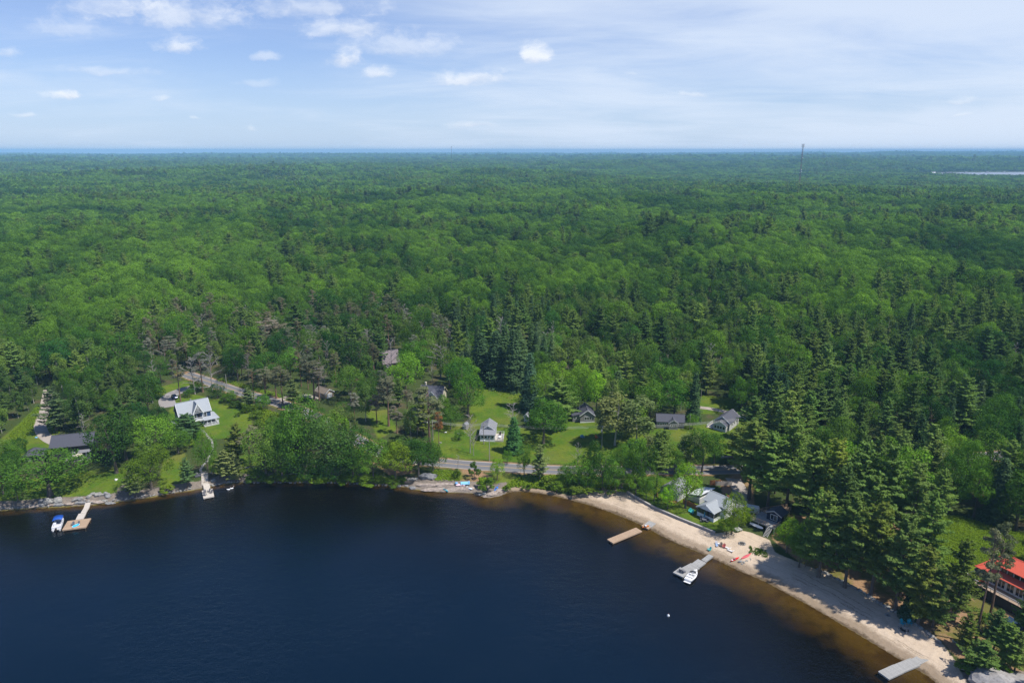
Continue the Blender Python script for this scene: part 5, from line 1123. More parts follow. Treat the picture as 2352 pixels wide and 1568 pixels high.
def garage():
    o = house_root('garage', 'small tan garage with white door beside the tall brown-topped pines', (757, 913), R(-38), 3.4, 0, 'garage')
    gable(o, 6.8, 4.6, 2.3, 1.5, TANW, R_TAN, trim=WHITE); d = MB().box(3.4, 3.47, -1.3, 1.3, 0, 2.0).build('garage_door', WHITE, o)
    for k in range(3): MB().box(3.47, 3.49, -1.2, 1.2, 0.1 + 0.64 * k, 0.66 + 0.64 * k).build('door_panel', WHITE, d)
    window(o, 'f', 2.3, 0, 1.0, 0.8, 0.8)
    o = house_root('brown_barn', 'tall steep-roofed brown barn half hidden by the bright maples', (905, 846), R(28), 1.0, -3.6, 'barn')
    gable(o, 8.5, 7.2, 3.0, 5.2, BROWNW, R_BROWN, ov=0.3); window(o, 'l', 4.25, 0, 2.6, 0.8, 1.0, WHITE); door(o, 'l', 4.25, 1.6, 0, 1.1, 2.1, DARKW); window(o, 'f', 3.6, -2, 1.1, 0.9, 1.0)
    o = house_root('cream_house', 'cream house with dark blue-grey roof behind the very tall pine', (992, 928), R(-12), 0.8, -4.6)
    ro = gable(o, 9.6, 8.6, 3.0, 3.6, CREAM, R_DARK, ov=0.5, trim=CREAM); gable(o, 7.0, 5.4, 2.8, 3.2, CREAM, R_DARK, x0=0.8, y0=-1.6, axis='y', ov=0.4, trim=WHITE, name=('gable_wall', 'gable_roof'))
    c = MB().box(-3.9, -3.2, 0.6, 1.3, 4.0, 7.9).build('chimney', CREAM, ro)
    for x in (-0.6, 0.8, 2.2): window(o, 'f', 5.1, x, 0.8, 0.8, 1.3)
    window(o, 'f', 5.1, 0.8, 3.2, 0.9, 1.1); window(o, 'f', 4.3, -3.2, 0.9, 1.0, 1.2)
garage()
def small_cottage():
    o = house_root('deck_cottage', 'small pale cottage with four front windows and a side deck', (1119.5, 1013.5), R(87), -5.0, 0, 'cottage')
    L, W = 7.0, 5.6                                              # ridge runs away from the road; -x is the front
    ro = gable(o, L, W, 3.5, 1.9, LGREY, R_GREY, x0=1.2, ov=0.35, trim=WHITE)
    MB().box(-5.0, -2.3, -W / 2, W / 2, -1.3, 2.7).build('sun_porch', LGREY, o)
    MB().slab([(-5.35, -W / 2 - .3, 2.65), (-2.3, -W / 2 - .3, 3.75), (-2.3, W / 2 + .3, 3.75), (-5.35, W / 2 + .3, 2.65)][::-1], 0.14).build('porch_roof', R_GREY, o)
    for k in range(4): window(o, 'l', 5.0, -1.92 + 1.28 * k, 1.35, 0.86, 0.95)
    window(o, 'l', 2.3, 0, 4.15, 0.5, 0.5)
    MB().box(-5.06, -2.3, -W / 2 - .03, W / 2 + .03, -1.4, 0.45).build('skirting', WHITE, o)
    for y in (-1, 1): window(o, 'f' if y < 0 else 'b', W / 2, 1.0 * -y, 1.2, 0.9, 1.0)
    # deck on the right side (-y)
    x0, x1, y1 = -5.0, 2.0, -W / 2; y0 = y1 - 3.2
    MB().box(x0, x1, y0, y1, -1.3, 0.40).build('deck_base', WOODL, o); planks(o, x0, x1, y0, y1, 0.47, WOODL, 'x', 0.34)
    rail(o, [(x0 + .06, y1), (x0 + .06, y0 + .06), (x1 - .06, y0 + .06), (x1 - .06, y1)], 0.47, 0.95, LGREY, 1.1, 2)
    rail(o, [(-1.6, y1), (-1.6, y0)], 0.47, 0.9, LGREY, 1.1, 2)
    t = thing('patio_table', 'white table on the side deck of the small pale cottage', 'table', tuple(o.matrix_basis @ Vector((-2.8, y0 + 1.4, 0.48))), R(87))
    MB().box(-.75, .75, -.45, .45, 0.68, 0.74).build('table_top', WHITE, t)
    for sx in (-1, 1):
        for sy in (-1, 1): MB().box(sx * .65 - .03, sx * .65 + .03, sy * .38 - .03, sy * .38 + .03, 0, .68).build('leg', WHITE, t)
    b = thing('barbecue', 'black barbecue at the back of the small cottage deck', 'barbecue', tuple(o.matrix_basis @ Vector((0.4, y0 + 1.5, 0.48))), R(80))
    MB().box(-.6, .6, -.3, .3, 0.75, 0.95).tube((-.55, 0, .95), (.55, 0, .95), .3, .3, 8).build('lid', WOODD, b); MB().box(-.55, .55, -.28, .28, 0.1, .75).build('cart', WOODD, b)
    s = house_root('garden_shed', 'narrow white shed behind the dark spreading tree', (1208, 968.5), R(68), -1.2, 0, 'shed')
    gable(s, 2.4, 1.8, 2.3, 0.9, LGREY, R_GREY, trim=WHITE, ov=0.15); window(s, 'l', 1.2, 0, 1.1, 0.5, 0.9, WHITE); door(s, 'f', 0.9, 0.3, 0, 0.8, 1.9, GREYW)
    s = house_root('tool_shed', 'tiny grey-green shed by the bare trees left of the small cottage', (1074, 985), R(60), 0, -0.9, 'shed')
    gable(s, 2.0, 1.8, 1.8, 0.7, GREYW, R_GREY, ov=0.15); door(s, 'l', 1.0, 0, 0, 0.8, 1.6, LGREY)
small_cottage()
def lawn_cottages():
    o = house_root('grey_cottage', 'grey cottage with wide white window and dark roof under the maples', (1349, 970), R(92), -4.2, 0, 'cottage')
    ro = gable(o, 8.4, 5.8, 3.0, 2.2, GREYW, R_DARK, ov=0.35, trim=WHITE)
    window(o, 'l', 4.2, 0.2, 1.2, 2.6, 1.2, mull=4); MB().box(-4.26, -4.2, -2.9, 2.9, -1.0, 0.35).build('skirting', WHITE, o)
    MB().box(-2.9, 3.0, 2.9, 5.8, -1.2, 2.3).build('side_wing', GREYW, o); MB().slab([(-3.2, 6.1, 2.45), (3.3, 6.1, 2.45), (3.3, 2.9, 3.2), (-3.2, 2.9, 3.2)][::-1], 0.14).build('wing_roof', R_DARK, o)
    for y in (3.7, 5.0): window(o, 'l', 2.9, -y, 1.2, 0.95, 0.85)
    MB().box(2.0, 2.4, 2.2, 2.6, 3.2, 5.4).build('stove_pipe', METAL, o); window(o, 'f', 2.9, 0.5, 1.2, 1.2, 1.0)
    o = house_root('dark_cottage', 'dark cottage with a row of small white windows under the large bright maple', (1540, 983), R(-6), 0, -3.0, 'cottage')
    gable(o, 10.4, 6.2, 2.7, 1.9, GREYW, R_DARK, ov=0.4); gable(o, 3.6, 3.4, 2.7, 1.2, GREYW, R_DARK, x0=0.9, y0=-2.6, axis='y', ov=0.25, trim=LGREY, name=('porch_wall', 'porch_roof'))
    for k in range(5): window(o, 'f', 3.1, -4.6 + 0.85 * k, 1.3, 0.6, 0.7)
    window(o, 'f', 4.4, 0.9, 1.2, 2.0, 0.9, mull=3); window(o, 'f', 3.1, 3.9, 1.2, 1.5, 0.9, mull=2)
    o = house_root('white_gabled_cottage', 'cottage with dark roof and double white-edged front gables by the drive', (1652, 989), R(52), -6.0, 0, 'cottage')
    gable(o, 9.6, 6.0, 3.0, 2.2, LGREY, R_DARK, x0=1.2, ov=0.4, trim=WHITE); gable(o, 2.6, 5.0, 2.5, 1.5, LGREY, R_DARK, x0=-4.7, ov=0.3, trim=WHITE, name=('porch_wall', 'porch_roof'))
    for k in range(4): window(o, 'l', 6.0, -1.65 + 1.1 * k, 0.9, 0.85, 1.1)
    for k in range(3): window(o, 'f', 3.0, -1 + 2.4 * k, 1.2, 0.9, 1.0)
    MB().box(-6.0, 0, 3.0, 5.2, -1.0, 0.3).build('side_deck', WOODL, o); rail(o, [(-6, 3.0), (-6, 5.2), (0, 5.2)], 0.3, 0.9, LGREY)
lawn_cottages()
def beach_houses():
    rz = R(40)
    o = house_root('white_beach_cottage', 'white beach cottage with grey roof and dark sunroom windows', (1619.5, 1190.5), rz - math.pi / 2 + R(0), 0, -7.2, 'cottage')
    # local -y is the front (towards the water), ridge of the main block along x
    gable(o, 7.4, 6.4, 3.7, 1.8, WHITE, R_BLUE, ov=0.4, x0=0.4)
    gable(o, 4.6, 5.9, 2.9, 1.7, WHITE, R_BLUE, x0=0.0, y0=-4.9, axis='y', ov=0.35, trim=WHITE, name=('sunroom_wall', 'sunroom_roof'))
    for k in range(4): window(o, 'f', 7.2, -2.16 + 1.44 * k, 1.35, 1.2, 1.35, DARKW)
    for k in range(2): window(o, 'r', 2.95, -6.4 + 1.5 * k, 1.35, 1.2, 1.35, DARKW)
    window(o, 'l', 3.3, 1.0, 1.2, 0.7, 1.1); MB().box(-2.98, 2.98, -7.26, -2.6, -1.2, 0.2).build('skirting', WHITE, o)
    MB().box(2.0, 2.6, 0.4, 1.0, 4.0, 5.9).build('chimney', BRICK, o)
    s = house_root('white_roofed_annex', 'low annex with a white metal roof behind the orange fence', (1594, 1153), rz - math.pi / 2, 0, -1.5, 'annex')
    MB().box(-2.4, 1.8, -1.2, 6.0, -1, 1.75).build('wall', LGREY, s); MB().slab([(-2.7, -1.5, 1.9), (2.1, -1.5, 3.2), (2.1, 6.3, 3.2), (-2.7, 6.3, 1.9)], 0.12).build('roof', R_WHITE, s); window(s, 'l', 2.4, -2, 0.6, 0.9, 0.8)
    f = thing('orange_fence', 'orange-stained board fence beside the white beach cottage', 'fence', G(1588, 1164), rz - math.pi / 2)
    fence_boards(f, 6.5, 1.5, WOODO)
    f = thing('orange_fence', 'short orange board fence beside the dirt drive below the road', 'fence', G(1643, 1113.5), R(2)); fence_boards(f, 3.6, 1.8, WOODO)
    f = thing('board_fence', 'pale board fence continuing right from the orange fence at the dirt drive', 'fence', G(1662, 1114.5), R(-3)); fence_boards(f, 5.2, 1.5, WOODL)
    f = thing('board_fence', 'brown board fence at the upper end of the beach wall', 'fence', G(1437, 1119.5), R(-4)); fence_boards(f, 2.6, 1.7, WOODB)
    o = house_root('grey_roofed_beach_house', 'white beach house with grey roof hidden behind the bright maple', (1528, 1143), rz - math.pi / 2 + R(4), -1.0, -3.8, 'house')
    gable(o, 7.0, 6.4, 2.8, 2.4, LGREY, R_GREY, axis='y', ov=0.4, trim=WHITE)
    window(o, 'f', 3.5, -1.6, 1.0, 1.3, 1.2); window(o, 'f', 3.5, 1.5, 1.0, 1.3, 1.2); window(o, 'l', 3.2, 0.5, 1.0, 1.0, 1.2)
    MB().box(-3.2, 3.2, -5.3, -3.52, -1.0, 0.35).build('porch', WOODO, o); rail(o, [(-3.2, -3.5), (-3.2, -5.3), (3.2, -5.3)], 0.35, 0.9, WOODO)
    o = house_root('white_shed', 'white shed half hidden behind the olive trees', (1690, 1184), rz - math.pi / 2, 0, -1.6, 'shed')
    gable(o, 3.4, 3.2, 2.5, 0.9, WHITE, R_GREY, ov=0.2); window(o, 'f', 1.6, 0.2, 1.0, 0.9, 0.9, DARKW)
    o = thing('camper_trailer', 'white camper trailer under the pines near the navy cabin', 'trailer', G(1728, 1178), R(-20))
    prof = [(-1.9, .5), (1.6, .5), (2.0, .9), (2.05, 1.7), (1.7, 2.3), (-1.7, 2.35), (-2.0, 2.0)]
    MB().rings([[(x, y, z) for x, z in prof] for y in (-1.0, 1.0)]).build('body', WHITE, o); MB().box(-1.0, .4, -1.04, -1.0, 1.3, 1.8).build('window', GLASS, o)
    for s_ in (-1, 1): MB().tube((0, s_ * 1.0, .35), (0, s_ * .8, .35), .35, .35, 12).build('wheel', WOODD, o)
def fence_boards(root, L, h, m_):
    k = ('fence', m_.name, h)
    if k not in PLANKS: PLANKS[k] = MB().box(-0.11, 0.11, -0.02, 0.02, 0.0, h).mesh('board', m_)
    n = int(L / 0.24); p = root.location
    b = MB()
    for zz in (0.35, h - 0.3): b.box(-L / 2, L / 2, 0.03, 0.09, zz, zz + 0.1)
    b.build('rail', m_, root)
    for i in range(n):
        o = link('board', PLANKS[k], root); o.location = (-L / 2 + (i + .5) * L / n, random.uniform(-.005, .005), random.uniform(-.05, .03))
    for i in range(int(L / 2) + 1): x = -L / 2 + i * L / max(1, int(L / 2)); MB().box(x - .06, x + .06, .1, .2, -.3, h + .08).build('post', m_, root)
beach_houses()
def navy_cabin():
    rz = R(-47)
    o = house_root('navy_cabin', 'navy blue cabin with white window and raised timber deck', (1757, 1232), rz, 3.3, -7.9, 'cabin')
    z = 2.1
    ro = gable(o, 3.9, 4.4, 2.3, 1.0, NAVY, R_DARK, x0=2.4, y0=0.4, z0=z, axis='y', ov=0.3, trim=LGREY)
    MB().box(0.3, 4.5, -1.5, 2.2, -0.6, z - 0.1).build('cabin_base', WOODD, o)
    window(o, 'f', 1.55, 2.4, z + 0.5, 1.9, 1.5, mull=2)
    MB().box(-3.0, 4.6, -5.2, -1.5, z - 0.3, z - 0.07).build('deck_frame', WOODG, o); planks(o, -3.0, 4.6, -5.2, -1.5, z, WOODG, 'x', 0.3)
    MB().box(-3.0, 0.25, -1.5, 1.5, z - 0.3, z - 0.07).build('deck_frame', WOODG, o); planks(o, -3.0, 0.25, -1.5, 1.5, z, WOODG, 'x', 0.3)
    for x in (-2.9, -0.4, 2.1, 4.5):
        for y in (-5.1, -1.6): MB().box(x - .09, x + .09, y - .09, y + .09, -0.8, z - 0.3).build('post', WOODG, o)
    rail(o, [(-2.95, 1.4), (-2.95, -5.15), (2.6, -5.15)], z, 1.0, WOODB, 1.3, 2); rail(o, [(4.0, -5.15), (4.55, -5.15), (4.55, -1.5)], z, 1.0, WOODB, 1.3, 2)
    st = MB(); n = 8
    for k in range(n): st.box(2.7, 3.95, -5.2 - 0.34 * (k + 1), -5.2 - 0.34 * k, z - (k + 1) * z / n - .05, z - (k + 1) * z / n)
    st.bar((2.7, -5.2, z - .1), (2.7, -5.2 - .34 * n, -.1), .08, .22); st.bar((3.95, -5.2, z - .1), (3.95, -5.2 - .34 * n, -.1), .08, .22); st.build('stairs', WOODG, o)
    w = thing('timber_walkway', 'orange timber walkway and steps climbing behind the navy cabin deck', 'walkway', tuple(o.matrix_basis @ Vector((-2.2, 1.6, z))), rz + R(62))
    planks(w, 0, 8.5, -0.9, 0.9, 0.05, WOODB, 'x', 0.3); rail(w, [(0, -.9), (8.5, -.9)], 0, 1.0, WOODB, 1.5, 3); rail(w, [(0, .9), (8.5, .9)], 0, 1.0, WOODB, 1.5, 3)
    for x in (0.2, 4.2, 8.2): MB().box(x - .1, x + .1, -.8, .8, -2.6, 0.0).build('trestle', WOODB, w)
    t = thing('paddleboard', 'white paddleboard leaning under the deck of the navy cabin', 'paddleboard', tuple(o.matrix_basis @ Vector((-0.6, -5.7, 1.05))), rz)
    board_mesh(t, 4.2, 0.8, WHITE, WHITE); t.rotation_euler = (R(55), 0, rz)
    t = thing('timber_platform', 'square timber table at the corner of the beach lawn', 'table', G(1694.5, 1219), R(25))
    MB().box(-1.0, 1.0, -.9, .9, .62, .72).build('table_top', WOODG, t)
    for sx in (-1, 1):
        for sy in (-1, 1): MB().box(sx * .8 - .06, sx * .8 + .06, sy * .7 - .06, sy * .7 + .06, -.1, .62).build('leg', WOODG, t)
def board_mesh(root, L, W, top, side, name='board'):
    n = 14; pts = []
    for k in range(n): t = 2 * math.pi * k / n; c, s = math.cos(t), math.sin(t); pts.append((L / 2 * (abs(c) ** 0.85) * (1 if c > 0 else -1), W / 2 * (abs(s) ** 0.75) * (1 if s > 0 else -1)))
    MB().prism(pts, 0, .10).build('hull', side, root); MB().prism([(x * .94, y * .88) for x, y in pts], .10, .115).build('deck_pad', top, root)
    MB().box(-L / 2 + .2, -L / 2 + .4, -.015, .015, -.18, 0).build('fin', side, root)
navy_cabin()
def red_house():
    rz = R(-64)
    o = house_root('red_roofed_house', 'white house with red hipped roof and long black-skirted deck', (2276, 1382), rz, -1.0, -7.6, 'house')
    L, W, z = 13.0, 8.6, 2.6
    MB().box(-L / 2, L / 2, -W / 2, W / 2, -1.5, z + 3.0).build('wall', WHITE, o)
    hip(o, L, W, z + 3.1, 2.6, R_RED, 0.9, ridge=5.5)
    # upper floor with its own roof
    MB().box(-2.6, 4.2, -3.3, 2.6, z + 3.0, z + 5.5).build('upper_wall', WHITE, o)
    up = hip(o, 7.2, 6.2, z + 5.5, 1.9, R_RED, 0.6, 'upper_roof', 0.8, -0.3, 2.6)
    c = MB().box(3.2, 4.0, 0.9, 1.7, z + 5.5, z + 8.3).build('chimney', BRICK, up); MB().box(3.05, 4.15, 0.75, 1.85, z + 8.3, z + 8.5).build('cap', CONC, up)
    for k in range(4): window(o, 'f', 3.3, -1.6 + 1.5 * k, z + 4.0, 1.0, 1.0, DARKW)
    for k in range(6): window(o, 'f', W / 2, -5.2 + 2.05 * k, z + 0.5, 1.5, 1.9, WHITE, mull=2)
    for k in range(3): window(o, 'l', W / 2 + 2.2, -2.4 + 2.2 * k, z + 0.6, 1.2, 1.6)
    y0, y1 = -7.6, -W / 2
    MB().box(-8.0, L / 2 + .5, y0 + .05, y1, z - 0.35, z - 0.07).build('deck_frame', WOODD, o)
    MB().box(-8.0, L / 2 + .5, y0, y0 + .05, -1.2, z - 0.05).build('skirting', WOODD, o); MB().box(-8.05, -8.0, y0, y1 + 2, -1.0, z - 0.05).build('skirting', WOODD, o)
    planks(o, -8.0, L / 2 + .5, y0 + .05, y1, z, WOODB, 'y', 0.3)
    rail(o, [(-8.0, y1 + 2), (-8.0, y0 + .08), (L / 2 + .45, y0 + .08), (L / 2 + .45, y1)], z, 0.95, LGREY, 2.0, 2)
    for k, (x, y, a) in enumerate(((-6.9, -6.2, 2.6), (-6.0, -5.0, 3.3), (-4.6, -6.4, 3.0), (-4.9, -5.2, 3.6))):
        lab = ['red deck chair nearest the rail corner of the red-roofed house', 'red deck chair second from the rail corner of the red-roofed house', 'red deck chair at the front rail of the red-roofed house', 'red deck chair closest to the wall of the red-roofed house'][k]
        deck_chair(tuple(o.matrix_basis @ Vector((x, y, z + .01))), rz + a, CH_RED, lab)
    u = thing('patio_umbrella', 'dark blue patio umbrella on the red-roofed house deck', 'umbrella', tuple(o.matrix_basis @ Vector((-6.4, -4.4, z))), 0)
    MB().tube((0, 0, 0), (0, 0, 2.5), .03).build('pole', METAL, u); n = 8
    MB().add([(0, 0, 2.6)] + [(1.3 * math.cos(6.283 * k / n), 1.3 * math.sin(6.283 * k / n), 2.1) for k in range(n)], [(0, k + 1, (k + 1) % n + 1) for k in range(n)]).build('canopy', mat('canvas_navy', (0.03, 0.035, 0.09), .8), u)
    b = house_root('blue_roofed_shed', 'shed with dark blue roof below the red-roofed house', (2318, 1468), R(-62), 0, -2.2, 'shed')
    MB().box(-2.6, 2.6, -2.2, 2.2, -1, 2.0).build('wall', WOODD, b); MB().slab([(-2.9, -2.5, 2.1), (2.9, -2.5, 2.1), (2.9, 2.5, 2.7), (-2.9, 2.5, 2.7)], .12).build('roof', mat('tarp_blue', (0.012, 0.035, 0.075), .6, var=.3), b); door(b, 'f', 2.2, .8, 0, 1, 1.8, WOODO)
# ------------------------------------------------------------------ docks, boats, furniture
def b1(x, y): return 1575 + x / 8.96, 1079.2 + y / 8.96
def b2(x, y): return 373.3 + x / 11.2, 863.3 + y / 11.2
def b3(x, y): return 1370.8 + x / 6.72, 1178.3 + y / 6.72
def b5(x, y): return 87.5 + x / 13.44, 1120 + y / 13.44
def b8(x, y): return 1621.7 + x / 13.44, 1213.3 + y / 13.44
def c1(x, y): return 408.3 + x / 11.52, 1038.3 + y / 11.52
def c2(x, y): return 910 + x / 8.765, 1061.7 + y / 8.765
def c3(x, y): return 1983.3 + x / 6.38, 1370.8 + y / 6.38
def a3(x, y): return 933.3 + x / 3.84, 787.5 + y / 3.84
PLAIN = {}
def dock(name, label, sections):
    """sections: (four corner pixels: outer edge a, b then inner edge c, d), level, wood, board width, pitch of the inner end"""
    root = None
    for k, (q, z, m_, bw, z2) in enumerate(sections):
        P = [flat(*p, z)[:2] for p in q]; a = (P[0] + P[1]) / 2; b = (P[2] + P[3]) / 2; L = float(np.linalg.norm(b - a)); W = float((np.linalg.norm(P[1] - P[0]) + np.linalg.norm(P[3] - P[2])) / 2)
        ang = math.atan2(b[1] - a[1], b[0] - a[0])
        if root is None: root = thing(name, label, 'dock', (a[0], a[1], 0), ang); r0 = Matrix.Translation((a[0], a[1], 0)) @ Matrix.Rotation(ang, 4, 'Z')
        m = MB(); m.box(0, L, -W / 2, W / 2, -0.34, -0.28 + .2)
        for s in (-1, 1): m.box(0, L, s * W / 2 - .06, s * W / 2 + .06, -.36, .012)
        m.box(-.06, .0, -W / 2, W / 2, -.36, .012)
        fr = m.build('section', m_, root)
        M = r0.inverted() @ Matrix.Translation((a[0], a[1], z - .002 * k)) @ Matrix.Rotation(ang, 4, 'Z') @ Matrix.Rotation(-math.atan2(z2 - z, L), 4, 'Y')
        fr.matrix_local = M
        planks(fr, 0, L, -W / 2 + .07, W / 2 - .07, 0.0, m_, 'x', bw, 0.05, k)
        for t in (0.15, L - .3):
            for s in (-1, 1): MB().tube((t, s * (W / 2 - .2), -1.6), (t, s * (W / 2 - .2), -.3), .07, .07, 6).build('pile', METAL, fr)
    return root
d_left = dock('t_dock', 'T-shaped timber dock with a wide sun platform beside the pontoon boat', [
    ([b5(755, 1290), b5(1460, 1215), b5(1630, 935), b5(920, 1010)], .55, WOODB, .22, .55), ([b5(1165, 980), b5(1385, 945), b5(1478, 772), b5(1262, 785)], .55, WOODL, .28, .55),
    ([b5(1320, 785), b5(1468, 752), b5(1565, 615), b5(1410, 620)], .56, WOODL, .28, .6), ([b5(1408, 622), b5(1566, 615), b5(1615, 478), b5(1482, 490)], .6, WOODL, .28, 1.0)])
d_vict = dock('square_dock', 'small pale square dock with ramp below the blue house', [
    ([c1(685, 1215), c1(955, 1150), c1(912, 960), c1(642, 1008)], .55, WOODL, .26, .55), ([c1(700, 1003), c1(862, 968), c1(838, 858), c1(676, 880)], .57, WOODL, .3, 1.1)])
d_one = dock('brown_dock', 'long warm brown dock with an orange kayak at the beach', [
    ([b3(160, 395), b3(252, 462), b3(705, 262), b3(600, 235)], .5, WOODB, .30, .55), ([b3(690, 190), b3(790, 235), b3(830, 215), b3(735, 165)], .58, WOODB, .3, .62), ([b3(735, 168), b3(835, 215), b3(905, 160), b3(815, 118)], .62, WOODG, .3, .75)])
d_two = dock('grey_dock', 'weathered grey dock in stepped sections beside the white motorboat', [
    ([b3(1180, 905), b3(1328, 985), b3(1440, 895), b3(1290, 835)], .5, WOODG, .28, .5), ([b3(1310, 845), b3(1460, 905), b3(1590, 838), b3(1455, 768)], .52, WOODG, .30, .52),
    ([b3(1470, 772), b3(1585, 832), b3(1680, 762), b3(1570, 702)], .54, WOODG, .28, .56), ([b3(1615, 712), b3(1685, 748), b3(1793, 668), b3(1735, 642)], .56, WOODG, .28, .8)])
d_three = dock('corner_dock', 'weathered grey dock near the big boulder, nearest to the viewer', [
    ([c3(222, 1085), c3(368, 1195), c3(600, 1090), c3(440, 985)], .5, WOODG, .28, .5), ([c3(440, 985), c3(600, 1090), c3(835, 985), c3(690, 895)], .505, WOODG, .28, .52),
    ([c3(695, 900), c3(838, 978), c3(955, 912), c3(860, 840)], .53, WOODG, .28, .56), ([c3(895, 845), c3(962, 882), c3(1100, 800), c3(1030, 760)], .56, WOODG, .28, .9)])
# chairs
def paint(n, c): return mat(n, c, .55, var=.08)
CH_RED = paint('chair_red', (0.60, 0.035, 0.03)); CH_TEAL = paint('chair_teal', (0.02, 0.36, 0.46)); CH_TURQ = paint('chair_turquoise', (0.06, 0.46, 0.46)); CH_GREY = paint('chair_grey', (0.13, 0.13, 0.15)); CH_ORNG = paint('chair_orange', (0.66, 0.16, 0.06)); CH_BLUE = paint('chair_blue', (0.12, 0.30, 0.42)); CH_BROWN = paint('chair_brown', (0.14, 0.10, 0.085)); CH_WHITE = paint('chair_white', (0.72, 0.72, 0.72)); CH_PALE = paint('chair_pale_blue', (0.30, 0.42, 0.62)); CH_DRED = paint('chair_dark_red', (0.40, 0.05, 0.05))
CHM = {}
def deck_chair(loc, rz, m_, label, group=None, s=1.0):
    """slatted garden chair with a reclined fan back; front is local -y"""
    o = thing('garden_chair', label, 'chair', loc, rz, group, s)
    if m_.name not in CHM:
        P = {}
        b = MB()
        for k in range(4): b.bar((-.30, -.32 + .17 * k, .40 - .045 * k), (.30, -.32 + .17 * k, .40 - .045 * k), .15, .03)
        P['seat'] = b.mesh('seat', m_)
        b = MB(); hs = (.86, .95, 1.0, .95, .86)
        for k in range(5): x = -.26 + .13 * k; b.bar((x * .85, .26, .26), (x * 1.15, .26 + .36 * hs[k], .26 + .78 * hs[k]), .115, .03)
        b.bar((-.3, .42, .62), (.3, .42, .62), .07, .03); P['backrest'] = b.mesh('backrest', m_)
        for s_, n_ in ((-1, 'al'), (1, 'ar')):
            P[n_] = MB().box(s_ * .38 - .07, s_ * .38 + .07, -.42, .44, .56, .585).mesh('armrest', m_); P['f' + n_] = MB().bar((s_ * .33, -.36, 0), (s_ * .36, -.36, .56), .09, .04).mesh('leg', m_)
            P['b' + n_] = MB().bar((s_ * .30, -.36, .38), (s_ * .30, .52, .03), .04, .12).mesh('leg', m_)
        CHM[m_.name] = P
    for k, me in CHM[m_.name].items(): link(me.name.split('.')[0], me, o)
    return o
def lounger(loc, rz, m_, label):
    o = thing('sun_lounger', label, 'lounger', loc, rz)
    b = MB()
    for k in range(6): b.box(-.95 + .24 * k, -.76 + .24 * k, -.3, .3, .30, .34)
    b.build('seat', m_, o); b = MB()
    for k in range(4): b.bar((.5 + .15 * k, -.3, .34 + .13 * k), (.5 + .15 * k, .3, .34 + .13 * k), .15, .03)
    b.build('backrest', m_, o)
    for x in (-.85, .45):
        for y in (-.26, .26): MB().box(x - .03, x + .03, y - .03, y + .03, 0, .3).build('leg', m_, o)
    return o
def g3(px, lift=0.0):
    p = G(*px); return (p[0], p[1], p[2] + lift)
def z3(px, z):
    p = flat(*px, z); return P3(p)
red_house()
deck_chair(g3(c3(575, 398)), R(20), CH_TEAL, 'bright turquoise garden chair on the sand, left of two', s=1.15); deck_chair(g3(c3(672, 398)), R(-15), CH_TEAL, 'bright turquoise garden chair on the sand, right of two', s=1.15)
deck_chair(g3(b1(88, 862)), R(-30), CH_TURQ, 'turquoise chair on the grass left of the white beach cottage, left of two', s=1.1); deck_chair(g3(b1(130, 890)), R(-50), CH_TURQ, 'turquoise chair on the grass left of the white beach cottage, right of two', s=1.1)
deck_chair(g3(b8(100, 680)), R(-60), CH_TURQ, 'lone green-blue chair near the waterline above the grey dock', s=1.0)
lounger(g3(b8(325, 520)), R(80), CH_PALE, 'pale blue folding lounger on the sand, first of the beach chairs'); deck_chair(g3(b8(455, 545)), R(-30), CH_BROWN, 'brown beach chair between the white box and the red chair'); deck_chair(g3(b8(550, 585)), R(-30), CH_DRED, 'red beach chair on the sand beside the brown one')
lounger(g3(b8(665, 625)), R(-48), CH_WHITE, 'white lounger on the sand, left of two end to end'); lounger(g3(b8(755, 710)), R(-48), CH_WHITE, 'white lounger on the sand, right of two end to end')
o = thing('cool_box', 'white cool box between the pale blue lounger and the brown chair', 'cool box', g3(b8(398, 505)), R(-20)); MB().box(-.35, .35, -.25, .25, 0, .4).build('box', WHITE, o); MB().box(-.37, .37, -.27, .27, .4, .48).build('lid', WHITE, o)
deck_chair(z3(b3(1290, 895), .51), R(150), CH_GREY, 'dark chair on the grey dock, left of two'); deck_chair(z3(b3(1340, 915), .51), R(120), CH_GREY, 'dark chair on the grey dock, right of two')
for k, (px, a) in enumerate(((c1(715, 1070), 20), (c1(725, 1140), 70), (c1(825, 1045), -30), (c1(885, 1075), -20))):
    deck_chair(z3(px, .56), R(a), CH_GREY, ['dark chair at the upper left of the small square dock', 'dark chair at the lower left of the small square dock', 'dark chair at the upper middle of the small square dock', 'dark chair on the right side of the small square dock'][k])
deck_chair(z3(b5(1080, 1150), .56), R(10), CH_GREY, 'grey chair on the sun platform left of the blue board'); deck_chair(z3(b5(1235, 1140), .56), R(-10), CH_GREY, 'grey chair on the sun platform right of the blue board')
o = thing('wing_board', 'blue and white water-sports board standing between the platform chairs', 'board', z3(b5(1165, 1190), .56), R(60)); board_mesh(o, 2.2, .7, paint('board_aqua', (0.02, .42, .75)), CH_WHITE); o.rotation_euler = (R(62), 0, R(58)); o.location.z += .35
for k, (x, m_) in enumerate(((a3(1545, 838), CH_BLUE), (a3(1560, 836), CH_BLUE), (a3(1678, 838), CH_ORNG), (a3(1708, 838), CH_GREY))):
    deck_chair(g3(x), R(10 + 15 * k), m_, ['blue lawn chair above the road, left of two', 'blue lawn chair above the road, right of two', 'orange lawn chair above the road', 'grey lawn chair beside the pole above the road'][k], s=1.1)
for k, px in enumerate((c1(740, 590), c1(880, 580))): deck_chair(g3(px), R(30 - 50 * k), CH_GREY, ['dark chair left of the tree above the small dock steps', 'dark chair right of the tree above the small dock steps'][k])
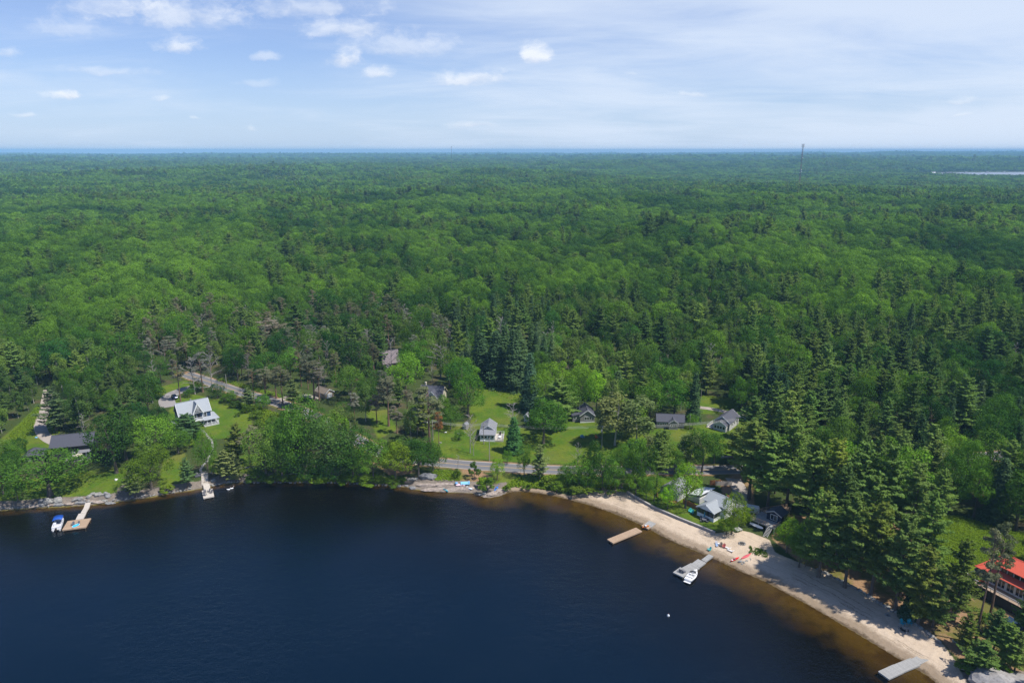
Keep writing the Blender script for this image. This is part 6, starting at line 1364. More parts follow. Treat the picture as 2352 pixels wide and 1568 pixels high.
# fire rings
def fire_ring(px, r, label):
    o = thing('fire_ring', label, 'fire ring', g3(px)); m = ROCKM; n = 11
    for k in range(n): t = 6.283 * k / n; s_ = link('stone', ROCKS[k % len(ROCKS)], o); s_.location = (r * math.cos(t), r * math.sin(t), .08); s_.scale = [random.uniform(.16, .26) for _ in range(3)]; s_.rotation_euler = (0, 0, random.uniform(0, 6))
    n = 10; MB().prism([(r * .8 * math.cos(6.283 * k / n), r * .8 * math.sin(6.283 * k / n)) for k in range(n)], 0.0, .05).build('ash_bed', mat('ash', (.05, .045, .04), .95), o)
def rock_material(name, a, b_, moss):
    m = bpy.data.materials.new(name); m.use_nodes = True; g = NT(m.node_tree); b = g.n['Principled BSDF']; pos = g.new('ShaderNodeNewGeometry').outputs['Position']
    n1 = g.noise(pos, 1.2, 6, .65); n2 = g.noise(pos, 4.5, 5, .7); n3 = g.noise(g.vmath('MULTIPLY', pos, (.5, .5, 3)), 1.6, 4, .6)
    c = g.mix(g.smooth(n1, .3, .7), a, b_); c = g.mix(g.smooth(n2, .52, .7, 0, .6), c, moss); c = g.mix(g.smooth(n3, .55, .68, 0, .5), c, (.10, .09, .085))
    g.put(b.inputs['Base Color'], c); b.inputs['Roughness'].default_value = .9; bp = g.new('ShaderNodeBump'); bp.inputs['Strength'].default_value = .7; bp.inputs['Distance'].default_value = .12; g.put(bp.inputs['Height'], g.math('ADD', n1, g.math('MULTIPLY', n2, .5))); g.l.new(bp.outputs[0], b.inputs['Normal']); return m
ROCKM = rock_material('boulder', (.17, .165, .16), (.37, .36, .33), (.22, .225, .17)); ROCKP = rock_material('pink_granite', (.23, .185, .155), (.42, .35, .295), (.15, .125, .105)); ROCKD = rock_material('dark_granite', (.14, .14, .145), (.28, .28, .28), (.34, .32, .30))
import bmesh
def rock_mesh(seed, m_, sub=3, rough=.22):
    bm = bmesh.new(); bmesh.ops.create_icosphere(bm, subdivisions=sub, radius=1.0); r = np.random.default_rng(seed); V = np.array([v.co for v in bm.verts])
    for _ in range(9):                                            # chip flat faces off
        n = r.normal(size=3); n /= np.linalg.norm(n); d = V @ n; c = r.uniform(.62, .9); V = V - np.where(d > c, (d - c) * .85, 0)[:, None] * n
    for k in range(10):
        f = r.normal(size=3) * (1.5 + k * .8); V = V * (1 + rough / (1.6 + k) * np.sin(V @ f + r.uniform(0, 6)))[:, None]
    for v, c in zip(bm.verts, V): v.co = c
    me = bpy.data.meshes.new('rock'); bm.to_mesh(me); bm.free(); me.materials.append(m_); return me
ROCKS = [rock_mesh(k, ROCKM, 2) for k in range(6)]
def boulder(px, w, h, label, m_=None, seed=0, d=None, rz=0, sink=.35, group=None, name='boulder', cat='boulder'):
    p = G(*px); o = link(name, rock_mesh(100 + seed, m_ or ROCKM)); dep = proj(*p)[2]; k = dep / FPX
    o.scale = (w * k / 2, (d or w * .8) * k / 2, h * k / 2); o.location = (p[0], p[1], p[2] + h * k / 2 * (1 - 2 * sink)); o.rotation_euler = (0, 0, rz); return tag(o, label, cat, group)
boulder(b5(335, 440), 25, 20, 'big rounded pale boulder on the left shore, left of two', seed=1); boulder(b5(640, 420), 26, 20, 'big rounded pale boulder on the left shore, right of two', seed=2)
boulder(b5(110, 430), 16, 11, 'dark boulder left of the two big rounded ones', ROCKD, 3); boulder(b5(1305, 375), 15, 16, 'upright grey boulder above the T-shaped dock', seed=4); boulder(b5(1140, 380), 15, 9, 'low grey boulder left of the upright one', seed=5)
boulder(b5(1440, 385), 7, 6, 'small pale boulder right of the upright one', seed=6); boulder(b5(1570, 280), 16, 9, 'pale boulder at the left end of the lawn edge', seed=7); boulder(b5(1690, 215), 14, 12, 'grey boulder second along the lawn edge', seed=8); boulder(b5(1880, 220), 20, 12, 'wide pale boulder third along the lawn edge', seed=9)
boulder(b5(2000, 230), 11, 9, 'small boulder fourth along the lawn edge', seed=10); boulder(b5(2120, 215), 15, 12, 'dark cracked boulder at the rock ramp', ROCKD, 11); boulder(b5(2150, 270), 16, 9, 'low dark boulder below the cracked one', ROCKD, 12)
rr_ = random.Random(3)
LEDGE = ['flat ledge stone under the dark boulder', 'flat ledge stone under the left big boulder', 'flat ledge stone under the right big boulder', 'flat ledge stone left of the T-shaped dock', 'ledge stone where the T-shaped dock lands', 'ledge stone right of the T-shaped dock', 'ledge stone below the rock ramp', 'flat ledge stone at the left end of the shore']
for k, (x, y, w) in enumerate(((120, 520, 20), (380, 535, 24), (620, 525, 24), (940, 500, 30), (1300, 460, 34), (1760, 440, 42), (2200, 480, 34), (-120, 560, 34))):
    boulder(b5(x, y), w, 7, LEDGE[k], ROCKP if k % 2 else ROCKD, 20 + k, d=12, sink=.45, name='ledge_stone', cat='rock')
boulder(c2(660, 330), 44, 20, 'large dark grey boulder above the rock shelf', ROCKD, 40, d=16, sink=.3); boulder(c2(330, 345), 30, 9, 'low grey boulder left of the large dark one', ROCKM, 41, d=12)
for k, (x, y, w, h, s_) in enumerate(((640, 455, 62, 7, 'upper left slab of the pink rock shelf'), (1000, 440, 66, 7, 'upper right slab of the pink rock shelf'), (760, 540, 56, 9, 'lower left slab of the pink rock shelf at the water'), (1180, 545, 64, 9, 'lower middle slab of the pink rock shelf at the water'), (1480, 520, 34, 8, 'right end slab of the pink rock shelf'), (1900, 640, 40, 9, 'pink rock point beside the blue kayak'), (2080, 560, 26, 8, 'pink slab under the blue kayak'))):
    boulder(c2(x, y), w, h, s_, ROCKP, 50 + k, d=16, sink=.5, name='rock_slab', cat='rock', rz=.1 * k)
for k, (x, y, w, h) in enumerate(((330, 520, 18, 8), (60, 480, 12, 6), (200, 470, 10, 5), (1770, 640, 10, 7), (1690, 655, 9, 5))): boulder(c2(x, y), w, h, ['flat rock at the water left of the rock shelf', 'small rock at the water under the last bush', 'small rock beside the flat rock at the water', 'small rock at the foot of the green bush, right', 'small rock at the foot of the green bush, left'][k], ROCKD, 60 + k)
boulder(c1(940, 755), 12, 9, 'pale boulder right of the small dock steps', seed=70); boulder(c1(500, 565), 7, 4, 'small pale boulder left of the small dock steps', seed=71)
boulder(c3(1440, 1030), 18, 13, 'grey boulder under the bent pine', seed=72); boulder((2310, 1574), 175, 44, 'huge smooth grey boulder at the bottom right corner', rock_material('smooth_granite', (.24, .225, .215), (.37, .35, .335), (.17, .16, .155)), 73, d=110, sink=.42)
boulder(b8(1060, 1040), 9, 7, 'small dark boulder beside the red kayak', ROCKD, 74); boulder((267, 1102), 8, 5, 'white stone in the middle of the waterside lawn', mat('white_stone', (.6, .6, .58), .9), 75)
def stone_line(name, label, pts, n, smin, smax, m_=None):
    P = [G(*p) for p in pts]; o = thing(name, label, 'stone edging', P3(P[0])); seg = [np.linalg.norm(P[i + 1][:2] - P[i][:2]) for i in range(len(P) - 1)]; tot = sum(seg)
    for k in range(n):
        s_ = tot * (k + random.uniform(.2, .8)) / n; i = 0
        while i < len(seg) - 1 and s_ > seg[i]: s_ -= seg[i]; i += 1
        q = P[i] + (P[i + 1] - P[i]) * min(1, s_ / seg[i]); q = q + np.array([random.uniform(-.3, .3), random.uniform(-.3, .3), 0]); r = link('stone', ROCKS[k % 6], o); c = random.uniform(smin, smax)
        r.location = (q[0] - P[0][0], q[1] - P[0][1], hz(q[0], q[1]) - P[0][2] + c * .25); r.scale = (c * random.uniform(.8, 1.3), c, c * random.uniform(.5, .8)); r.rotation_euler = (0, 0, random.uniform(0, 6))
stone_line('stone_edging', 'rough stone edging between the beach and the pine grove', [(1875, 1306), (1930, 1333), (1985, 1362), (2040, 1396), (2080, 1418), (2130, 1452), (2160, 1476)], 90, .25, .6)
stone_line('stone_edging', 'line of pale stones across the lawn right of the small square dock', [c1(1400, 455), c1(1700, 420), c1(1900, 400), c1(2070, 380)], 11, .3, .5)
stone_line('stone_edging', 'scattered stones at the foot of the bank right of the small square dock', [c1(860, 880), c1(1050, 850), c1(1250, 790), c1(1620, 770)], 30, .25, .5)
stone_line('stone_edging', 'row of driftwood stones beside the red kayak', [b8(1100, 1090), b8(1250, 1010), b8(1420, 940)], 10, .15, .35)
stone_line('stone_edging', 'loose stones along the water under the wooded bank', [(560, 1107), (700, 1108), (820, 1110), (905, 1117)], 46, .25, .6); stone_line('stone_edging', 'loose stones along the left shore', [(0, 1168), (120, 1160), (260, 1150), (350, 1137), (440, 1122)], 70, .2, .55)
stone_line('stone_edging', 'little stone pile beside the orange soil below the pines', [c3(1330, 650), c3(1420, 680), c3(1520, 710)], 12, .25, .5)
fire_ring(b8(1110, 470), .85, 'stone fire ring on the sand above the white loungers'); fire_ring(c3(600, 475), 1.2, 'stone fire ring in front of the turquoise chairs'); fire_ring(c3(350, 265), .5, 'small dark fire pit left of the turquoise chairs')
# concrete beach wall with steps
def beach_wall():
    px = [(1428, 1123), (1448, 1137), (1500, 1167), (1560, 1193), (1600, 1209), (1642, 1226)]; P = [G(*p) for p in px]; o = thing('beach_wall', 'long low concrete wall between the beach and the cottage lawns', 'wall', P3(P[0])); b = MB(); c = MB()
    for a, q in zip(P[:-1], P[1:]):
        A = a - P[0]; B = q - P[0]; b.bar((A[0], A[1], .05), (B[0], B[1], B[2] + .05), .3, 1.3); c.bar((A[0], A[1], A[2] + .75), (B[0], B[1], B[2] + .75), .55, .12)
    b.build('wall_face', CONC, o); c.build('coping', mat('coping', (.38, .36, .335), .9, var=.15, wear=(.27, .255, .24)), o)
    s_ = thing('beach_steps', 'short concrete steps down from the lawn through the beach wall', 'steps', g3(b3(1130, 12)), R(-52))
    for k in range(3): MB().box(-.7, .7, -.45 - .38 * k, -.07 - .38 * k, -.3, .5 - .2 * k).build('step', WOODG, s_)
beach_wall()
def dock_steps():
    a = G(*c1(720, 870)); q = G(*c1(715, 600)); o = thing('waterside_steps', 'pale timber steps and landing leading down to the small square dock', 'steps', P3(a), math.atan2(q[1] - a[1], q[0] - a[0]) - math.pi / 2); L = float(np.linalg.norm(q[:2] - a[:2])); rise = max(1.0, q[2] - a[2]) + .6
    for k in range(9): MB().box(-1.05, 1.05, L * k / 9, L * (k + 1) / 9 - .06, -.9, .35 + rise * k / 9).build('step', WOODL, o)
    pth = thing('flagstone_path', 'grey flagstone path winding up from the waterside steps to the blue house', 'path', P3(q))
    line = [c1(700, 580), c1(600, 480), c1(660, 360), c1(770, 250), (478, 1052), (490, 1030), (487, 1012), (474, 998), (463, 985)]; k = 0
    for a_, b_ in zip(line[:-1], line[1:]):
        A, B = G(*a_), G(*b_); n = max(1, int(np.linalg.norm(B - A) / .75))
        for i in range(n):
            c = A + (B - A) * (i + .5) / n; c = c + np.array([random.uniform(-.2, .2), random.uniform(-.15, .15), 0]); m = 6; r = [random.uniform(.42, .62) for _ in range(m)]
            f = MB().prism([(r[j] * math.cos(6.283 * j / m), r[j] * math.sin(6.283 * j / m)) for j in range(m)], -.1, .07).build('flagstone', CONC, pth); f.location = (c[0] - q[0], c[1] - q[1], hz(c[0], c[1]) - q[2])
    t = thing('patio_sofa', 'dark cushioned bench left of the waterside steps', 'bench', g3(c1(548, 640)), R(35)); MB().box(-1.1, 1.1, -.5, .5, .1, .45).build('seat', CH_GREY, t); MB().box(-1.1, 1.1, .35, .55, .45, .9).build('backrest', CH_GREY, t)
    for x in (-1, 1): MB().box(x - .06, x + .06, -.4, .4, -.1, .12).build('leg', WOODD, t)
dock_steps()
# ------------------------------------------------------------------ boats
def ellipse_hull(root, L, W, H, m_, name='hull', bow=1.7, z=0.0, inner=None, n=12, flat_b=.6, stern=.0):
    rings = []
    for k in range(n + 1):
        t = k / n; x = -L / 2 + L * t; w = W / 2 * max(.02, (1 - abs(2 * t - 1) ** bow)) if stern == 0 else W / 2 * max(.02, (1 - max(0, (t - .35) / .65) ** 2.2)) * (stern + (1 - stern) * min(1, t / .35)); sh = H * (1 + .22 * (2 * t - 1) ** 2)
        rings.append([(x, -w, z + sh), (x, -w * .86, z + H * .35), (x, -w * flat_b * .5, z), (x, w * flat_b * .5, z), (x, w * .86, z + H * .35), (x, w, z + sh)])
    b = MB(); m = 6
    vs = [p for r in rings for p in r]; fs = [(k * m + i, k * m + i + 1, (k + 1) * m + i + 1, (k + 1) * m + i) for k in range(n) for i in range(m - 1)]
    fs += [tuple(range(m - 1, -1, -1)), tuple(range(n * m, n * m + m))]
    b.add(vs, fs); return b.build(name, m_, root, True), rings
def deck_on(root, rings, m_, inset=.0, lift=.01, k0=0, k1=None, name='deck'):
    b = MB(); rr = rings[k0:k1]; vs = []
    for r in rr: vs += [(r[0][0], r[0][1] * (1 - inset), r[0][2] + lift), (r[5][0], r[5][1] * (1 - inset), r[5][2] + lift)]
    b.add(vs, [(2 * i, 2 * i + 2, 2 * i + 3, 2 * i + 1) for i in range(len(rr) - 1)]); return b.build(name, m_, root)
def kayak(loc, rz, L, m_, label, invert=False, seat=True, name='kayak'):
    o = thing(name, label, name, loc, rz); h, r = ellipse_hull(o, L, L * .20, .32, m_); deck_on(o, r, m_, 0, .0)
    if seat:
        n = 10
        for x, nm in ((-.15, 'cockpit'),): MB().prism([(x + .55 * math.cos(6.283 * k / n), .24 * math.sin(6.283 * k / n)) for k in range(n)], .33, .36).build(nm, CH_GREY, o)
        MB().box(-.5, -.3, -.2, .2, .36, .6).build('seat', CH_GREY, o)
    if invert: o.rotation_euler = (math.pi, 0, rz); o.location.z += .36
    return o
def two(px0, px1, z=None):
    a, b = (G(*px0), G(*px1)) if z is None else (flat(*px0, z), flat(*px1, z)); return (float((a[0] + b[0]) / 2), float((a[1] + b[1]) / 2), float((a[2] + b[2]) / 2)), math.atan2(b[1] - a[1], b[0] - a[0]), float(np.linalg.norm(b - a))
K_RED = paint('kayak_red', (.72, .01, .02)); K_PINK = paint('canoe_pink', (.55, .10, .12)); K_ORG = paint('kayak_orange', (.78, .24, .04)); K_BLUE = paint('kayak_blue', (.01, .17, .60)); K_AQUA = paint('board_turquoise', (.05, .45, .55)); K_LB = paint('float_blue', (.20, .45, .70))
l, a, L = two(b8(765, 1045), b8(1020, 892)); ky = kayak(l, a, L, K_RED, 'bright red kayak on the sand at the waterline'); MB().box(-1.35, -.95, -.2, .2, .33, .45).build('gear_bag', WHITE, ky)
l, a, L = two(b8(1082, 955), b8(1400, 768)); kayak(l, a, L, K_PINK, 'faded red canoe upside down on the sand', True, False, 'canoe')
l, a, L = two(b3(700, 228), b3(803, 200), .66); ky = kayak(l, a, max(L, 2.6), K_ORG, 'orange kayak resting on the shore end of the brown dock'); MB().box(-.2, .3, -.2, .2, .36, .6).build('gear_bag', WHITE, ky)
l, a, L = two(c2(1970, 600), c2(2070, 465)); kayak(l, a, L, K_BLUE, 'deep blue kayak pulled up on the rock point'); 
l, a, L = two(c2(945, 525), c2(1045, 620)); kayak((l[0], l[1], max(l[2], .12) + .15), a, L, K_AQUA, 'turquoise kayak lying half in the water below the rock shelf')
l, a, L = two(c2(1418, 500), c2(1525, 565)); o = thing('paddleboard', 'white paddleboard with blue rim at the right of the rock shelf', 'paddleboard', (l[0], l[1], l[2] + .35), a); board_mesh(o, L * 1.05, .85, WHITE, K_LB)
o = thing('air_mattress', 'pale blue air mattress spread on the rock shelf', 'air mattress', g3(c2(1390, 445), .45), R(5)); b = MB()
for k in range(5): b.tube((-1.5, -.8 + .4 * k, .1), (1.5, -.8 + .4 * k, .1), .2, .2, 8)
b.build('tubes', paint('mattress_blue', (.25, .55, .72)), o); MB().box(1.1, 1.5, -.9, .9, .2, .42).build('pillow', K_LB, o)
o = thing('beach_blanket', 'pink and white blanket with dark cushions on the rock shelf', 'blanket', g3(c2(1300, 470), .42), R(-4)); b = MB(); n = 9
b.add([(-1.5 + 3 * i / n, -.8 + 1.6 * j / 4, .05 * math.sin(i * 2.1 + j)) for j in range(5) for i in range(n + 1)], [(j * (n + 1) + i, j * (n + 1) + i + 1, (j + 1) * (n + 1) + i + 1, (j + 1) * (n + 1) + i) for j in range(4) for i in range(n)]); b.build('cloth', paint('cloth_pink', (.66, .50, .54)), o)
for x, y in ((.2, .2), (.7, -.2)): MB().rings([[(x + r * math.cos(6.283 * i / 8), y + r * math.sin(6.283 * i / 8), z) for i in range(8)] for r, z in ((.12, .02), (.3, .1), (.3, .2), (.12, .28))]).build('cushion', paint('cushion_plum', (.16, .03, .08)), o)
o = thing('float_bag', 'round blue bag at the left end of the pink blanket', 'bag', g3(c2(1212, 452), .42)); MB().rings([[(r * math.cos(6.283 * i / 10), .8 * r * math.sin(6.283 * i / 10), z) for i in range(10)] for r, z in ((.3, 0), (.55, .2), (.5, .45), (.2, .6))]).build('sack', K_LB, o); MB().bar((-.2, 0, .6), (.2, 0, .62), .05).build('strap', K_BLUE, o)
# white motorboat
def motorboat():
    l, a, L = two(b3(1400, 1045), b3(1545, 880), .5); L *= 1.0; o = thing('motorboat', 'white open motorboat moored beside the stepped grey dock', 'boat', (l[0], l[1], -.15), a)
    gw = paint('gelcoat', (.80, .80, .80)); h, r = ellipse_hull(o, L, 2.35, .85, gw, stern=.82, n=14); k = len(r)
    deck_on(o, r, gw, 0, .005)
    def ring(x0, x1, w, z0, z1, m_, nm, par=None): n = 12; return MB().prism([((x0 + x1) / 2 + (x1 - x0) / 2 * (abs(math.cos(t)) ** .6) * (1 if math.cos(t) > 0 else -1), w / 2 * (abs(math.sin(t)) ** .6) * (1 if math.sin(t) > 0 else -1)) for t in [6.283 * i / n for i in range(n)]], z0, z1).build(nm, m_, par or o)
    fl = paint('cockpit_floor', (.42, .42, .42)); st = paint('boat_seat', (.66, .65, .63))
    ring(-L * .30, L * .08, 1.75, .99, 1.03, fl, 'cockpit'); ring(L * .14, L * .40, 1.0, 1.08, 1.12, fl, 'bow_well')
    ring(-L * .30, -L * .20, 1.7, 1.03, 1.25, st, 'rear_bench')
    for s in (-1, 1): ring(-L * .08, L * .0, .55, 1.03, 1.35, st, 'seat').location.y = s * .42
    ring(L * .27, L * .38, .8, 1.12, 1.26, st, 'bow_cushion')
    w = MB(); w.bar((L * .06, -.95, 1.15), (L * .13, -.5, 1.45), .04, .35); w.bar((L * .13, -.5, 1.45), (L * .13, .5, 1.45), .04, .35); w.bar((L * .06, .95, 1.15), (L * .13, .5, 1.45), .04, .35); w.build('windshield', GLASS, o)
    ring(-L * .47, -L * .34, 1.8, 1.06, 1.16, gw, 'engine_cover'); MB().box(-L * .5 - .5, -L * .5, -.9, .9, .42, .5).build('swim_platform', gw, o); MB().tube((L * .05, .45, 1.2), (L * .03, .45, 1.4), .18, .18, 10).build('steering_wheel', WOODD, o)
motorboat()
def pontoon():
    l, a, L = two(b5(600, 1310), b5(720, 960), .6); o = thing('pontoon_boat', 'pontoon boat with blue canopy moored at the T-shaped dock', 'boat', (l[0] - .5, l[1], 0), a); L = 6.4
    for s in (-1, 1):
        b = MB(); n = 10; rings = [[(x, s * .85 + r * math.cos(6.283 * i / n), .12 + r * math.sin(6.283 * i / n)) for i in range(n)] for x, r in ((-L / 2, .3), (L / 2 - .9, .3), (L / 2 - .3, .2), (L / 2, .04))]; b.rings(rings).build('pontoon', METAL, o, True)
    MB().box(-L / 2, L / 2 - .3, -1.2, 1.2, .46, .56).build('deck', LGREY, o); pw = paint('pontoon_panel', (.74, .75, .78))
    for x0, x1, y in ((-L / 2 + .5, -.4, -1.15), (.4, L / 2 - .5, -1.15), (-L / 2 + .5, L / 2 - .5, 1.15)): MB().box(x0, x1, y - .03, y + .03, .6, 1.2).build('side_panel', pw, o)
    for x in (-L / 2 + .5, L / 2 - .5): MB().box(x - .03, x + .03, -1.12, 1.12, .6, 1.2).build('end_panel', pw, o)
    for x0, x1, y0, y1 in ((.6, 2.5, -1.05, -.5), (.6, 2.5, .5, 1.05), (-2.5, -1.4, -1.05, 1.05)):
        s_ = MB().box(x0, x1, y0, y1, .57, .95).build('bench', paint('vinyl', (.62, .60, .58)), o); MB().box(x0, x1, y0 if y0 < 0 else y1 - .15, y0 + .15 if y0 < 0 else y1, .95, 1.3).build('cushion', pw, s_)
    MB().box(-.5, .1, .35, 1.0, .57, 1.35).build('console', pw, o)
    b = MB(); n = 9; X0, X1 = -.3, 2.9; vs = []
    for x in (X0, X1):
        for lift in (0, .05):
            for k in range(n): t = math.pi * (.12 + .76 * k / (n - 1)); vs.append((x + (.15 if x == X0 else -.15) * math.sin(t), -1.35 * math.cos(t), 1.75 + .62 * math.sin(t) + lift))
    fs = []
    for k in range(n - 1): fs += [(k, 2 * n + k, 2 * n + k + 1, k + 1), (n + k, n + k + 1, 3 * n + k + 1, 3 * n + k), (k, k + 1, n + k + 1, n + k), (2 * n + k, 3 * n + k, 3 * n + k + 1, 2 * n + k + 1)]
    b.add(vs, fs).build('canopy', paint('canopy_blue', (.012, .075, .36)), o, True)
    for x in (X0 + .2, X1 - .2):
        for y in (-1.15, 1.15): MB().tube((1.3, y, 1.2), (x, y * 1.05, 1.98), .02, .02, 5).build('canopy_pole', METAL, o)
    m = MB().box(-L / 2 - .45, -L / 2, -.22, .22, .5, 1.15).build('outboard', WOODD, o); MB().box(-L / 2 - .35, -L / 2 - .15, -.08, .08, -.4, .5).build('shaft', WOODD, m)
pontoon()
def swan(px, rz, label):
    p = flat(*px, 0); o = thing('swan', label, 'bird', (p[0], p[1], -.05), rz, None, 1.15); n = 8; w = paint('feather_white', (.8, .8, .8)); b = MB()
    rings = [[(x, r * math.cos(6.283 * i / n), z + .75 * r * math.sin(6.283 * i / n)) for i in range(n)] for x, r, z in ((-.62, .03, .34), (-.45, .15, .24), (-.1, .25, .17), (.25, .21, .17), (.42, .09, .24), (.47, .055, .42), (.44, .05, .60), (.50, .06, .70), (.60, .05, .70), (.66, .02, .67))]
    b.rings(rings).build('body', w, o, True); MB().tube((.64, 0, .675), (.76, 0, .64), .025, .008, 5).build('beak', K_ORG, o)
swan(c1(1350, 993), R(10), 'white swan on the water right of the small square dock, left of two'); swan(c1(1435, 963), R(35), 'white swan on the water right of the small square dock, right of two')
p = flat(1535, 1414); o = thing('buoy', 'small white buoy floating alone on the dark lake', 'buoy', (p[0], p[1], 0)); MB().rings([[(r * math.cos(6.283 * i / 10), r * math.sin(6.283 * i / 10), z) for i in range(10)] for r, z in ((.1, -.3), (.3, -.05), (.32, .2), (.18, .45), (.05, .55))]).build('float', WHITE, o, True); MB().tube((0, 0, .5), (0, 0, .75), .03).build('ring_post', K_ORG, o)
o = thing('umbrella', 'closed teal umbrella on the grass before the white beach cottage', 'umbrella', g3(b1(378, 1030)), 0); MB().tube((0, 0, 0), (0, 0, 2.6), .03).build('pole', METAL, o); MB().rings([[(r * math.cos(6.283 * i / 8), r * math.sin(6.283 * i / 8), z) for i in range(8)] for r, z in ((.05, 2.75), (.14, 2.2), (.26, 1.3), (.18, 1.2))]).build('canopy', paint('canvas_teal', (.01, .11, .20)), o)
o = thing('picnic_set', 'dark round garden table under the closed teal umbrella', 'table', g3(b1(380, 1050)), 0); MB().tube((0, 0, .7), (0, 0, .75), .75, .75, 14).build('table_top', CH_GREY, o)
for k in range(4): MB().bar((.1 * math.cos(k * 1.57), .1 * math.sin(k * 1.57), .7), (.5 * math.cos(k * 1.57), .5 * math.sin(k * 1.57), 0), .05).build('leg', CH_GREY, o)
for k, (x, y) in enumerate(((320, 1015), (440, 1020), (330, 1065), (440, 1070))): deck_chair(g3(b1(x, y)), R(90 * k), CH_GREY, ['grey garden chair at the table, nearest the cottage wall on the left', 'grey garden chair at the table, nearest the cottage wall on the right', 'grey garden chair at the table, on the beach side left', 'grey garden chair at the table, on the beach side right'][k], s=.95)
# ------------------------------------------------------------------ car
def car():
    p = G(401, 914); o = thing('parked_car', 'dark blue hatchback parked on the paved drive beside the blue house', 'car', P3(p), R(128)); cb = mat('car_paint', (.012, .022, .075), .18, .3, var=.05, spec=.6); W = .88
    prof = [(-2.1, .35), (-2.12, .78), (-1.95, .98), (-1.1, 1.03), (1.95, .98), (2.12, .75), (2.1, .35)]
    b = MB(); b.rings([[(x, s * W * f, z) for x, z in prof] for s, f in ((-1, .94), (-1, 1), (1, 1), (1, .94))]); b.build('body', cb, o)
    g_ = [(-1.0, 1.03), (-.35, 1.46), (1.25, 1.48), (1.85, 1.0)]
    MB().rings([[(x, s * (W - .06 if z < 1.1 else W - .20), z) for x, z in g_] for s in (-1, 1)]).build('glasshouse', GLASS, o); MB().slab([(-.3, -.66, 1.50), (1.22, -.66, 1.52), (1.22, .66, 1.52), (-.3, .66, 1.50)], .05).build('roof', cb, o)
    for x in (-1.3, 1.3):
        for s in (-1, 1):
            w = MB().tube((x, s * .72, .33), (x, s * .91, .33), .33, .33, 14).build('wheel', WOODD, o); MB().tube((x, s * .91, .33), (x, s * .925, .33), .2, .2, 10).build('rim', METAL, w)
    for s in (-1, 1): MB().box(-2.14, -2.08, s * .62 - .16, s * .62 + .16, .65, .80).build('headlight', WHITE, o); MB().box(2.07, 2.13, s * .66 - .12, s * .66 + .12, .68, .92).build('tail_light', CH_RED, o); MB().box(-.85, -.65, s * .98 - .09, s * .98 + .09, .98, 1.1).build('mirror', cb, o)
car()
# ------------------------------------------------------------------ poles and wires
POLEM = mat('pole_wood', (.30, .275, .25), .9, var=.2, wear=(.2, .18, .16)); WIREM = mat('wire', (.42, .42, .38), .6)
def pole(px, h, label, arm=True, trans=False, lamp=False):
    p = G(*px); o = thing('utility_pole', label, 'pole', P3(p), R(5)); MB().tube((0, 0, -.5), (0, 0, h), .16, .11, 8).build('shaft', POLEM, o)
    if arm:
        c = MB().box(-.06, .06, -1.0, 1.0, h - .7, h - .58).build('crossarm', POLEM, o)
        for y in (-.9, 0, .9): MB().tube((0, y, h - .58), (0, y, h - .40), .05, .04, 6).build('insulator', WHITE, c)
    if trans: MB().tube((-.35, 0, h - 2.6), (-.35, 0, h - 1.6), .28, .28, 10).build('transformer', LGREY, o)
    if lamp: a = MB().bar((0, 0, h - 1.2), (-1.6, -.3, h - .9), .06).build('lamp_arm', METAL, o); MB().box(-2.0, -1.5, -.45, -.15, h - .95, h - .82).build('lamp_head', WHITE, o)
    return Vector(P3(p)) + Vector((0, 0, h - .4))
T0 = pole(a3(100, 810), 8.0, 'pole among the trees left of the lawn'); T1 = pole(a3(235, 862), 8.5, 'pole at the left end of the roadside lawn', lamp=True); T2 = pole(a3(683, 892), 8.5, 'pole before the small pale cottage'); T3 = pole(a3(733, 1038), 9, 'tall pole on the roadside below the small cottage', False, lamp=True); T4 = pole(a3(1724, 926), 9, 'pole with grey transformer beside the lawn chairs', trans=True); T5 = pole((1583.6, 986), 6, 'short pole on the lawn between the dark and white-gabled cottages', False); T6 = pole((1690, 1012), 9, 'pole right of the white-gabled cottage'); pole((521.5, 894), 7, 'pole at the roadside above the blue house', False); pole((1610, 915), 4.0, 'thin post on the grass behind the drive', False)
def wires(A, B, dy, label):
    o = thing('power_line', label, 'wire', (0, 0, 0))
    b = MB(); n = 14
    for off in dy:
        q = [A.lerp(B, k / n) + Vector((0, off, -1.0 * 4 * (k / n) * (1 - k / n))) for k in range(n + 1)]; w = MB()
        for a_, c_ in zip(q[:-1], q[1:]): w.tube(a_, c_, .035, .035, 4, False)
        w.build('wire', WIREM, o)
wires(T0, T1, (-.9, 0, .9), 'power wires into the trees left of the lawn'); wires(T1, T2, (-.9, 0, .9), 'power wires between the lawn-end pole and the small cottage pole'); wires(T2, T4, (-.9, 0, .9), 'power wires crossing the lawn to the transformer pole'); wires(T4, T6, (-.9, 0, .9), 'power wires passing the willows right of the transformer pole')
# small things on the lawns
for k, px in enumerate((a3(345, 788), a3(300, 880), a3(460, 800))): boulder(px, 6, 3, ['white flat stone on the lawn by the left pole', 'grey stone pile at the foot of the rust-topped trunk', 'dark stone on the lawn left of the small cottage'][k], [WHITE, ROCKM, ROCKD][k], 80 + k)
boulder((29.2 + 405 / 7.467, 956.7 + 360 / 7.467), 6, 4, 'pale blue covered heap beside the gravel drive', K_LB, 84, name='covered_heap', cat='heap'); boulder((1060, 1118), 1.6, 1.4, 'small white ball at the edge of the rock shelf', WHITE, 85, sink=0.0, name='ball', cat='ball')
boulder((1672, 1050), 34, 7, 'low stone outcrop beside the road below the white-gabled cottage', ROCKP, 86, d=10)
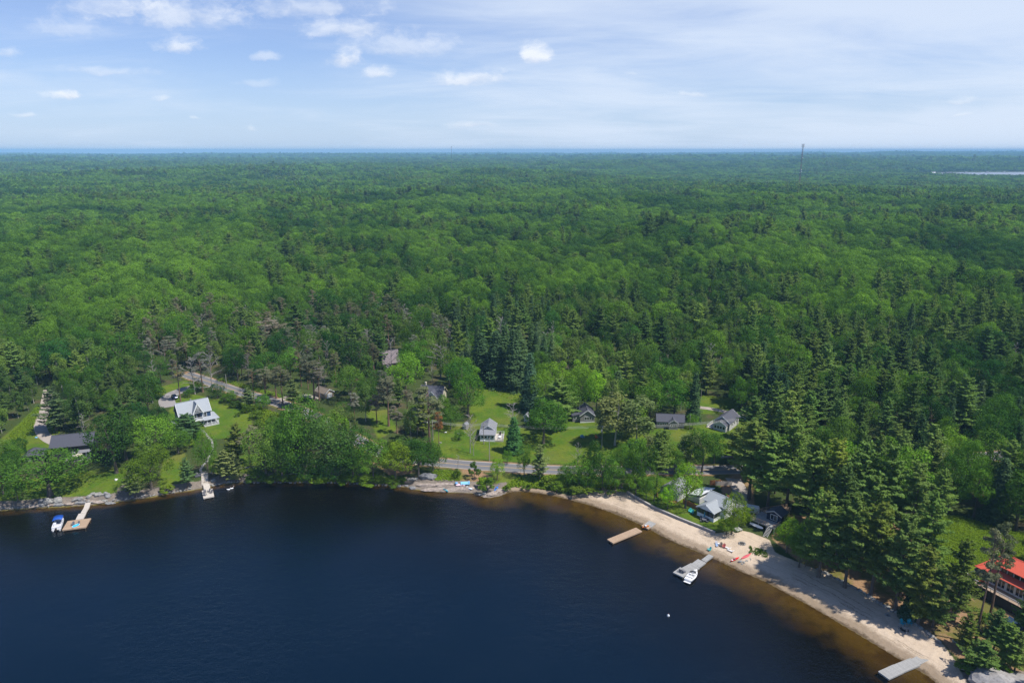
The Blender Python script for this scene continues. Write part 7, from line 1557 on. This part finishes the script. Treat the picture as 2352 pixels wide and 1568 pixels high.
# beach grass tufts
def tufts():
    rg = np.random.default_rng(4); C = []; N = []
    for k in range(60):
        u = rg.uniform(1722, 1762); v = 1262 + (u - 1722) * .28 + rg.uniform(-7, 8); p = G(u, v); n = 14; q = p + np.stack([rg.normal(size=n) * .18, rg.normal(size=n) * .18, rg.uniform(.05, .4, n)], 1); C.append(q); N.append(rg.normal(size=(n, 3)) * [1, 1, .4])
    C = np.vstack(C); V = quads(C, np.vstack(N), .12, .2, rg); me = leaf_mesh('beach_grass', V, LEAF['bush'], rg); tag(link('beach_grass', me), 'sparse yellow-green grass tufts on the sand by the canoe', 'grass', kind='stuff')
tufts()
def undergrowth():
    """low weeds and ferns on open ground: lawn edges, the fern slope, the shore bank"""
    rg = np.random.default_rng(8); C = []; S_ = []
    polys = [([(2120, 1180), (2200, 1185), (2400, 1240), (2400, 1290), (2240, 1300), (2170, 1290)], 22000, .17), ([(20, 1000), (60, 960), (85, 935), (95, 935), (75, 985), (40, 1030)], 5200, .2), ([(128, 1000), (110, 970), (124, 955), (140, 1000)], 500, .3),
             ([(560, 1106), (640, 1092), (800, 1094), (920, 1100), (930, 1112), (800, 1108), (640, 1106)], 5200, .4), ([(1150, 1125), (1190, 1095), (1330, 1090), (1430, 1110), (1330, 1136), (1250, 1124), (1180, 1118)], 6000, .38), ([(990, 1080), (1056, 1080), (1056, 1104), (1000, 1106)], 900, .25),
             ([(505, 868), (640, 906), (655, 915), (560, 892), (500, 876)], 1300, .35), ([(545, 925), (600, 935), (640, 950), (600, 985), (580, 960)], 1600, .4), ([(1100, 884), (1205, 878), (1200, 905), (1185, 930)], 700, .3)]
    for px, n, s in polys:
        Q = Gpoly(px); lo, hi = Q.min(0), Q.max(0); x = rg.uniform(lo[0], hi[0], n * 3); y = rg.uniform(lo[1], hi[1], n * 3); m = inside(x, y, Q); x, y = x[m][:n], y[m][:n]
        z = hgt(x, y) + rg.uniform(.05, .55, len(x)); C.append(np.stack([x, y, z], 1)); S_.append(np.full(len(x), s))
    C = np.vstack(C); S_ = np.concatenate(S_) * rg.uniform(.6, 1.3, len(C)); V = quads(C, rg.normal(size=C.shape) * .6 + np.array([0, -.2, .8]), S_, S_ * .7, rg)
    o = link('undergrowth', leaf_mesh('undergrowth', V, LEAF['bush'], rg)); o.color = (1.35, 1.25, .9, 1); tag(o, 'bright green ferns and weeds on banks and clearings', 'ferns', kind='stuff')
undergrowth()
# ------------------------------------------------------------------ far things
def tower():
    D = 2290; r = ray(1838, 400); t = D / math.hypot(r[0], r[1]); x, y = float(r[0] * t), float(r[1] * t); z0 = hz(x, y); rt = ray(1844, 331); top = CAM_H + rt[2] * D / math.hypot(rt[0], rt[1]); H = float(top - z0)
    o = thing('radio_mast', 'tall lattice radio mast rising from the forest on the right', 'mast', (x, y, z0), .3); lm = mat('mast_steel', (.16, .15, .17), .6, .3); rd = mat('mast_red', (.30, .07, .06), .6)
    n = 3; R0, R1 = 2.6, 1.7
    def c(k, f): a = 2.094 * k; rr = R0 + (R1 - R0) * f; return Vector((rr * math.cos(a), rr * math.sin(a), H * f))
    for k in range(n): MB().tube(c(k, 0), c(k, 1), .34, .26, 6).build('leg', lm, o)
    for j in range(7):
        b = MB(); m = 6
        for i in range(m):
            f0 = (j + i / m) / 7; f1 = (j + (i + 1) / m) / 7
            for k in range(n): b.bar(c(k, f0), c((k + 1) % n, f1), .22); b.bar(c(k, f0), c((k + 1) % n, f0), .2)
        b.build('lattice_section', rd if j % 2 else lm, o)
    for f in (.99, .95):
        p = MB()
        for k in range(3): a = 2.094 * k + .5; p.bar((0, 0, H * f), (4 * math.cos(a), 4 * math.sin(a), H * f), .3)
        pl = p.build('antenna_frame', lm, o)
        for k in range(9): a = 6.283 * k / 9; MB().box(3.6 * math.cos(a) - .3, 3.6 * math.cos(a) + .3, 3.6 * math.sin(a) - .3, 3.6 * math.sin(a) + .3, H * f - 1.8, H * f + 1.8).build('antenna', LGREY, pl)
    for f, a in ((.86, 0), (.79, 2.6), (.70, .2), (.44, .3), (.40, 0), (.38, 3)):
        MB().tube((2.4 * math.cos(a), 2.4 * math.sin(a) - .8, H * f), (2.9 * math.cos(a), 2.9 * math.sin(a) - 1.6, H * f), 1.3, 1.1, 12).build('dish', R_WHITE, o)
    D = 3400; r = ray(1037, 349); t = D / math.hypot(r[0], r[1]); x, y = float(r[0] * t), float(r[1] * t); z0 = hz(x, y); rt = ray(1037, 337); top = float(CAM_H + rt[2] * D / math.hypot(rt[0], rt[1])); o = thing('radio_mast', 'hair-thin mast on the far horizon', 'mast', (x, y, z0)); MB().tube((0, 0, 0), (0, 0, top - z0), .9, .5, 5).build('shaft', lm, o); MB().box(-1.2, 1.2, -1.2, 1.2, top - z0 - 3, top - z0).build('antenna', lm, o)
tower()
def far_cottages():
    L = [(1562, 391, 9, 'far white cottage at the left end of the distant shore'), (1583, 389, 6, 'far cottage second from the left on the distant shore'), (2007, 391.5, 7, 'small far cottage above the distant water'), (2122, 389, 9, 'far pinkish cottage on the distant shore'), (2143, 389, 15, 'longest white building on the distant shore'), (2174, 391, 8, 'white boathouse on the distant shore'), (2182, 386, 9, 'far building with raised pale roof on the distant shore'), (2219, 391, 8, 'white cottage where the distant water opens'), (2268, 389, 8, 'pinkish cottage over the distant water'), (2307, 390.5, 7, 'white boathouse toward the right end of the distant water'), (2225, 371, 10, 'white house on the distant hillside above the water'), (1048, 406, 9, 'grey roofs glimpsed in the middle of the forest')]
    for u, v, w, lab in L:
        r = ray(u, v); D = 4500 if u > 1500 else 1950; D = 5200 if v < 375 else D; t = D / math.hypot(r[0], r[1]); x, y = float(r[0] * t), float(r[1] * t)
        if v >= 375 and u > 1500:                                  # on the bank just behind the water
            dx = x - FAR_C[0]; y = FAR_C[1] + .05 * dx + 520 * math.sqrt(max(.05, 1 - min(.95, (dx / 900) ** 2))) * 1.06; x = float(u - CX0) / FPX * (y * cpt + 115 * spt)
        z = hz(x, y); s = 0.62 * w / FPX * math.hypot(x, y); o = thing('far_cottage', lab, 'cottage', (x, y, z), R(random.uniform(-25, 25)))
        gable(o, s, s * .7, 4.0, s * .22, WHITE if 'pink' not in lab else mat('paint_pinkish', (.6, .42, .40)), R_WHITE if w > 9 else R_GREY, ov=.5)
        for k in (-1, 1): window(o, 'f', s * .35, k * s * .22, 2, s * .16, s * .14)
far_cottages()
